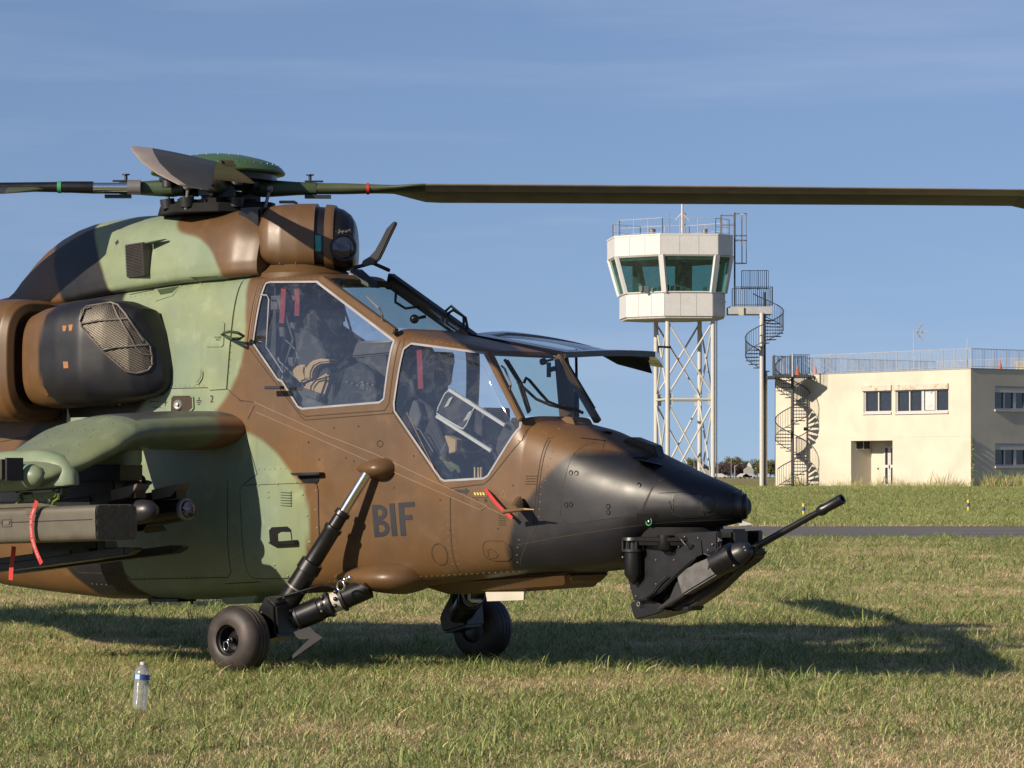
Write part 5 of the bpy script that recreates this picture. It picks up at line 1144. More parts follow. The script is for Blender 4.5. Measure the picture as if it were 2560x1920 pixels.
# ring and tags on black area
mb = MB(); x, z = U(286,1000,-.54); y = (side_y(x,z) or -.54)-.015; mb.tube([(x+.02*cos(a), y, z+.028*sin(a)) for a in [2*pi*i/16 for i in range(16)]], .006, closed=True); mb.ball((x+.03,y,z-.01), (.016,.01,.03)); mb.build('earthing_ring', M['white'], HELI, 50)
def fontmesh(txt, size, name, mt, parent, loc, rot, ext=0, align='CENTER', bold=0):
    cu = bpy.data.curves.new('txt', 'FONT'); cu.body = txt; cu.size = size; cu.align_x = align; cu.align_y = 'CENTER'; cu.extrude = ext; cu.offset = bold
    to = bpy.data.objects.new('txt', cu); COL.objects.link(to); dgx = bpy.context.evaluated_depsgraph_get(); me = bpy.data.meshes.new_from_object(to.evaluated_get(dgx)); bpy.data.objects.remove(to)
    o = bpy.data.objects.new(name, me); COL.objects.link(o); me.materials.clear(); me.materials.append(mt); o.parent = parent; o.location = loc; o.rotation_euler = rot; return o
for t_, u, v, mt_, yy in (('2',271,1007,'orange',-.54), ('1',306,1006,'orange',-.54), ('2',523,998,'letter',-.525)):
    x, z = U(u, v, yy); y = (side_y(x, z) or yy)-.004; fontmesh(t_, .075, 'number_mark', M[mt_], HELI, (x,y,z), (pi/2,0,0))
for t_, u, v, s_ in (('POUSSER\nPUSH',534,846,.018),):
    x, z = U(u, v, -.54); y = (side_y(x, z) or -.54)-.0225; fontmesh(t_, s_, 'hatch_text', M['line'], HELI, (x,y,z), (pi/2,0,0))
x, z = U(408,1005,-.52); y = (side_y(x,z) or -.52)-.004; mb = MB(); mb.add([(x-.028,y,z),(x,y,z+.006),(x+.028,y,z),(x,y,z-.006)], [(0,1,2,3)]); mb.add([(x-.006,y-.001,z),(x,y-.001,z+.032),(x+.006,y-.001,z),(x,y-.001,z-.032)], [(0,1,2,3)])
x, z = U(492,1004,-.52); y = (side_y(x,z) or -.52)-.004
mb.add([(x-.003,y,z+.01),(x+.003,y,z+.01),(x+.003,y,z+.035),(x-.003,y,z+.035)], [(0,1,2,3)])
for k, w_ in enumerate((.028,.020,.012)): mb.add([(x-w_,y,z+.004-k*.014),(x+w_,y,z+.004-k*.014),(x+w_,y,z+.010-k*.014),(x-w_,y,z+.010-k*.014)], [(0,1,2,3)])
mb.build('earthing_symbols', M['line'], HELI)
def textlines(name, u0, u1, v0, v1, n, y=-.5, align=0):
    """rows of print too small to read in the photograph"""
    mb = MB()
    for k in range(n):
        v = v0+(v1-v0)*k/max(n-1,1); u = u0
        while u < u1:
            w_ = rnd.uniform(3,8); ue = min(u+w_, u1); a = U(u, v, y); b = U(ue, v, y); yy = (side_y(a[0], a[1]) or y)-.0035
            mb.add([(a[0],yy,a[1]-.0025),(b[0],yy,b[1]-.0025),(b[0],yy,b[1]+.0025),(a[0],yy,a[1]+.0025)], [(0,1,2,3)]); u = ue+1.6
    return tag(mb.build(name, M['line'], HELI), kind='stuff')
textlines('placard_print', 1306,1336,1190,1210,4); textlines('placard_print', 1242,1260,1284,1312,6); textlines('placard_print', 374,402,1004,1006,1); textlines('placard_print', 380,402,1018,1030,2)
for u, v in ((279,605),(382,806)):
    yy = -.45 if v < 700 else -.52
    x, z = U(u, v, yy); bvv = HBV if v < 700 else None; d_ = .022; p_ = [(x-d_,z),(x,z+d_),(x+d_,z),(x,z-d_)] if v < 700 else [(x-.018,z+.024),(x+.018,z+.024),(x+.018,z-.024),(x-.018,z-.024)]
    plate('dark_square_mark', p_, M['letter'], HELI, off=.003, thick=0, bv=bvv)
cplate('recessed_handle', [(476,922),(479,919),(503,919),(506,924),(505,945),(496,960),(488,960),(478,945)], off=.010)
plate('recess_face', UL([(480,923),(502,923),(502,942),(494,955),(489,955),(481,942)], -.5), M['green'], HELI, off=.014, thick=0)
cplate('scoop', [(357,720),(367,718),(415,710),(424,712),(412,738),(372,752)], off=.006)
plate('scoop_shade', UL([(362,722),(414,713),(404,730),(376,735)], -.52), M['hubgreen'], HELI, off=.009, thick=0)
# tail so that the aircraft is whole from other viewpoints
mb = MB(); mb.hull2([(-7.6,-.05,1.95),(-8.7,-.05,1.95),(-9.6,-.04,3.9),(-8.9,-.04,3.9)], [(-7.6,.05,1.95),(-8.7,.05,1.95),(-9.6,.04,3.9),(-8.9,.04,3.9)]); mb.build('tail_fin', M['brown'], HELI, bevel=.03)
mb = MB(); mb.box((-8.4,0,2.0), (.6,3.2,.07)); mb.build('tailplane', M['green'], HELI, bevel=.02)
mb = MB(); mb.rod((-7.8,0,1.8),(-7.9,0,.2), .05); mb.lathe((-7.9,-.07,.2),(0,1,0),[(0,.14),(.02,.19),(.12,.19),(.14,.14)],24); mb.build('tail_wheel', M['black'], HELI, 40)
mb = MB(); mb.lathe((-9.2,-.15,3.3),(0,-1,0),[(0,.08),(.15,.08)],16)
for k in range(3):
    a = 2*pi*k/3; mb.box((-9.2+.7*cos(a),-.25,3.3+.7*sin(a)), (1.3,.02,.2), Matrix.Rotation(-a,3,'Y'))
mb.build('tail_rotor', M['bladeu'], HELI, 40)

# ---- red warning ribbons (hang on the aircraft, things of their own)
def ribbon(name, pts, w, label, grp='red remove before flight ribbons', wd=(1,0,0), txt=None):
    """pts: local points down the strap; built in helicopter coordinates, then placed"""
    mb = MB(); W = Vector(wd)*w/2; P = [Vector(p) for p in pts]; G = []; n = 6
    fine = []
    for i in range(len(P)-1):
        for j in range(n): fine.append(P[i].lerp(P[i+1], j/n))
    fine.append(P[-1])
    for k, p in enumerate(fine):
        d = (fine[min(k+1,len(fine)-1)]-fine[max(k-1,0)]).normalized(); side = (W-d*W.dot(d)).normalized()*w/2
        tk = d.cross(side).normalized()*.0012; G.append([p-side-tk, p+side-tk, p+side+tk, p-side+tk])
    mb.loft(G)
    o = mb.build(name, M['red'], None, None); o.matrix_world = HELI_M; tag(o, label, 'ribbon', grp)
    return o, fine
HELI_M = Matrix.Translation((HX,HY,0)) @ Matrix.Rotation(-TH, 4, 'Z')
r1, fine = ribbon('warning_ribbon', [U3(u, v, -2.34) for u, v in ((92,1252),(86,1272),(79,1290),(77,1315),(80,1345),(88,1372),(96,1392),(104,1409))], .036, 'long red ribbon with white lettering over the olive launcher box')
for i, (txt, k0) in enumerate((('AVANT LE VOL', 12), ('REMOVE BEFORE FLIGHT', 26))):
    n_ = len(txt); a_ = fine[k0-6]; b_ = fine[min(k0+ (8 if i == 0 else 12), len(fine)-1)]
    for j, ch in enumerate(txt):
        if ch == ' ': continue
        t = (j+.5)/n_; kk = (6 if i == 0 else 18)+t*(11 if i == 0 else 19); k_ = int(kk); p = fine[k_].lerp(fine[min(k_+1, len(fine)-1)], kk-k_); d = (fine[min(k_+1,len(fine)-1)]-fine[k_]).normalized()
        ang = atan2(d.z, d.x); fontmesh(ch, .022, 'letter', M['white'], r1, p+Vector((0,-.004,0)), (pi/2, -ang, 0))
r2, _ = ribbon('warning_ribbon', [U3(u, v, -1.9) for u, v in ((35,1366),(33,1385),(30,1405),(28,1428),(27,1450))], .046, 'short red ribbon dangling below the olive launcher box beside the black rails')
for px, y, lab in (([(709,722),(707,760),(704,808)], -.41, 'broad red ribbon hanging inside the rear side window'), ([(742,722),(743,755),(742,790)], -.36, 'thin red ribbon hanging beside the broad one in the rear side window'), ([(842,765),(843,790),(841,810)], .30, 'dim red ribbon by the far side post behind the rear window'), ([(1048,875),(1050,920),(1052,972)], -.36, 'red lettered ribbon hanging at the top of the front side window'), ([(1176,960),(1180,972)], .40, 'tiny red tag on the far door post of the front cockpit')):
    rb_, _ = ribbon('warning_ribbon', [U3(u, v, y) for u, v in px], .05 if 'broad' in lab or 'lettered' in lab else .028, lab); rb_.data.materials[0] = M['red_dim']
r8, _ = ribbon('warning_ribbon', [U3(1213,1224,-.50), U3(1222,1234,-.53), U3(1238,1255,-.545), U3(1254,1272,-.55), U3(1272,1288,-.55), U3(1280,1296,-.55)], .026, 'faded red ribbon draped from the yellow barred plate to the small probe', wd=(.6,0,.8))

for o in bpy.data.objects:
    if o.type == 'MESH' and o.name.split('.')[0] in ('orange_marks','cap_screws','dark_screws','earthing_symbols','latches','bolt_heads','small_marks','yellow_bars','vent_mesh','screws','bolts','blade_bolts','harness_straps','seat_harness','bulkhead_equipment','cockpit_fittings','panel_lines','nose_panel_lines','hatch_lines','worn_edges','door_gap','missile_fins','screen_cords'): o['kind'] = 'stuff'
GD = 1.0

# ------------------------------------------------------------------ ground
def gz(Y):
    t = min(max((Y-97)/(166-97), 0), 1); return .77*t*t*(3-2*t)
def ground_mat(name, g1, g2, straw, far=False):
    m = bpy.data.materials.new(name); nt, b = nodes(m); N = nt.nodes; L = nt.links
    tcn = N.new('ShaderNodeTexCoord')
    def noise(s, d=6, r=.6, sc=None):
        n = N.new('ShaderNodeTexNoise'); n.inputs['Scale'].default_value = s; n.inputs['Detail'].default_value = d; n.inputs['Roughness'].default_value = r
        if sc:
            mm = N.new('ShaderNodeMapping'); mm.inputs['Scale'].default_value = sc; L.new(tcn.outputs['Object'], mm.inputs[0]); L.new(mm.outputs[0], n.inputs['Vector'])
        else: L.new(tcn.outputs['Object'], n.inputs['Vector'])
        return n.outputs['Fac']
    a = N.new('ShaderNodeMixRGB'); a.inputs[1].default_value = (*g1,1); a.inputs[2].default_value = (*g2,1); L.new(noise(1.2, 10, .7), a.inputs[0])
    r = N.new('ShaderNodeMapRange'); r.inputs[1].default_value = .46; r.inputs[2].default_value = .62; L.new(noise(.35, 9, .65), r.inputs[0])
    c = N.new('ShaderNodeMixRGB'); c.inputs[2].default_value = (*straw,1); L.new(r.outputs[0], c.inputs[0]); L.new(a.outputs[0], c.inputs[1])
    r2 = N.new('ShaderNodeMapRange'); r2.inputs[1].default_value = .35; r2.inputs[2].default_value = .7; r2.inputs[3].default_value = .55; r2.inputs[4].default_value = 1.3; L.new(noise(22, 6, .7), r2.inputs[0])
    v = N.new('ShaderNodeVectorMath'); v.operation = 'SCALE'; L.new(c.outputs[0], v.inputs[0]); L.new(r2.outputs[0], v.inputs['Scale'])
    L.new(v.outputs[0], b.inputs['Base Color']); b.inputs['Roughness'].default_value = 1; b.inputs['Specular IOR Level'].default_value = .05
    bu = N.new('ShaderNodeBump'); bu.inputs['Strength'].default_value = .9; bu.inputs['Distance'].default_value = .06; L.new(noise(14, 8, .7), bu.inputs['Height']); L.new(bu.outputs[0], b.inputs['Normal'])
    return m
GM = ground_mat('field_grass', (.17,.18,.06), (.26,.24,.10), (.37,.30,.16))
ys = [-40,-10,0,10,15,20,25,30,35,40,50,60,72,80,90]+list(np.arange(94,172,4.))+[180,200,230,260,300,400,600,900,1500,2600,4200]
xsg = [-3000,-1500,-700,-300,-150,-80,-40,-20,-10,-5,0,5,10,20,40,80,150,300,700,1500,3000]
G = MB().grid([[(x, y, gz(y)-(.003 if y < 95 else 0)) for x in xsg] for y in ys])
g = mk('ground', (G.v, G.f), GM); g.data.polygons.foreach_set('use_smooth', [True]*len(g.data.polygons)); tag(g, kind='structure')
# taxiway
am = bpy.data.materials.new('old_asphalt'); nt, b = nodes(am); N = nt.nodes; L = nt.links
tcn = N.new('ShaderNodeTexCoord'); mpn = N.new('ShaderNodeMapping'); mpn.inputs['Scale'].default_value = (.12, 1.1, 1); L.new(tcn.outputs['Object'], mpn.inputs[0])
n1 = N.new('ShaderNodeTexNoise'); n1.inputs['Scale'].default_value = 1.0; n1.inputs['Detail'].default_value = 9; L.new(mpn.outputs[0], n1.inputs['Vector'])
n2 = N.new('ShaderNodeTexNoise'); n2.inputs['Scale'].default_value = 60; n2.inputs['Detail'].default_value = 6; L.new(tcn.outputs['Object'], n2.inputs['Vector'])
c1 = N.new('ShaderNodeValToRGB'); c1.color_ramp.elements[0].position = .35; c1.color_ramp.elements[0].color = (.092,.084,.078,1); c1.color_ramp.elements[1].position = .68; c1.color_ramp.elements[1].color = (.19,.172,.155,1)
L.new(n1.outputs['Fac'], c1.inputs[0]); mm = N.new('ShaderNodeMixRGB'); mm.blend_type = 'MULTIPLY'; mm.inputs[0].default_value = .5; L.new(c1.outputs[0], mm.inputs[1]); L.new(n2.outputs['Fac'], mm.inputs[2]); L.new(mm.outputs[0], b.inputs['Base Color']); b.inputs['Roughness'].default_value = .9
rowA = [(x, 73.2+.25*sin(x*.9)+.15*sin(x*2.3), .004) for x in np.arange(-400, 400.1, 1.0)]
rowB = [(x, 91.0+.2*sin(x*.7+1)+.12*sin(x*1.9), .004) for x in np.arange(-400, 400.1, 1.0)]
rowM = [[(a[0], a[1]+(q[1]-a[1])*t, .004+.05*sin(pi*t)) for a, q in zip(rowA, rowB)] for t in (.25,.5,.75)]
tw = MB().grid([rowA]+rowM+[rowB]); tag(mk('taxiway', (tw.v, tw.f), am), kind='structure')
# grass: tufts of blades spread by geometry nodes
def grass_mat(name='grass_blades'):
    m = bpy.data.materials.new(name); nt, b = nodes(m); N = nt.nodes; L = nt.links
    at = N.new('ShaderNodeAttribute'); at.attribute_name = 'Col'
    oi = N.new('ShaderNodeObjectInfo'); r = N.new('ShaderNodeMapRange'); r.inputs[3].default_value = .92; r.inputs[4].default_value = 1.52; L.new(oi.outputs['Random'], r.inputs[0])
    v = N.new('ShaderNodeVectorMath'); v.operation = 'SCALE'; L.new(at.outputs['Color'], v.inputs[0]); L.new(r.outputs[0], v.inputs['Scale'])
    L.new(v.outputs[0], b.inputs['Base Color']); b.inputs['Roughness'].default_value = .55; b.inputs['Specular IOR Level'].default_value = .3
    t = N.new('ShaderNodeBsdfTranslucent'); L.new(v.outputs[0], t.inputs['Color']); mx = N.new('ShaderNodeMixShader'); mx.inputs[0].default_value = .3
    L.new(b.outputs[0], mx.inputs[1]); L.new(t.outputs[0], mx.inputs[2]); L.new(mx.outputs[0], N['Material Output'].inputs[0]); return m
GRM = grass_mat()
def tuft(name, n, R, h0, h1, w, straw, seed, lean=.5):
    r = random.Random(seed); V = []; Fc = []; C = []
    for i in range(n):
        a = r.uniform(0, 2*pi); q = R*sqrt(r.random()); bx, by = q*cos(a), q*sin(a)
        h = r.uniform(h0, h1); d = r.uniform(0, 2*pi); ln = h*r.uniform(.1, lean)*1.3; ww = w*r.uniform(.6, 1.2)
        fx, fy = cos(d+r.uniform(1, 2)), sin(d+r.uniform(1, 2)); k = r.random()
        if k < straw: c = r.choice([(.60,.47,.27), (.50,.38,.21), (.66,.55,.34), (.44,.37,.19)]); h *= .7
        else: c = r.choice([(.15,.20,.055), (.21,.26,.075), (.27,.31,.10), (.10,.15,.04), (.34,.35,.15)])
        b0 = len(V)
        for t, ws in ((0,1), (.4,.9), (.75,.6), (1,.05)):
            x = bx+cos(d)*ln*t*t; y = by+sin(d)*ln*t*t; z = h*t*(1-.18*t*lean)
            V += [(x-fx*ww*ws/2, y-fy*ww*ws/2, z), (x+fx*ww*ws/2, y+fy*ww*ws/2, z)]
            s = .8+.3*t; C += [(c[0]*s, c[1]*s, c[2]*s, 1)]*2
        Fc += [(b0+2*j, b0+2*j+1, b0+2*j+3, b0+2*j+2) for j in range(3)]
    me = bpy.data.meshes.new(name); me.from_pydata(V, [], Fc); me.materials.append(GRM)
    at = me.color_attributes.new('Col', 'FLOAT_COLOR', 'POINT'); at.data.foreach_set('color', np.array(C).ravel())
    return bpy.data.objects.new(name, me)
def vnoise(x, y, seed=0):
    r = np.random.RandomState(seed); T = r.rand(256, 256)
    xi = np.floor(x).astype(int); yi = np.floor(y).astype(int); fx = x-xi; fy = y-yi; fx = fx*fx*(3-2*fx); fy = fy*fy*(3-2*fy)
    g = lambda a, b: T[a % 256, b % 256]
    return (g(xi,yi)*(1-fx)+g(xi+1,yi)*fx)*(1-fy)+(g(xi,yi+1)*(1-fx)+g(xi+1,yi+1)*fx)*fy
def fbm(x, y, s, seed): return .5*vnoise(x*s, y*s, seed)+.3*vnoise(x*s*2.1, y*s*2.1, seed+1)+.2*vnoise(x*s*4.3, y*s*4.3, seed+2)
def scatter(name, tufts, pts, idx, rot, scl, kind='stuff', **k):
    me = bpy.data.meshes.new(name); me.from_pydata([tuple(p) for p in pts], [], [])
    for nm_, tp, arr in (('idx','INT',idx), ('rot','FLOAT',rot), ('scl','FLOAT',scl)):
        a = me.attributes.new(nm_, tp, 'POINT'); a.data.foreach_set('value', arr)
    o = bpy.data.objects.new(name, me); COL.objects.link(o); tag(o, kind=kind, **k)
    c = bpy.data.collections.new(name+'_variants')
    for t in tufts: c.objects.link(t)
    ng = bpy.data.node_groups.new(name+'_spread', 'GeometryNodeTree'); ng.interface.new_socket('Geometry', in_out='INPUT', socket_type='NodeSocketGeometry'); ng.interface.new_socket('Geometry', in_out='OUTPUT', socket_type='NodeSocketGeometry')
    N = ng.nodes; L = ng.links; i = N.new('NodeGroupInput'); u = N.new('NodeGroupOutput'); p = N.new('GeometryNodeMeshToPoints'); q = N.new('GeometryNodeInstanceOnPoints'); ci = N.new('GeometryNodeCollectionInfo')
    ci.inputs['Collection'].default_value = c; ci.inputs['Separate Children'].default_value = True; ci.inputs['Reset Children'].default_value = True
    q.inputs['Pick Instance'].default_value = True
    def at(n_, t): a = N.new('GeometryNodeInputNamedAttribute'); a.data_type = t; a.inputs['Name'].default_value = n_; return a.outputs['Attribute']
    cx = N.new('ShaderNodeCombineXYZ'); L.new(at('rot','FLOAT'), cx.inputs['Z'])
    L.new(i.outputs[0], p.inputs[0]); L.new(p.outputs[0], q.inputs['Points']); L.new(ci.outputs[0], q.inputs['Instance']); L.new(at('idx','INT'), q.inputs['Instance Index'])
    L.new(cx.outputs[0], q.inputs['Rotation']); L.new(at('scl','FLOAT'), q.inputs['Scale']); L.new(q.outputs[0], u.inputs[0])
    md = o.modifiers.new('spread', 'NODES'); md.node_group = ng
    return o
def field(Y0, Y1, dens, margin=1.25, extra=3.5):
    A = 0; out = []
    hw = lambda Y: Y*1280/F*margin+extra
    n = int(dens*(Y1-Y0)*(hw(Y0)+hw(Y1)))
    Y = Y0+(Y1-Y0)*nr.rand(n*2); X = (nr.rand(n*2)*2-1)*hw(Y1); k = np.abs(X) < hw(Y); return X[k][:n], Y[k][:n]
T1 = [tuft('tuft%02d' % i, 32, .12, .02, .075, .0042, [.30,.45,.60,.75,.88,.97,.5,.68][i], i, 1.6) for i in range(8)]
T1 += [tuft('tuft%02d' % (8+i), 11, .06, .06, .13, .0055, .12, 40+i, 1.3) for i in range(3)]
def lay(o_name, Y0, Y1, dens, sc, tall=.13, label=None):
    X, Y = field(Y0, Y1, dens); n = len(X)
    s = fbm(X, Y*.75, .9, 3)*.55+fbm(X, Y, .22, 9)*.45+nr.normal(0, .07, n)
    k = np.clip(((s-.30)/.40)*6, 0, 5.99).astype(int); order = np.array([0,1,6,2,7,3,4,5][:8]); idx = order[np.clip(((s-.36)/.26*8), 0, 7.99).astype(int)]
    big = (nr.rand(n) < tall*np.clip(1.9-2.2*s, .2, 1.6)); idx = np.where(big, 8+nr.randint(0, 3, n), idx)
    scl = sc*(.7+.6*nr.rand(n))*np.where(s < .45, 1.15, .9)
    Z = np.array([gz(q) for q in Y])-.004
    return scatter(o_name, T1, np.stack([X, Y, Z], 1), idx.astype(np.int32), nr.rand(n)*2*pi, scl, label=label, cat='grass')
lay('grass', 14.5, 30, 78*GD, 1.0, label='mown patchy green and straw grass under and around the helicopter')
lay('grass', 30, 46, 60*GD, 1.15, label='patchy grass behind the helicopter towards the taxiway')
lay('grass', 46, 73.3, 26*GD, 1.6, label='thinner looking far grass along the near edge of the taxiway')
#@@ENV@@

M.update(
    cream=mat('cream_render', (.79,.73,.60), .85, var=.07, scale=.7, bump=.1, dirt=((.60,.55,.44), .45, .55)), slab=mat('concrete', (.42,.41,.38), .9),
    wframe=mat('white_window_frame', (.72,.71,.68), .5, var=.04), rusty=mat('stained_roller_box', (.72,.66,.55), .7, dirt=((.45,.22,.07), 3.5, .8)),
    wpane=mat('dark_window_glass', (.03,.035,.045), .06, spec=1.0, var=.3), rail_s=mat('galvanised_rail', (.54,.56,.60), .5, metal=.1), rail_d=mat('dark_stair_steel', (.07,.085,.105), .5, metal=.2),
    panelw=mat('tower_cladding', (.78,.78,.77), .5, var=.04, dirt=((.62,.61,.58), .8, .35)), joint=mat('joint', (.35,.34,.33), .8), tubew=mat('tower_tube', (.68,.67,.62), .45, var=.05),
    tglass=glass('tower_glass', (.34,.56,.50), .8, (.6,1,.9), .06), tin=mat('tower_interior', (.16,.20,.19), .8), soffit=mat('soffit', (.62,.60,.55), .7), door=mat('white_door', (.75,.73,.70), .5),
    blue=mat('blue_plastic', (.03,.09,.38), .5), ylw=mat('yellow_plastic', (.80,.66,.10), .5), coneo=mat('cone_orange', (.75,.16,.05), .6), poster=mat('poster', (.8,.8,.78), .7), print=mat('print_grey', (.35,.38,.40), .8),
    ivy=mat('ivy_leaf', (.10,.15,.03), .6),
)
def frame_at(o, d):                                    # matrix whose x runs along d, y points inward, z up
    d = Vector((d[0], d[1], 0)).normalized(); inn = Vector((-d.y, d.x, 0)); return Matrix(((d.x, inn.x, 0, o[0]), (d.y, inn.y, 0, o[1]), (0, 0, 1, o[2] if len(o) > 2 else 0), (0,0,0,1)))
# ---- flat roofed building
GB_ = .74
LC, RC = Vector((14.17, 176.8)), Vector((23.08, 165.0)); WD = (RC-LC).normalized(); RD = Vector((-WD.y, WD.x)); WL = (RC-LC).length
def on_front(u, v):
    a = (u-1280)/F; s = (LC.y*a-LC.x)/(WD.x-WD.y*a); Y = LC.y+WD.y*s; return s, CAMZ+Y*(HORV-v)/F
def on_right(u, v):
    a = (u-1280)/F; t = (RC.y*a-RC.x)/(RD.x-RD.y*a); Y = RC.y+RD.y*t; return t, CAMZ+Y*(HORV-v)/F
TOP = 6.80; DEP = 12.0
bld = empty('flat_roofed_building', (LC.x, LC.y, 0), atan2(WD.y, WD.x), label='cream two storey flat roofed building with railed roof behind the grey taxiway', cat='building')
# local frame: x along the front wall, y inwards
def wall_holes(mb, x0, x1, z0, z1, holes, T, depth):
    """T maps (x, d, z) to building space; holes (x0,x1,z0,z1,depth)"""
    X = sorted(set([x0, x1]+[h[0] for h in holes]+[h[1] for h in holes])); Z = sorted(set([z0, z1]+[h[2] for h in holes]+[h[3] for h in holes]))
    for i in range(len(X)-1):
        for j in range(len(Z)-1):
            cx, cz = (X[i]+X[i+1])/2, (Z[j]+Z[j+1])/2
            if any(h[0] < cx < h[1] and h[2] < cz < h[3] for h in holes): continue
            mb.add([T(X[i],0,Z[j]), T(X[i+1],0,Z[j]), T(X[i+1],0,Z[j+1]), T(X[i],0,Z[j+1])], [(0,1,2,3)])
    for a, b, c, d, e in holes:
        mb.add([T(a,0,c), T(b,0,c), T(b,0,d), T(a,0,d), T(a,e,c), T(b,e,c), T(b,e,d), T(a,e,d)], [(0,4,5,1),(1,5,6,2),(2,6,7,3),(3,7,4,0),(4,7,6,5)])
TF = lambda x, d, z: (x, d, z)
TR = lambda x, d, z: (WL-d, x, z)
def rect(f, u0, u1, v0, v1): a = f(u0, (v0+v1)/2); b = f(u1, (v0+v1)/2); um = (u0+u1)/2; return a[0], b[0], f(um, v1)[1], f(um, v0)[1]
W_a = rect(on_front, 2159, 2229, 977, 1031); W_b = rect(on_front, 2239, 2371, 974, 1030); DR = rect(on_front, 2127.5, 2231.5, 1101.5, 1223)
R_a = rect(on_right, 2487, 2577, 966, 1024); R_b = rect(on_right, 2488, 2578, 1109, 1165)
R_a = (R_a[0], R_a[0]+6.0, R_a[2], R_a[3]); R_b = (R_b[0], R_b[0]+6.0, R_b[2], R_b[3])
mb = MB(); wall_holes(mb, 0, WL, 0.4, TOP, [(*W_a,.22),(*W_b,.22),(DR[0],DR[1],.78,DR[3],1.45)], TF, 0)
wall_holes(mb, 0, DEP, 0.4, TOP, [(*R_a,.2),(*R_b,.2)], TR, 0)
mb.add([(0,0,.4),(0,DEP,.4),(0,DEP,TOP),(0,0,TOP),(WL,DEP,.4),(WL,DEP,TOP)], [(0,3,2,1),(1,2,5,4)]); wl = mb.build('wall', M['cream'], bld, None)
mb = MB(); mb.bx((-.03,-.03,TOP),(WL+.03,DEP+.03,TOP+.05)); mb.build('roof', M['slab'], bld)
mb = MB(); mb.bx((0,-.012,3.42),(DR[0],0,3.44)); mb.bx((DR[1],-.012,3.42),(WL,0,3.44)); mb.build('wall_joint', M['cream'], bld)
def window(T, r, div, boxed=True, poster=None, dep=.12):
    x0, x1, z0, z1 = r
    w = empty('window'); w.parent = bld
    def bar(mbq, a, b, c, d, t0, t1):
        P = [T(a,t0,c), T(b,t0,c), T(b,t0,d), T(a,t0,d)]; Q = [T(a,t1,c), T(b,t1,c), T(b,t1,d), T(a,t1,d)]; mbq.hull2(P, Q)
    mb = MB(); f = .07
    bar(mb, x0, x1, z0, z0+f, dep-.05, dep+.03); bar(mb, x0, x1, z1-f, z1, dep-.05, dep+.03); bar(mb, x0, x0+f, z0+f, z1-f, dep-.05, dep+.03); bar(mb, x1-f, x1, z0+f, z1-f, dep-.05, dep+.03)
    mb.build('frame', M['wframe'], w)
    n = div; wdt = (x1-x0)/n
    for k in range(1, n):
        mb = MB(); ww = .09 if (n > 2 and k % 2 == 0) else .04; bar(mb, x0+wdt*k-ww, x0+wdt*k+ww, z0+f, z1-f, dep-.045, dep+.02); mb.build('mullion', M['wframe'], w)
    for k in range(n):
        mb = MB(); mb.add([T(x0+wdt*k+.03,dep+.035,z0+.05), T(x0+wdt*(k+1)-.03,dep+.035,z0+.05), T(x0+wdt*(k+1)-.03,dep+.035,z1-.05), T(x0+wdt*k+.03,dep+.035,z1-.05)], [(0,1,2,3)]); mb.build('pane', M['wpane'], w, None)
    mb = MB(); bar(mb, x0-.03, x1+.03, z0-.10, z0, -.08, dep); mb.build('sill', M['wframe'] , w)
    if boxed: mb = MB(); bar(mb, x0-.08, x1+.04, z1, z1+.28, -.10, .10); mb.build('roller_shutter_box', M['rusty'], w)
    else: mb = MB(); bar(mb, x0, x1, z1-.32, z1-.07, -.0+.02, dep-.06); mb.build('roller_shutter_box', M['wframe'], w)
    return w
window(TF, W_a, 2); wb_ = window(TF, W_b, 4); window(TR, R_a, 8, False); window(TR, R_b, 8, False)
x0 = W_b[0]+(W_b[1]-W_b[0])*.535; x1 = W_b[0]+(W_b[1]-W_b[0])*.715
mb = MB(); mb.bx((x0,.115,W_b[2]+.10),(x1,.12,W_b[3]-.05)); ps_ = mb.build('poster', M['poster'], wb_)
mb = MB()
for k, (z, w_) in enumerate(((.92,.9),(.76,.5),(.70,.45),(.45,.6),(.30,.7),(.23,.85),(.16,.7),(.10,.6))):
    xc = (x0+x1)/2; hw = (x1-x0)*.45*w_; zz = W_b[2]+.10+(W_b[3]-W_b[2]-.15)*z; mb.add([(xc-hw,.112,zz-.008),(xc+hw,.112,zz-.008),(xc+hw,.112,zz+.008),(xc-hw,.112,zz+.008)], [(0,1,2,3)])
mb.add([(xc,.112,zz+.75),(xc+.2,.112,zz+.95),(xc+.17,.112,zz+.72)], [(0,1,2)]); mb.build('poster_print', M['print'], wb_)
# recess with double door, small window, meter panel
rc = empty('entrance_recess'); rc.parent = bld
xa = on_front(2216,1160)[0]
for i in range(2):
    x_ = DR[0]+.33*(DR[1]-DR[0])+.43*i
    mb = MB(); mb.bx((x_,1.37,.80),(x_+.42,1.44,3.0)); dl = mb.build('door_leaf', M['door'], rc)
    for z0_, z1_ in ((2.0,2.88),(.98,1.85)):
        mb = MB(); mb.bx((x_+.12,1.355,z0_),(x_+.30,1.365,z1_)); mb.build('door_glass', M['wpane'], rc)
mb = MB(); mb.bx((DR[0]+.33*(DR[1]-DR[0])+.44,1.31,1.80),(DR[0]+.33*(DR[1]-DR[0])+.47,1.37,1.98)); mb.build('door_handle', M['rail_d'], rc)
mb = MB(); mb.bx((DR[0]+.50,1.41,1.75),(DR[0]+.58,1.44,1.85)); mb.build('intercom', M['rail_d'], rc)
mb = MB(); mb.bx((DR[0]+.005,.38,2.84),(DR[0]+.03,1.32,3.24)); mb.build('fanlight', M['wpane'], rc)
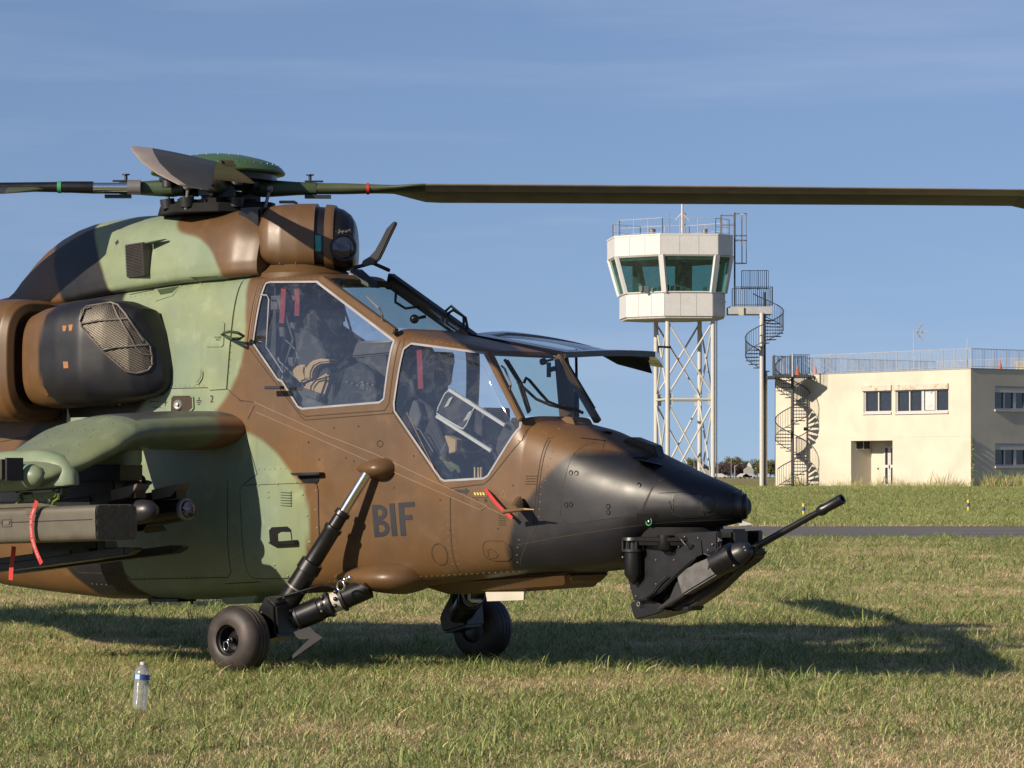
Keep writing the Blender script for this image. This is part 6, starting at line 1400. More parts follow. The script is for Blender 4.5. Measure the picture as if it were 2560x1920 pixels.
mb = MB(); mb.bx((DR[0]+.03,.34,2.78),(DR[0]+.05,1.36,2.84)); mb.bx((DR[0]+.03,.34,3.24),(DR[0]+.05,1.36,3.29)); mb.bx((DR[0]+.03,.82,2.84),(DR[0]+.05,.87,3.24)); mb.build('fanlight_frame', M['wframe'], rc)
mb = MB(); mb.bx((DR[0]-.2,-.5,.70),(DR[1]+.1,.9,.79)); mb.build('door_step', M['slab'], rc)
# roof railing round the building
rg = empty('roof_railing'); rg.parent = bld
def railing(par, P, zb, h, gap, mt, post=None, r=.013, pr=.022, postname='rail_post', hr=.018):
    bars = MB(); tops = MB()
    for i in range(len(P)-1):
        a = Vector((*P[i][:2], P[i][2] if len(P[i]) > 2 else zb)); b = Vector((*P[i+1][:2], P[i+1][2] if len(P[i+1]) > 2 else zb)); L_ = (b-a).length; n = max(1, int(L_/gap))
        tops.rod(a+Vector((0,0,h)), b+Vector((0,0,h)), hr, n=6); tops.rod(a+Vector((0,0,.08)), b+Vector((0,0,.08)), hr*.7, n=5)
        for k in range(n+1):
            p = a.lerp(b, k/n)
            if post and k % post == 0:
                q = MB(); q.rod(p, p+Vector((0,0,h)), pr, n=6); q.build(postname, mt, par)
            else: bars.rod(p+Vector((0,0,.08)), p+Vector((0,0,h)), r, n=4, caps=False)
    tops.build('handrail', mt, par)
    if bars.v: tag(bars.build('rail_bars', mt, par), kind='stuff')
railing(rg, [(2.6,.12),(WL-.1,.12),(WL-.1,DEP-.1),(.12,DEP-.1),(.12,.12),(.8,.12)], TOP+.05, .98, .105, M['rail_s'], 8)
# lamps, cones, aerials on the roof and wall
def wfl(x, y, z): return Vector((LC.x+WD.x*x+RD.x*y, LC.y+WD.y*x+RD.y*y, z))
for u, v in ((2029,942),(2037,942),(2019,1072)):
    s, z = on_front(u, v); mb = MB(); mb.bx((s-.09,-.22,z-.10),(s+.09,-.10,z+.08)); mb.bx((s-.03,-.12,z-.03),(s+.03,.0,z+.03)); mb.build('wall_lamp', M['rail_d'] , bld, bevel=.02)
def cone(p, label):
    e = empty('traffic_cone', p, label=label, cat='traffic cone', group='traffic cones on the roof')
    mb = MB(); mb.bx((-.16,-.16,0),(.16,.16,.03)); mb.build('base', M['coneo'], e)
    mb = MB(); mb.lathe((0,0,.03),(0,0,1),[(0,.12),(.50,.025)],16); mb.build('body', M['coneo'], e, 40)
    mb = MB(); mb.lathe((0,0,.03),(0,0,1),[(.18,.081),(.18,.085),(.32,.059),(.32,.055)],16,caps=False); mb.build('white_band', M['poster'], e, 40)
s_, z_ = on_front(2456, 950)
an = empty('television_aerial', wfl(on_front(2267,900)[0], .5, TOP), 0.1, label='thin rooftop television aerial with a slanted reflector above the railing', cat='aerial')
s0_ = 0; mb = MB(); mb.rod((0,0,0),(0,0,2.15),.022,n=8); mb.build('mast', M['rail_s'], an, 40)
mb = MB(); mb.rod((0,0,2.02),(.78,-.1,2.02),.018,n=6)
for k in range(9): t = .35+.07*k; mb.rod((.78*t,-.1*t,1.96),(.78*t,-.1*t,2.08),.009,n=4)
mb.build('boom', M['rail_s'], an)
for sg_ in (1,-1):
    mb = MB()
    for k in range(4): d = .10*k; mb.rod((.06+d*.55,-.25+d*1.5,2.02+sg_*.02),(.36+d*.55,-.25+d*1.5,2.02+sg_*.44),.020,n=5)
    mb.rod((.20,-.27,2.02+sg_*.22),(.38,.2,2.02+sg_*.22),.010,n=4); mb.build('reflector', M['rail_s'], an)
wp_ = empty('whip_aerial', wfl(on_front(2407,900)[0], .3, TOP), label='plain white whip aerial standing near the railing corner', cat='aerial')
mb = MB(); mb.lathe((0,0,0),(0,0,1),[(0,.03),(.5,.03),(.5,.014),(1.6,.008)],8); mb.build('rod', M['wframe'], wp_)
# striped post at the corner: climbing plant up the edge
mb = MB()
for k in range(60):
    z = .8+2.6*k/60; c = Vector((WL+.02+rnd.uniform(-.02,.05), .05+rnd.uniform(-.05,.12), z)); s_ = rnd.uniform(.04,.09); a = rnd.uniform(0,6)
    mb.add([c+Vector((s_*cos(a),-.03,s_*sin(a))), c+Vector((s_*cos(a+2.1),.03,s_*sin(a+2.1))), c+Vector((s_*cos(a+4.2),0,s_*sin(a+4.2)))], [(0,1,2)])
iv = mb.build('climbing_plant', M['ivy'], None, None); iv.location = (LC.x,LC.y,0); iv.rotation_euler = (0,0,atan2(WD.y,WD.x)); tag(iv, 'narrow green climbing plant growing up the corner of the cream building', 'climbing plant')

# ---- spiral stairs
def spiral(name, cx, cy, R, z0, z1, a_ref, z_ref, pitch, label, mt, grp, dirn=1, colr=.085, colz=None, rise=.178):
    e = empty(name, (cx, cy, 0), label=label, cat='spiral staircase', group=grp)
    ang = lambda z: radians(a_ref)+dirn*2*pi*(z-z_ref)/pitch
    mb = MB(); mb.rod((0,0,colz if colz is not None else z0-.1),(0,0,z1+1.0),colr,n=16); mb.build('newel_post', mt, e, 40)
    n = int((z1-z0)/rise)
    for k in range(n+1):
        z = z0+rise*k; a = ang(z); da = dirn*2*pi*rise/pitch*.62
        p = [(.05*cos(a),.05*sin(a)), (R*cos(a-da),R*sin(a-da)), (R*cos(a),R*sin(a)), (R*cos(a+da),R*sin(a+da))]
        mb = MB(); mb.hull2([(q[0],q[1],z) for q in p], [(q[0],q[1],z-.05) for q in p]); mb.build('tread', mt, e, None)
    rl = MB(); bars = MB(); P = []; Q = []
    m = int((z1-z0)/.05)
    for k in range(m+1): z = z0+(z1-z0)*k/m; a = ang(z); P.append((R*cos(a),R*sin(a),z+.98)); Q.append((R*cos(a),R*sin(a),z+.06))
    rl.tube(P, .028, n=6); rl.tube(Q, .02, n=5); rl.build('handrail', mt, e, 50)
    nb = int((z1-z0)/pitch*2*pi*R/.15)
    for k in range(nb+1): z = z0+(z1-z0)*k/nb; a = ang(z); bars.rod((R*cos(a),R*sin(a),z+.04),(R*cos(a),R*sin(a),z+.98),.011,n=4,caps=False)
    tag(bars.build('balusters', mt, e), kind='stuff'); return e
SC1 = (14.88, 174.0); K2 = 176.5/172; SC2 = (WG(1911,900,172).x*K2, 176.5)
spiral('spiral_staircase', SC1[0], SC1[1], .92, .80, 6.72, -90, 1.3, 2.84, 'lower dark spiral staircase against the sunlit end of the cream building', M['rail_d'], None)
s2 = spiral('spiral_staircase', SC2[0], SC2[1], 1.0, 6.95, 10.05, -90, 8.4, 2.8, 'upper dark spiral staircase between the low roof and the tower balcony', M['rail_d'], None, colr=.075, colz=.7)
s2.scale = (K2,)*3; s2.location.z = -1.39*(K2-1)
mb = MB(); mb.rod((-.16,-.25,.6),(-.16,-.25,9.95),.115,n=18); mb.build('support_column', M['tubew'], s2, 40)
mb = MB(); mb.rod((.08,.10,.6),(.08,.10,6.9),.085,n=18); mb.build('support_column', M['tubew'], s2, 40)
# landing between stair and roof
ld = empty('stair_landing', (0,0,0), label='small steel landing with railing joining both spiral staircases to the roof edge', cat='landing')
zl = 6.74
mb = MB(); mb.bx((WG(1935,0,173).x,172.6,zl-.12),(WG(2022,0,173).x,174.6,zl)); mb.bx((WG(1919,0,175).x,174.6,zl-.12),(WG(1950,0,175).x,177,zl)); mb.build('deck', M['rail_d'], ld)
xa, xb, xc_ = WG(1938,0,173).x, WG(2022,0,173).x, WG(1975,0,173).x
railing(ld, [(xc_,172.6),(xb,172.6)], zl, 1.05, .105, M['rail_d'], 5); railing(ld, [(xa,173.2),(xa,174.6),(xb,174.6)], zl, 1.05, .105, M['rail_d'], 6)
mb = MB(); mb.rod((xc_+.1,172.55,zl-.1),(xc_+.1,172.55,zl+1.12),.05,n=10); mb.build('corner_post', M['rail_s'], ld, 40)
cone(Vector((WG(1994,0,173.2).x,173.2,zl)), 'orange and white cone standing on the landing between the staircases')
cone(wfl(1.9,1.2,TOP+.05), 'orange and white cone on the roof just past the stair landing')
cone(wfl(on_front(2510,0)[0] if False else 12.9,4.0,TOP+.05), 'faded cone by the far roof railing')
bk = MB(); bk.bx((0,0,0),(.9,.5,.45)); bo = bk.build('rooftop_unit', M['rusty'], None, bevel=.02); p_ = wfl(WL-.6, 3.9, TOP+.05); bo.location = p_; tag(bo, 'small weathered beige box on the roof behind the right hand railing', 'roof unit')

# ---- control tower
TX0 = WG(1681,0,170).x; TY0 = 170.0
tower = empty('control_tower', (TX0, TY0, 0), label='white many sided control tower cab on four braced tubular legs', cat='control tower')
PT = [(-.61,0),(2.38,.29),(3.20,1.30),(2.95,4.0),(1.2,5.8),(-1.6,6.2),(-3.22,4.9),(-2.93,1.9)]
def sc_poly(k, c=(.8,3.0)): return [(c[0]+(p[0]-c[0])*k, c[1]+(p[1]-c[1])*k) for p in PT]
PL = sc_poly(.84); PU = PT; ZL0, ZL1, ZW0, ZW1, ZU = 9.73, 10.95, 10.95, 12.9, 13.93
n8 = len(PT)
def ringz(P, z): return [(p[0], p[1], z) for p in P]
def panels(P, z0, z1, cnts, nme, P2=None):
    P2 = P2 or P
    for i in range(n8):
        a, b = Vector(P[i]), Vector(P[(i+1) % n8]); a2, b2 = Vector(P2[i]), Vector(P2[(i+1) % n8]); d = (b-a).normalized(); nn = Vector((d.y,-d.x)); m_ = cnts[i]
        for k in range(m_):
            t0, t1 = k/m_, (k+1)/m_; g = .008/(b-a).length
            q = [a.lerp(b,t0+g), a.lerp(b,t1-g), a2.lerp(b2,t1-g), a2.lerp(b2,t0+g)]
            z_ = [z0+.01,z0+.01,z1-.01,z1-.01]; A_ = [(q[j].x+nn.x*.02,q[j].y+nn.y*.02,z_[j]) for j in range(4)]; B_ = [(q[j].x-nn.x*.04,q[j].y-nn.y*.04,z_[j]) for j in range(4)]
            mb = MB(); mb.hull2(A_, B_); mb.build(nme, M['panelw'], tower)
mb = MB(); mb.loft([ringz(PL,ZL0),ringz(PL,ZL1-.02)]); mb.build('lower_core', M['joint'], tower)
mb = MB(); mb.loft([ringz(sc_poly(.995),ZW1),ringz(sc_poly(.995),ZU-.02)]); mb.build('upper_core', M['joint'], tower)
panels(PL, ZL0, ZL1, [3,1,2,2,2,3,2,3], 'lower_panel'); panels(PU, ZW1, ZU, [3,1,2,2,2,3,2,3], 'fascia_panel')
mb = MB(); mb.loft([ringz(sc_poly(1.012),ZU-.02),ringz(sc_poly(1.012),ZU+.06)]); mb.build('roof_edge', M['panelw'], tower)
mb = MB(); mb.loft([ringz(sc_poly(.82),ZL0-.10),ringz(sc_poly(.83),ZL0)]); mb.build('soffit', M['soffit'], tower)
mb = MB(); mb.loft([ringz(sc_poly(.845),ZW0-.03),ringz(sc_poly(.858),ZW0+.03)]); mb.build('window_ledge', M['wframe'], tower)
# mullion posts and panes: outward leaning
PB = sc_poly(.85); PTp = sc_poly(.985)
for i in range(n8):
    a, b = Vector((*PB[i],ZW0)), Vector((*PTp[i],ZW1)); cdir = Vector((PB[i][0]-.8,PB[i][1]-3.0,0)).normalized(); t = Vector((-cdir.y,cdir.x,0))
    mb = MB(); w_ = .17; mb.hull2([a+t*w_-cdir*.10,a-t*w_-cdir*.10,a-t*w_*.8+cdir*.05,a+t*w_*.8+cdir*.05], [b+t*w_-cdir*.10,b-t*w_-cdir*.10,b-t*w_*.8+cdir*.05,b+t*w_*.8+cdir*.05]); mb.build('window_post', M['panelw'], tower)
    j = (i+1) % n8; A_ = [Vector((*PB[i],ZW0)), Vector((*PB[j],ZW0)), Vector((*PTp[j],ZW1)), Vector((*PTp[i],ZW1))]; ctr = sum(A_, Vector())/4
    if i == 1: 
        mb = MB(); mb.add([A_[0],A_[1],A_[2],A_[3]], [(0,1,2,3)]); o = mb.build('window_pane', M['tglass'], tower, None)
    else:
        mb = MB(); mb.add(A_, [(0,1,2,3)]); o = mb.build('window_pane', M['tglass'], tower, None)
    fr_ = MB()
    for q in range(4):
        p0, p1 = A_[q], A_[(q+1) % 4]; p0 = p0+(ctr-p0)*.03; p1 = p1+(ctr-p1)*.03
        if q in (0,2): fr_.rod(p0, p1, .055, n=4)
    fr_.build('pane_frame', M['wframe'], o)
mb = MB(); mb.loft([ringz(sc_poly(.82),ZW0-.02),ringz(sc_poly(.82),ZW0+.0)]); mb.loft([ringz(sc_poly(.96),ZW1-.25),ringz(sc_poly(.96),ZW1-.02)]); tag(mb.build('cab_floor_and_ceiling', M['tin'], tower))
mb = MB(); mb.bx((.3,2.6,ZW0),(1.1,3.4,ZW1-.2)); mb.bx((-1.9,4.2,ZW0),(-1.6,4.6,ZW1-.2)); mb.build('cab_pillar', M['tin'], tower)
mb = MB()
for i in range(16): x = rnd.uniform(-1.7,1.9); mb.box((x, .55+.5*abs(x)*.5+rnd.uniform(0,.4), ZW0+.12+rnd.uniform(0,.12)), (rnd.uniform(.08,.3),.1,rnd.uniform(.15,.38)), Matrix.Rotation(rnd.uniform(-.4,.4),3,'Z'))
mb.build('desk_equipment', M['tin'], tower, bevel=.01)
mb = MB()
for dx in (0,.29): mb.lathe((.62+dx,.12+.55,10.53),(0.1,-1,0),[(-.05,.11),(.08,.135),(.085,.12),(.02,.02)],20)
mb.build('horn_lights', M['grey'], tower, 40)
mb = MB(); mb.bx((.42,.62,10.4),(1.06,.70,10.68)); mb.build('horn_mount', M['wframe'], tower)
mb = MB()
for dx in (0,.19): mb.rod((2.62+dx,.93+dx*1.2,10.5),(2.60+dx,.83+dx*1.2,10.5),.055,n=14)
mb.build('round_vents', M['rail_d'], tower)
rr_ = empty('cab_roof_railing'); rr_.parent = tower
railing(rr_, [(*p,) for p in sc_poly(.93)]+[sc_poly(.93)[0]], ZU+.06, .82, .9, M['rail_s'], 1, pr=.022)
mb = MB(); q = sc_poly(.93); 
for i in range(n8): mb.rod((*q[i],ZU+.45),(*q[(i+1)%n8],ZU+.45),.013,n=5)
mb.build('mid_rail', M['rail_s'], rr_)
def tx(u): return (u-1280)/F*172-TX0
for u, r_ in ((1631,.17),(1762,.15)): mb = MB(); mb.lathe((tx(u),2,ZU),(0,0,1),[(0,.10),(.1,.10),(.12,r_),(.42,r_),(.44,r_*.8)],18); mb.build('roof_ventilator', M['grey'], tower, 40)
mb = MB(); mb.rod((tx(1705.5),2,ZU),(tx(1705.5),2,ZU+1.75),.055,n=10)
for s_ in (-1,1): mb.rod((tx(1705.5),2,ZU+1.3),(tx(1705.5)+s_*.34,2,ZU+.9),.025,n=6)
mb.build('antenna_mast', M['wframe'], tower)
mb = MB(); mb.rod((tx(1674),2.2,ZU),(tx(1674),2.2,ZU+1.0),.03,n=8); mb.rod((tx(1674),2.2,ZU+1),(tx(1674),2.2,ZU+1.3),.008,n=5); mb.build('thin_antenna', M['grey'], tower)
mb = MB(); mb.rod((tx(1713),2.4,ZU),(tx(1713),2.4,ZU+1.2),.03,n=8); mb.build('lamp_mast', M['grey'], tower); mb = MB(); mb.ball((tx(1713),2.4,ZU+1.25),.06,10,8); mb.build('red_lamp', M['red'], tower, 60)
mb = MB()
for k in range(6): mb.ball((-1.2+.55*k,2.1,ZU+.08),(.3,.2,.12),10,6)
mb.build('roof_ducts', M['rail_s'], tower, 60)
# ladder with cage on the right side
lad = empty('caged_ladder'); lad.parent = tower; lx, ly = tx(1838), 1.6
mb = MB(); mb.rod((lx-.04,ly,9.9),(lx-.04,ly,15.2),.03,n=6); mb.rod((lx-.04,ly+.42,9.9),(lx-.04,ly+.42,15.2),.03,n=6); mb.build('ladder_stile', M['rail_d'], lad)
mb = MB()
for k in range(20): mb.rod((lx-.04,ly,10.1+.26*k),(lx-.04,ly+.42,10.1+.26*k),.013,n=5)
tag(mb.build('ladder_rungs', M['rail_d'], lad), kind='stuff')
for z in (12.55,13.75,14.0,15.15):
    mb = MB(); mb.tube([(lx-.04+.02+.62*sin(a)*.98, ly+.21-.33*cos(a), z) for a in [pi*i/12 for i in range(13)]], .018, n=5); mb.build('cage_hoop', M['grey'], lad, 50)
for a in (pi*.2,pi*.4,pi*.6,pi*.8): mb = MB(); mb.rod((lx-.02+.62*sin(a),ly+.21-.33*cos(a),12.55),(lx-.02+.62*sin(a),ly+.21-.33*cos(a),15.15),.014,n=5); mb.build('cage_bar', M['grey'], lad)
mb = MB(); x_ = tx(1802)
for q in (x_, lx-.05): mb.bx((q-.05,ly+.1,ZU),(q+.05,ly+.2,15.1))
for z in (14.55,15.05): mb.bx((x_,ly+.12,z-.03),(lx-.05,ly+.18,z+.03))
mb.build('ladder_gate', M['grey'], lad)
# legs
leg = {}
for nme, u, dy in (('fl',1669,1.0),('fr',1782.5,1.25),('rl',1640,3.4),('rr',1749,3.6)):
    x = (u-1280)/F*(TY0+dy)-TX0; leg[nme] = Vector((x,dy,0)); mb = MB(); mb.rod((x,dy,.5),(x,dy,ZL0-.05),.118,n=20); mb.build('tower_leg', M['tubew'], tower, 40)
zm_ = 5.42
def brace(a, b, z0, z1, r=.05): mb = MB(); mb.rod(leg[a]+Vector((0,0,z0)), leg[b]+Vector((0,0,z1)), r, n=8); mb.build('brace', M['tubew'], tower, 40)
for a, b in (('fl','fr'),('fr','rr'),('rr','rl'),('rl','fl')):
    brace(a,b,zm_,zm_,.065); brace(a,b,zm_+.2,ZL0-.25); brace(b,a,zm_+.2,ZL0-.25); brace(a,b,.8,zm_-.2); brace(b,a,.8,zm_-.2)
    for q in (a, b):
        o_ = leg[b if q == a else a]-leg[q]; o_.normalize(); c = leg[q]+o_*.17+Vector((0,0,zm_)); mb = MB(); R_ = Matrix((o_, Vector((-o_.y,o_.x,0)), Vector((0,0,1)))).transposed(); mb.box(c, (.22,.02,.62), R_); mb.build('gusset_plate', M['tubew'], tower)
mb = MB(); mb.rod((leg['fr'].x+.2,1.3,.6),(leg['fr'].x+.2,1.3,ZL0),.03,n=6); mb.build('downpipe', M['tubew'], tower, 40)
# balcony
bal = empty('balcony'); bal.parent = tower
bx0, bx1 = tx(1833), tx(1928); zb_ = CAMZ+172*(HORV-767)/F
mb = MB(); mb.bx((bx0-.3,1.2,zb_-.42),(bx1,2.8,zb_-.02)); mb.build('balcony_deck', M['rail_s'], bal, bevel=.01)
railing(bal, [(bx0,1.2),(bx1,1.2),(bx1,1.6)], zb_, 1.0, .11, M['rail_d'], 6); railing(bal, [(bx0,2.8),(bx1,2.8)], zb_, 1.0, .11, M['rail_d'], 6)
railing(bal, [(tx(1857),2.78),(tx(1924),2.78)], zb_+.95, 1.0, .105, M['rail_d'], 4)
mb = MB(); mb.bx((tx(1844),1.1,zb_-.50),(tx(1857),1.19,zb_-.06)); mb.build('junction_box', M['ivory'], bal, bevel=.01)

tower.scale = (1.03,)*3; tower.location = (TX0*1.03, TY0*1.03, -.0417)
# ---- far trees and sheds
def leaf_mat(name, c1, c2):
    m = bpy.data.materials.new(name); nt, b = nodes(m); N = nt.nodes; L = nt.links
    tcn = N.new('ShaderNodeTexCoord'); n = N.new('ShaderNodeTexNoise'); n.inputs['Scale'].default_value = .9; n.inputs['Detail'].default_value = 5; L.new(tcn.outputs['Object'], n.inputs['Vector'])
    mx = N.new('ShaderNodeMixRGB'); mx.inputs[1].default_value = (*c1,1); mx.inputs[2].default_value = (*c2,1); L.new(n.outputs['Fac'], mx.inputs[0]); L.new(mx.outputs[0], b.inputs['Base Color']); b.inputs['Roughness'].default_value = .8; return m
LM = [leaf_mat('leaf_green', (.045,.06,.015), (.09,.10,.03)), leaf_mat('leaf_gold', (.08,.08,.02), (.14,.12,.035)), leaf_mat('leaf_purple', (.05,.03,.03), (.08,.05,.045))]
BK = mat('bark', (.12,.09,.06), .9)
def make_tree(h, w, lm, seed):
    r = random.Random(seed); t = empty('broadleaf_tree')
    mb = MB(); mb.lathe((0,0,-.3),(0,0,1),[(0,.22),(h*.35,.15),(h*.8,.05)],8)
    for k in range(5): a = r.uniform(0,6.28); mb.rod((0,0,h*(.25+.08*k)),(cos(a)*w*.35,sin(a)*w*.35,h*(.5+.09*k)),.07,.03,n=5)
    mb.build('trunk', BK, t, 40)
    V = []; Fc = []; cl = [(r.gauss(0,w*.22), r.gauss(0,w*.22), h*r.uniform(.25,.88), r.uniform(.5,1.1)*w*.22) for _ in range(26)]
    for cx_, cy_, cz_, cr_ in cl:
        for _ in range(95):
            d = Vector((r.gauss(0,1), r.gauss(0,1), r.gauss(0,.8))).normalized()*cr_*r.uniform(.5,1.05); p = Vector((cx_,cy_,cz_))+d; s_ = r.uniform(.10,.24); a = Vector((r.gauss(0,1),r.gauss(0,1),r.gauss(0,1))).normalized(); b = a.cross(Vector((r.gauss(0,1),r.gauss(0,1),r.gauss(0,1)))).normalized()
            n0 = len(V); V += [p+a*s_, p+b*s_, p-a*s_, p-b*s_]; Fc.append((n0,n0+1,n0+2,n0+3))
    mk('crown', (V, Fc), lm, t); return t
def copy_tree(o, parent=None):
    c = o.copy(); COL.objects.link(c); c.parent = parent
    for ch in [q for q in bpy.data.objects if q.parent == o]: copy_tree(ch, c)
    return c
protos = [make_tree(6.8, 6.5, LM[0], 1), make_tree(6.2, 6.0, LM[1], 2), make_tree(5.4, 6.6, LM[2], 3), make_tree(5.8, 5.2, LM[0], 4)]
TD = 1100
spots = [(1712,0,1.0,'green tree seen between the tower legs'),(1738,1,1.1,'yellowish tree just left of the right rear tower leg'),(1762,2,.9,'dark purple leaved tree beside the front right tower leg'),(1800,2,.95,'dark purple leaved tree right of the tower'),(1826,2,.9,'second dark purple leaved tree right of the tower'),(1836,1,1.15,'yellow green tree above the purple ones'),(1856,0,1.0,'green tree left of the small white shed'),(1850,2,.85,'low dark purple tree in front of the yellow green one'),(1893,1,1.05,'golden tree left of the stair column'),(1925,1,1.0,'golden tree between the stair columns and the building'),(1940,0,.95,'green tree touching the edge of the cream building'),(1690,3,.9,'small green tree left of the tower legs')]
used_p = set()
for i, (u, k, s_, lab) in enumerate(spots):
    if k not in used_p: t = protos[k]; used_p.add(k)
    else: t = copy_tree(protos[k])
    Y = TD+rnd.uniform(-30,40)+(40 if k != 2 else -30); t.location = ((u-1280)/F*Y, Y, .77); t.rotation_euler = (0,0,rnd.uniform(0,6)); t.scale = (s_,)*3; tag(t, lab, 'tree', 'distant trees beyond the airfield')
cr_ = []
for k_ in range(4):
    me_ = [q for q in bpy.data.objects if q.parent == protos[k_] and q.name.startswith('crown')][0].data; cr_.append(bpy.data.objects.new('wood%d' % k_, me_))
wp = [(x_, TD+rnd.uniform(-20,70), .77) for x_ in [(-330+i*9+rnd.uniform(-4,4)) for i in range(56)] if not 42 < x_ < 95]
scatter('distant_woods', cr_, wp, np.array([rnd.choice([0,1,2,3]) for _ in wp], dtype=np.int32), nr.rand(len(wp))*6.28, .85+.4*nr.rand(len(wp)), label='low line of woods on the horizon to either side of the airfield', cat='woods')
def far_box(name, u0, u1, v0, v1, mt, lab, cat, Y=TD-60, grp=None):
    a = WG(u0,v1,Y); b = WG(u1,v0,Y); mb = MB(); h = b.z-.77; W_ = b.x-a.x
    mb.hull2([(0,0,0),(W_,0,0),(W_,0,h*.75),(W_/2,0,h),(0,0,h*.75)], [(0,6,0),(W_,6,0),(W_,6,h*.75),(W_/2,6,h),(0,6,h*.75)]); o = mb.build(name, mt, None); o.location = (a.x,Y,.77); tag(o, lab, cat, grp); return o
far_box('white_shed', 1868,1880,1157,1190, M['panelw'], 'small white shed among the distant trees', 'shed', TD+5)
far_box('grey_shed', 1862,1884,1166,1190, M['slab'], 'low grey roofed shed below the white one', 'shed', TD-40)
far_box('grey_shed', 1752,1776,1172,1192, M['slab'], 'low grey shed seen through the tower legs', 'shed', TD-40)
def lamp_post(u, v0, Y, lab, thin=False):
    p = WG(u, HORV, Y); e = empty('lamp_post', (p.x, Y, .77), label=lab, cat='lamp post', group='distant posts in front of the trees'); h = CAMZ+Y*(HORV-v0)/F-.77
    mb = MB(); mb.rod((0,0,0),(0,0,h),.07 if thin else .11,n=6); mb.build('pole', M['rail_s'] if not thin else M['slab'], e)
    if not thin: mb = MB(); mb.bx((-.1,-.2,h),(.6,.2,h+.15)); mb.build('lamp_head', M['rail_s'], e)
for u, v0, lab, th in ((1795,1140,'thin pale pole left of the dark purple trees',True),(1828,1146,'thin pole in front of the yellow green tree',True),(1837,1165,'short post with a flat lamp head beside the trees',False),(1878,1146,'thin pole above the white shed',True),(1735,1148,'thin pole seen between the tower legs',True)): lamp_post(u, v0, 950, lab, th)
for u, c_, lab in ((1800,'wframe','distant white car left of the short lamp post'),(1862,'wframe','distant white car right of the short lamp post'),(1874,'rail_s','distant grey car below the white shed')):
    p = WG(u,0,900); e = empty('parked_car', (p.x,900,.77), label=lab, cat='car', group='distant parked cars')
    mb = MB(); mb.hull2([(-2,0,.35),(2.1,0,.35),(2.1,0,.8),(1.2,0,.95),(.6,0,1.4),(-1.1,0,1.42),(-1.9,0,.95)], [(-2,1.7,.35),(2.1,1.7,.35),(2.1,1.7,.8),(1.2,1.7,.95),(.6,1.7,1.4),(-1.1,1.7,1.42),(-1.9,1.7,.95)]); mb.build('body', M[c_], e, bevel=.08)
    for x in (-1.25,1.3): mb = MB(); mb.rod((x,-.05,.32),(x,.2,.32),.32,n=14); mb.build('wheel', M['rubber'], e, 40)
# ---- markers, board, bottle
def edge_marker(u, Y, lab):
    z = gz(Y)+.10; e = empty('edge_marker', ((u-1280)/F*Y, Y, z), label=lab, cat='edge marker', group='blue and yellow taxiway markers')
    for nme, z0, z1, m_ in (('yellow_base',-.15,.14,'ylw'),('blue_band',.14,.27,'blue'),('yellow_top',.27,.38,'ylw')):
        mb = MB(); mb.rod((0,0,z0),(0,0,z1),.048,n=16); mb.build(nme, M[m_], e, 40)
edge_marker(2009, 106, 'blue banded yellow marker nearer the gun muzzle beyond the taxiway'); edge_marker(2421, 113, 'blue banded yellow marker in the grass at the right below the shaded wall')
mb = MB(); mb.hull2([(0,0,0),(.30,0,.03),(.31,0,.06),(0,0,.16)], [(0,.3,0),(.30,.3,.03),(.31,.3,.06),(0,.3,.16)]); o = mb.build('marker_board', M['wframe'], None); o.location = WG(1850,1312,91); o.location.z = gz(91)+.02; tag(o, 'small white wedge shaped board lying just under the tip of the nose', 'marker board')
# plastic bottle
pb = bpy.data.materials.new('clear_plastic'); pb.use_nodes = True; nt = pb.node_tree; nt.nodes.clear(); N = nt.nodes
o_ = N.new('ShaderNodeOutputMaterial'); t_ = N.new('ShaderNodeBsdfTransparent'); t_.inputs[0].default_value = (.86,.88,.90,1); g_ = N.new('ShaderNodeBsdfGlossy'); g_.inputs['Roughness'].default_value = .08; d_ = N.new('ShaderNodeBsdfDiffuse'); d_.inputs[0].default_value = (.75,.78,.82,1)
fr = N.new('ShaderNodeLayerWeight'); fr.inputs[0].default_value = .35; m1 = N.new('ShaderNodeMixShader'); nt.links.new(fr.outputs['Fresnel'], m1.inputs[0]); nt.links.new(t_.outputs[0], m1.inputs[1]); nt.links.new(g_.outputs[0], m1.inputs[2])
m2 = N.new('ShaderNodeMixShader'); m2.inputs[0].default_value = .16; nt.links.new(m1.outputs[0], m2.inputs[1]); nt.links.new(d_.outputs[0], m2.inputs[2]); nt.links.new(m2.outputs[0], o_.inputs[0])
BY = 19.5; bo_ = empty('water_bottle', ((349-1280)/F*BY, BY, 0), label='empty clear plastic water bottle with a blue label standing in the grass', cat='bottle'); bo_.rotation_euler = (radians(-2), radians(4.5), .3)
pr_ = [(0,.030),(.004,.040)]
for k in range(13): z = .012+.012*k; pr_ += [(z,.0445),(z+.004,.0425),(z+.009,.0445)]
pr_ += [(.172,.045),(.176,.043),(.179,.045),(.212,.045),(.218,.0455),(.235,.043),(.250,.034),(.262,.022),(.268,.0145),(.274,.0145)]
mb = MB(); mb.lathe((0,0,0),(0,0,1),pr_,40); mb.build('bottle_body', pb, bo_, 60)
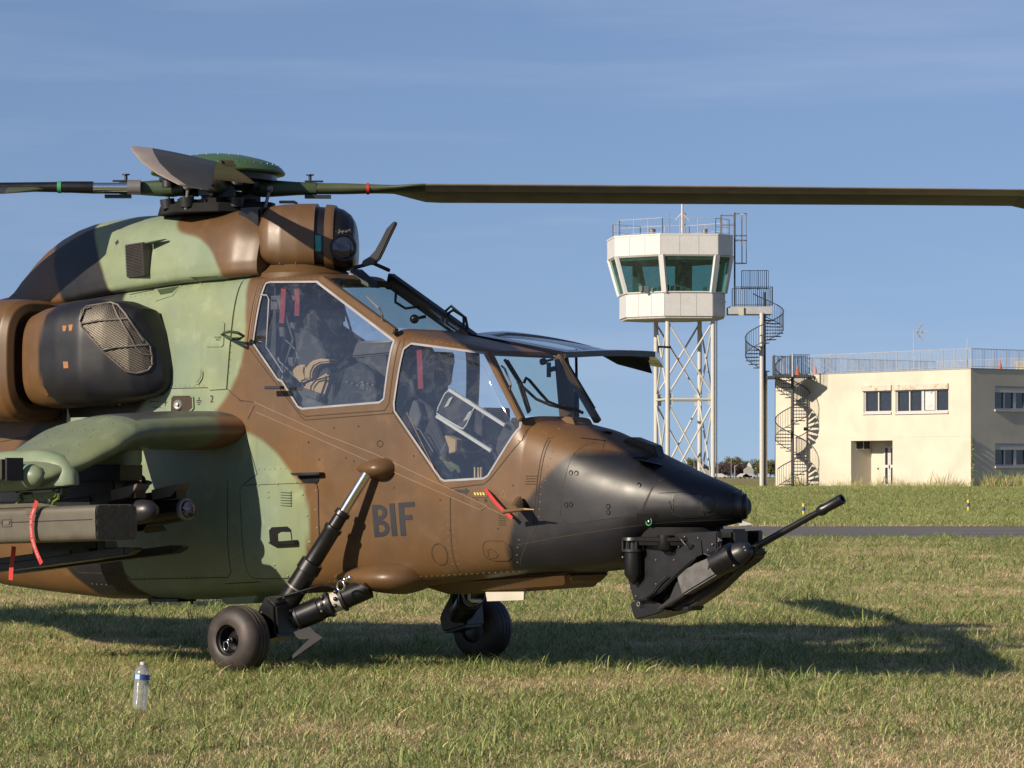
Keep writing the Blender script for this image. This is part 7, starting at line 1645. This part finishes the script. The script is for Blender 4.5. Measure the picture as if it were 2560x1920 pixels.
mb = MB(); mb.lathe((0,0,0),(0,0,1),[(.181,.0458),(.213,.0458)],40,caps=False); lb_ = mb.build('label', M['blue'], bo_, 60)
mb = MB(); R_ = [[(.0464*cos(a),.0464*sin(a),z) for a in [radians(198+4*k) for k in range(12)]] for z in (.183,.212)]; mb.grid(R_); mb.build('label_panel', mat('pale_label', (.55,.72,.85), .4), lb_, 60)
mb = MB(); mb.lathe((0,0,.270),(0,0,1),[(0,.0165),(.015,.0165),(.017,.014)],24); mb.build('cap', M['wframe'], bo_, 40)
# ---- rougher grass beyond the taxiway, tall weeds along the wall
T2 = [tuft('rough%d' % i, 60, .35, .06, .17, .011, s_, 70+i, 1.1) for i, s_ in enumerate((.15,.3,.45,.65))]
T3 = [tuft('weed%d' % i, 16, .25, .35, .95, .02, .65, 80+i, .6) for i in range(3)]
X, Y = field(91.4, 166, 9.0*max(GD,.3)); k = ~((Y > 164) & (X > 13)); X, Y = X[k], Y[k]; n = len(X); s_ = fbm(X*.3, Y*.3, .5, 21)
scatter('rough_grass', T2, np.stack([X,Y,[gz(q)-.02 for q in Y]],1), np.clip(((s_-.3)/.4*4),0,3.99).astype(np.int32), nr.rand(n)*6.28, 1.0+.7*nr.rand(n), label='greener unmown grass between the taxiway and the buildings', cat='grass')
pts = []
for i in range(420):
    t = nr.rand(); pts.append(wfl(t**.6*WL, -.25-nr.rand()*.9, .72))
for i in range(500): t = nr.rand(); q = Vector((RC.x,RC.y,0))+Vector((RD.x,RD.y,0))*t*9+Vector((WD.x,WD.y,0))*(.2+nr.rand()*2.2); pts.append((q.x,q.y,.74))
for i in range(60): q = wfl(nr.rand()*WL*1.1-1, -.3-nr.rand()*.3, .72); pts.append(q)
n = len(pts); sc_arr = np.array([.45+.35*nr.rand() if i < 420 else .9+.6*nr.rand() for i in range(n)])
scatter('tall_weeds', T2+T3, [tuple(p) for p in pts], np.where(nr.rand(n) < .5, nr.randint(4,7,n), nr.randint(0,3,n)).astype(np.int32), nr.rand(n)*6.28, sc_arr, label='pale tall weeds growing along the foot of the cream building', cat='weeds')
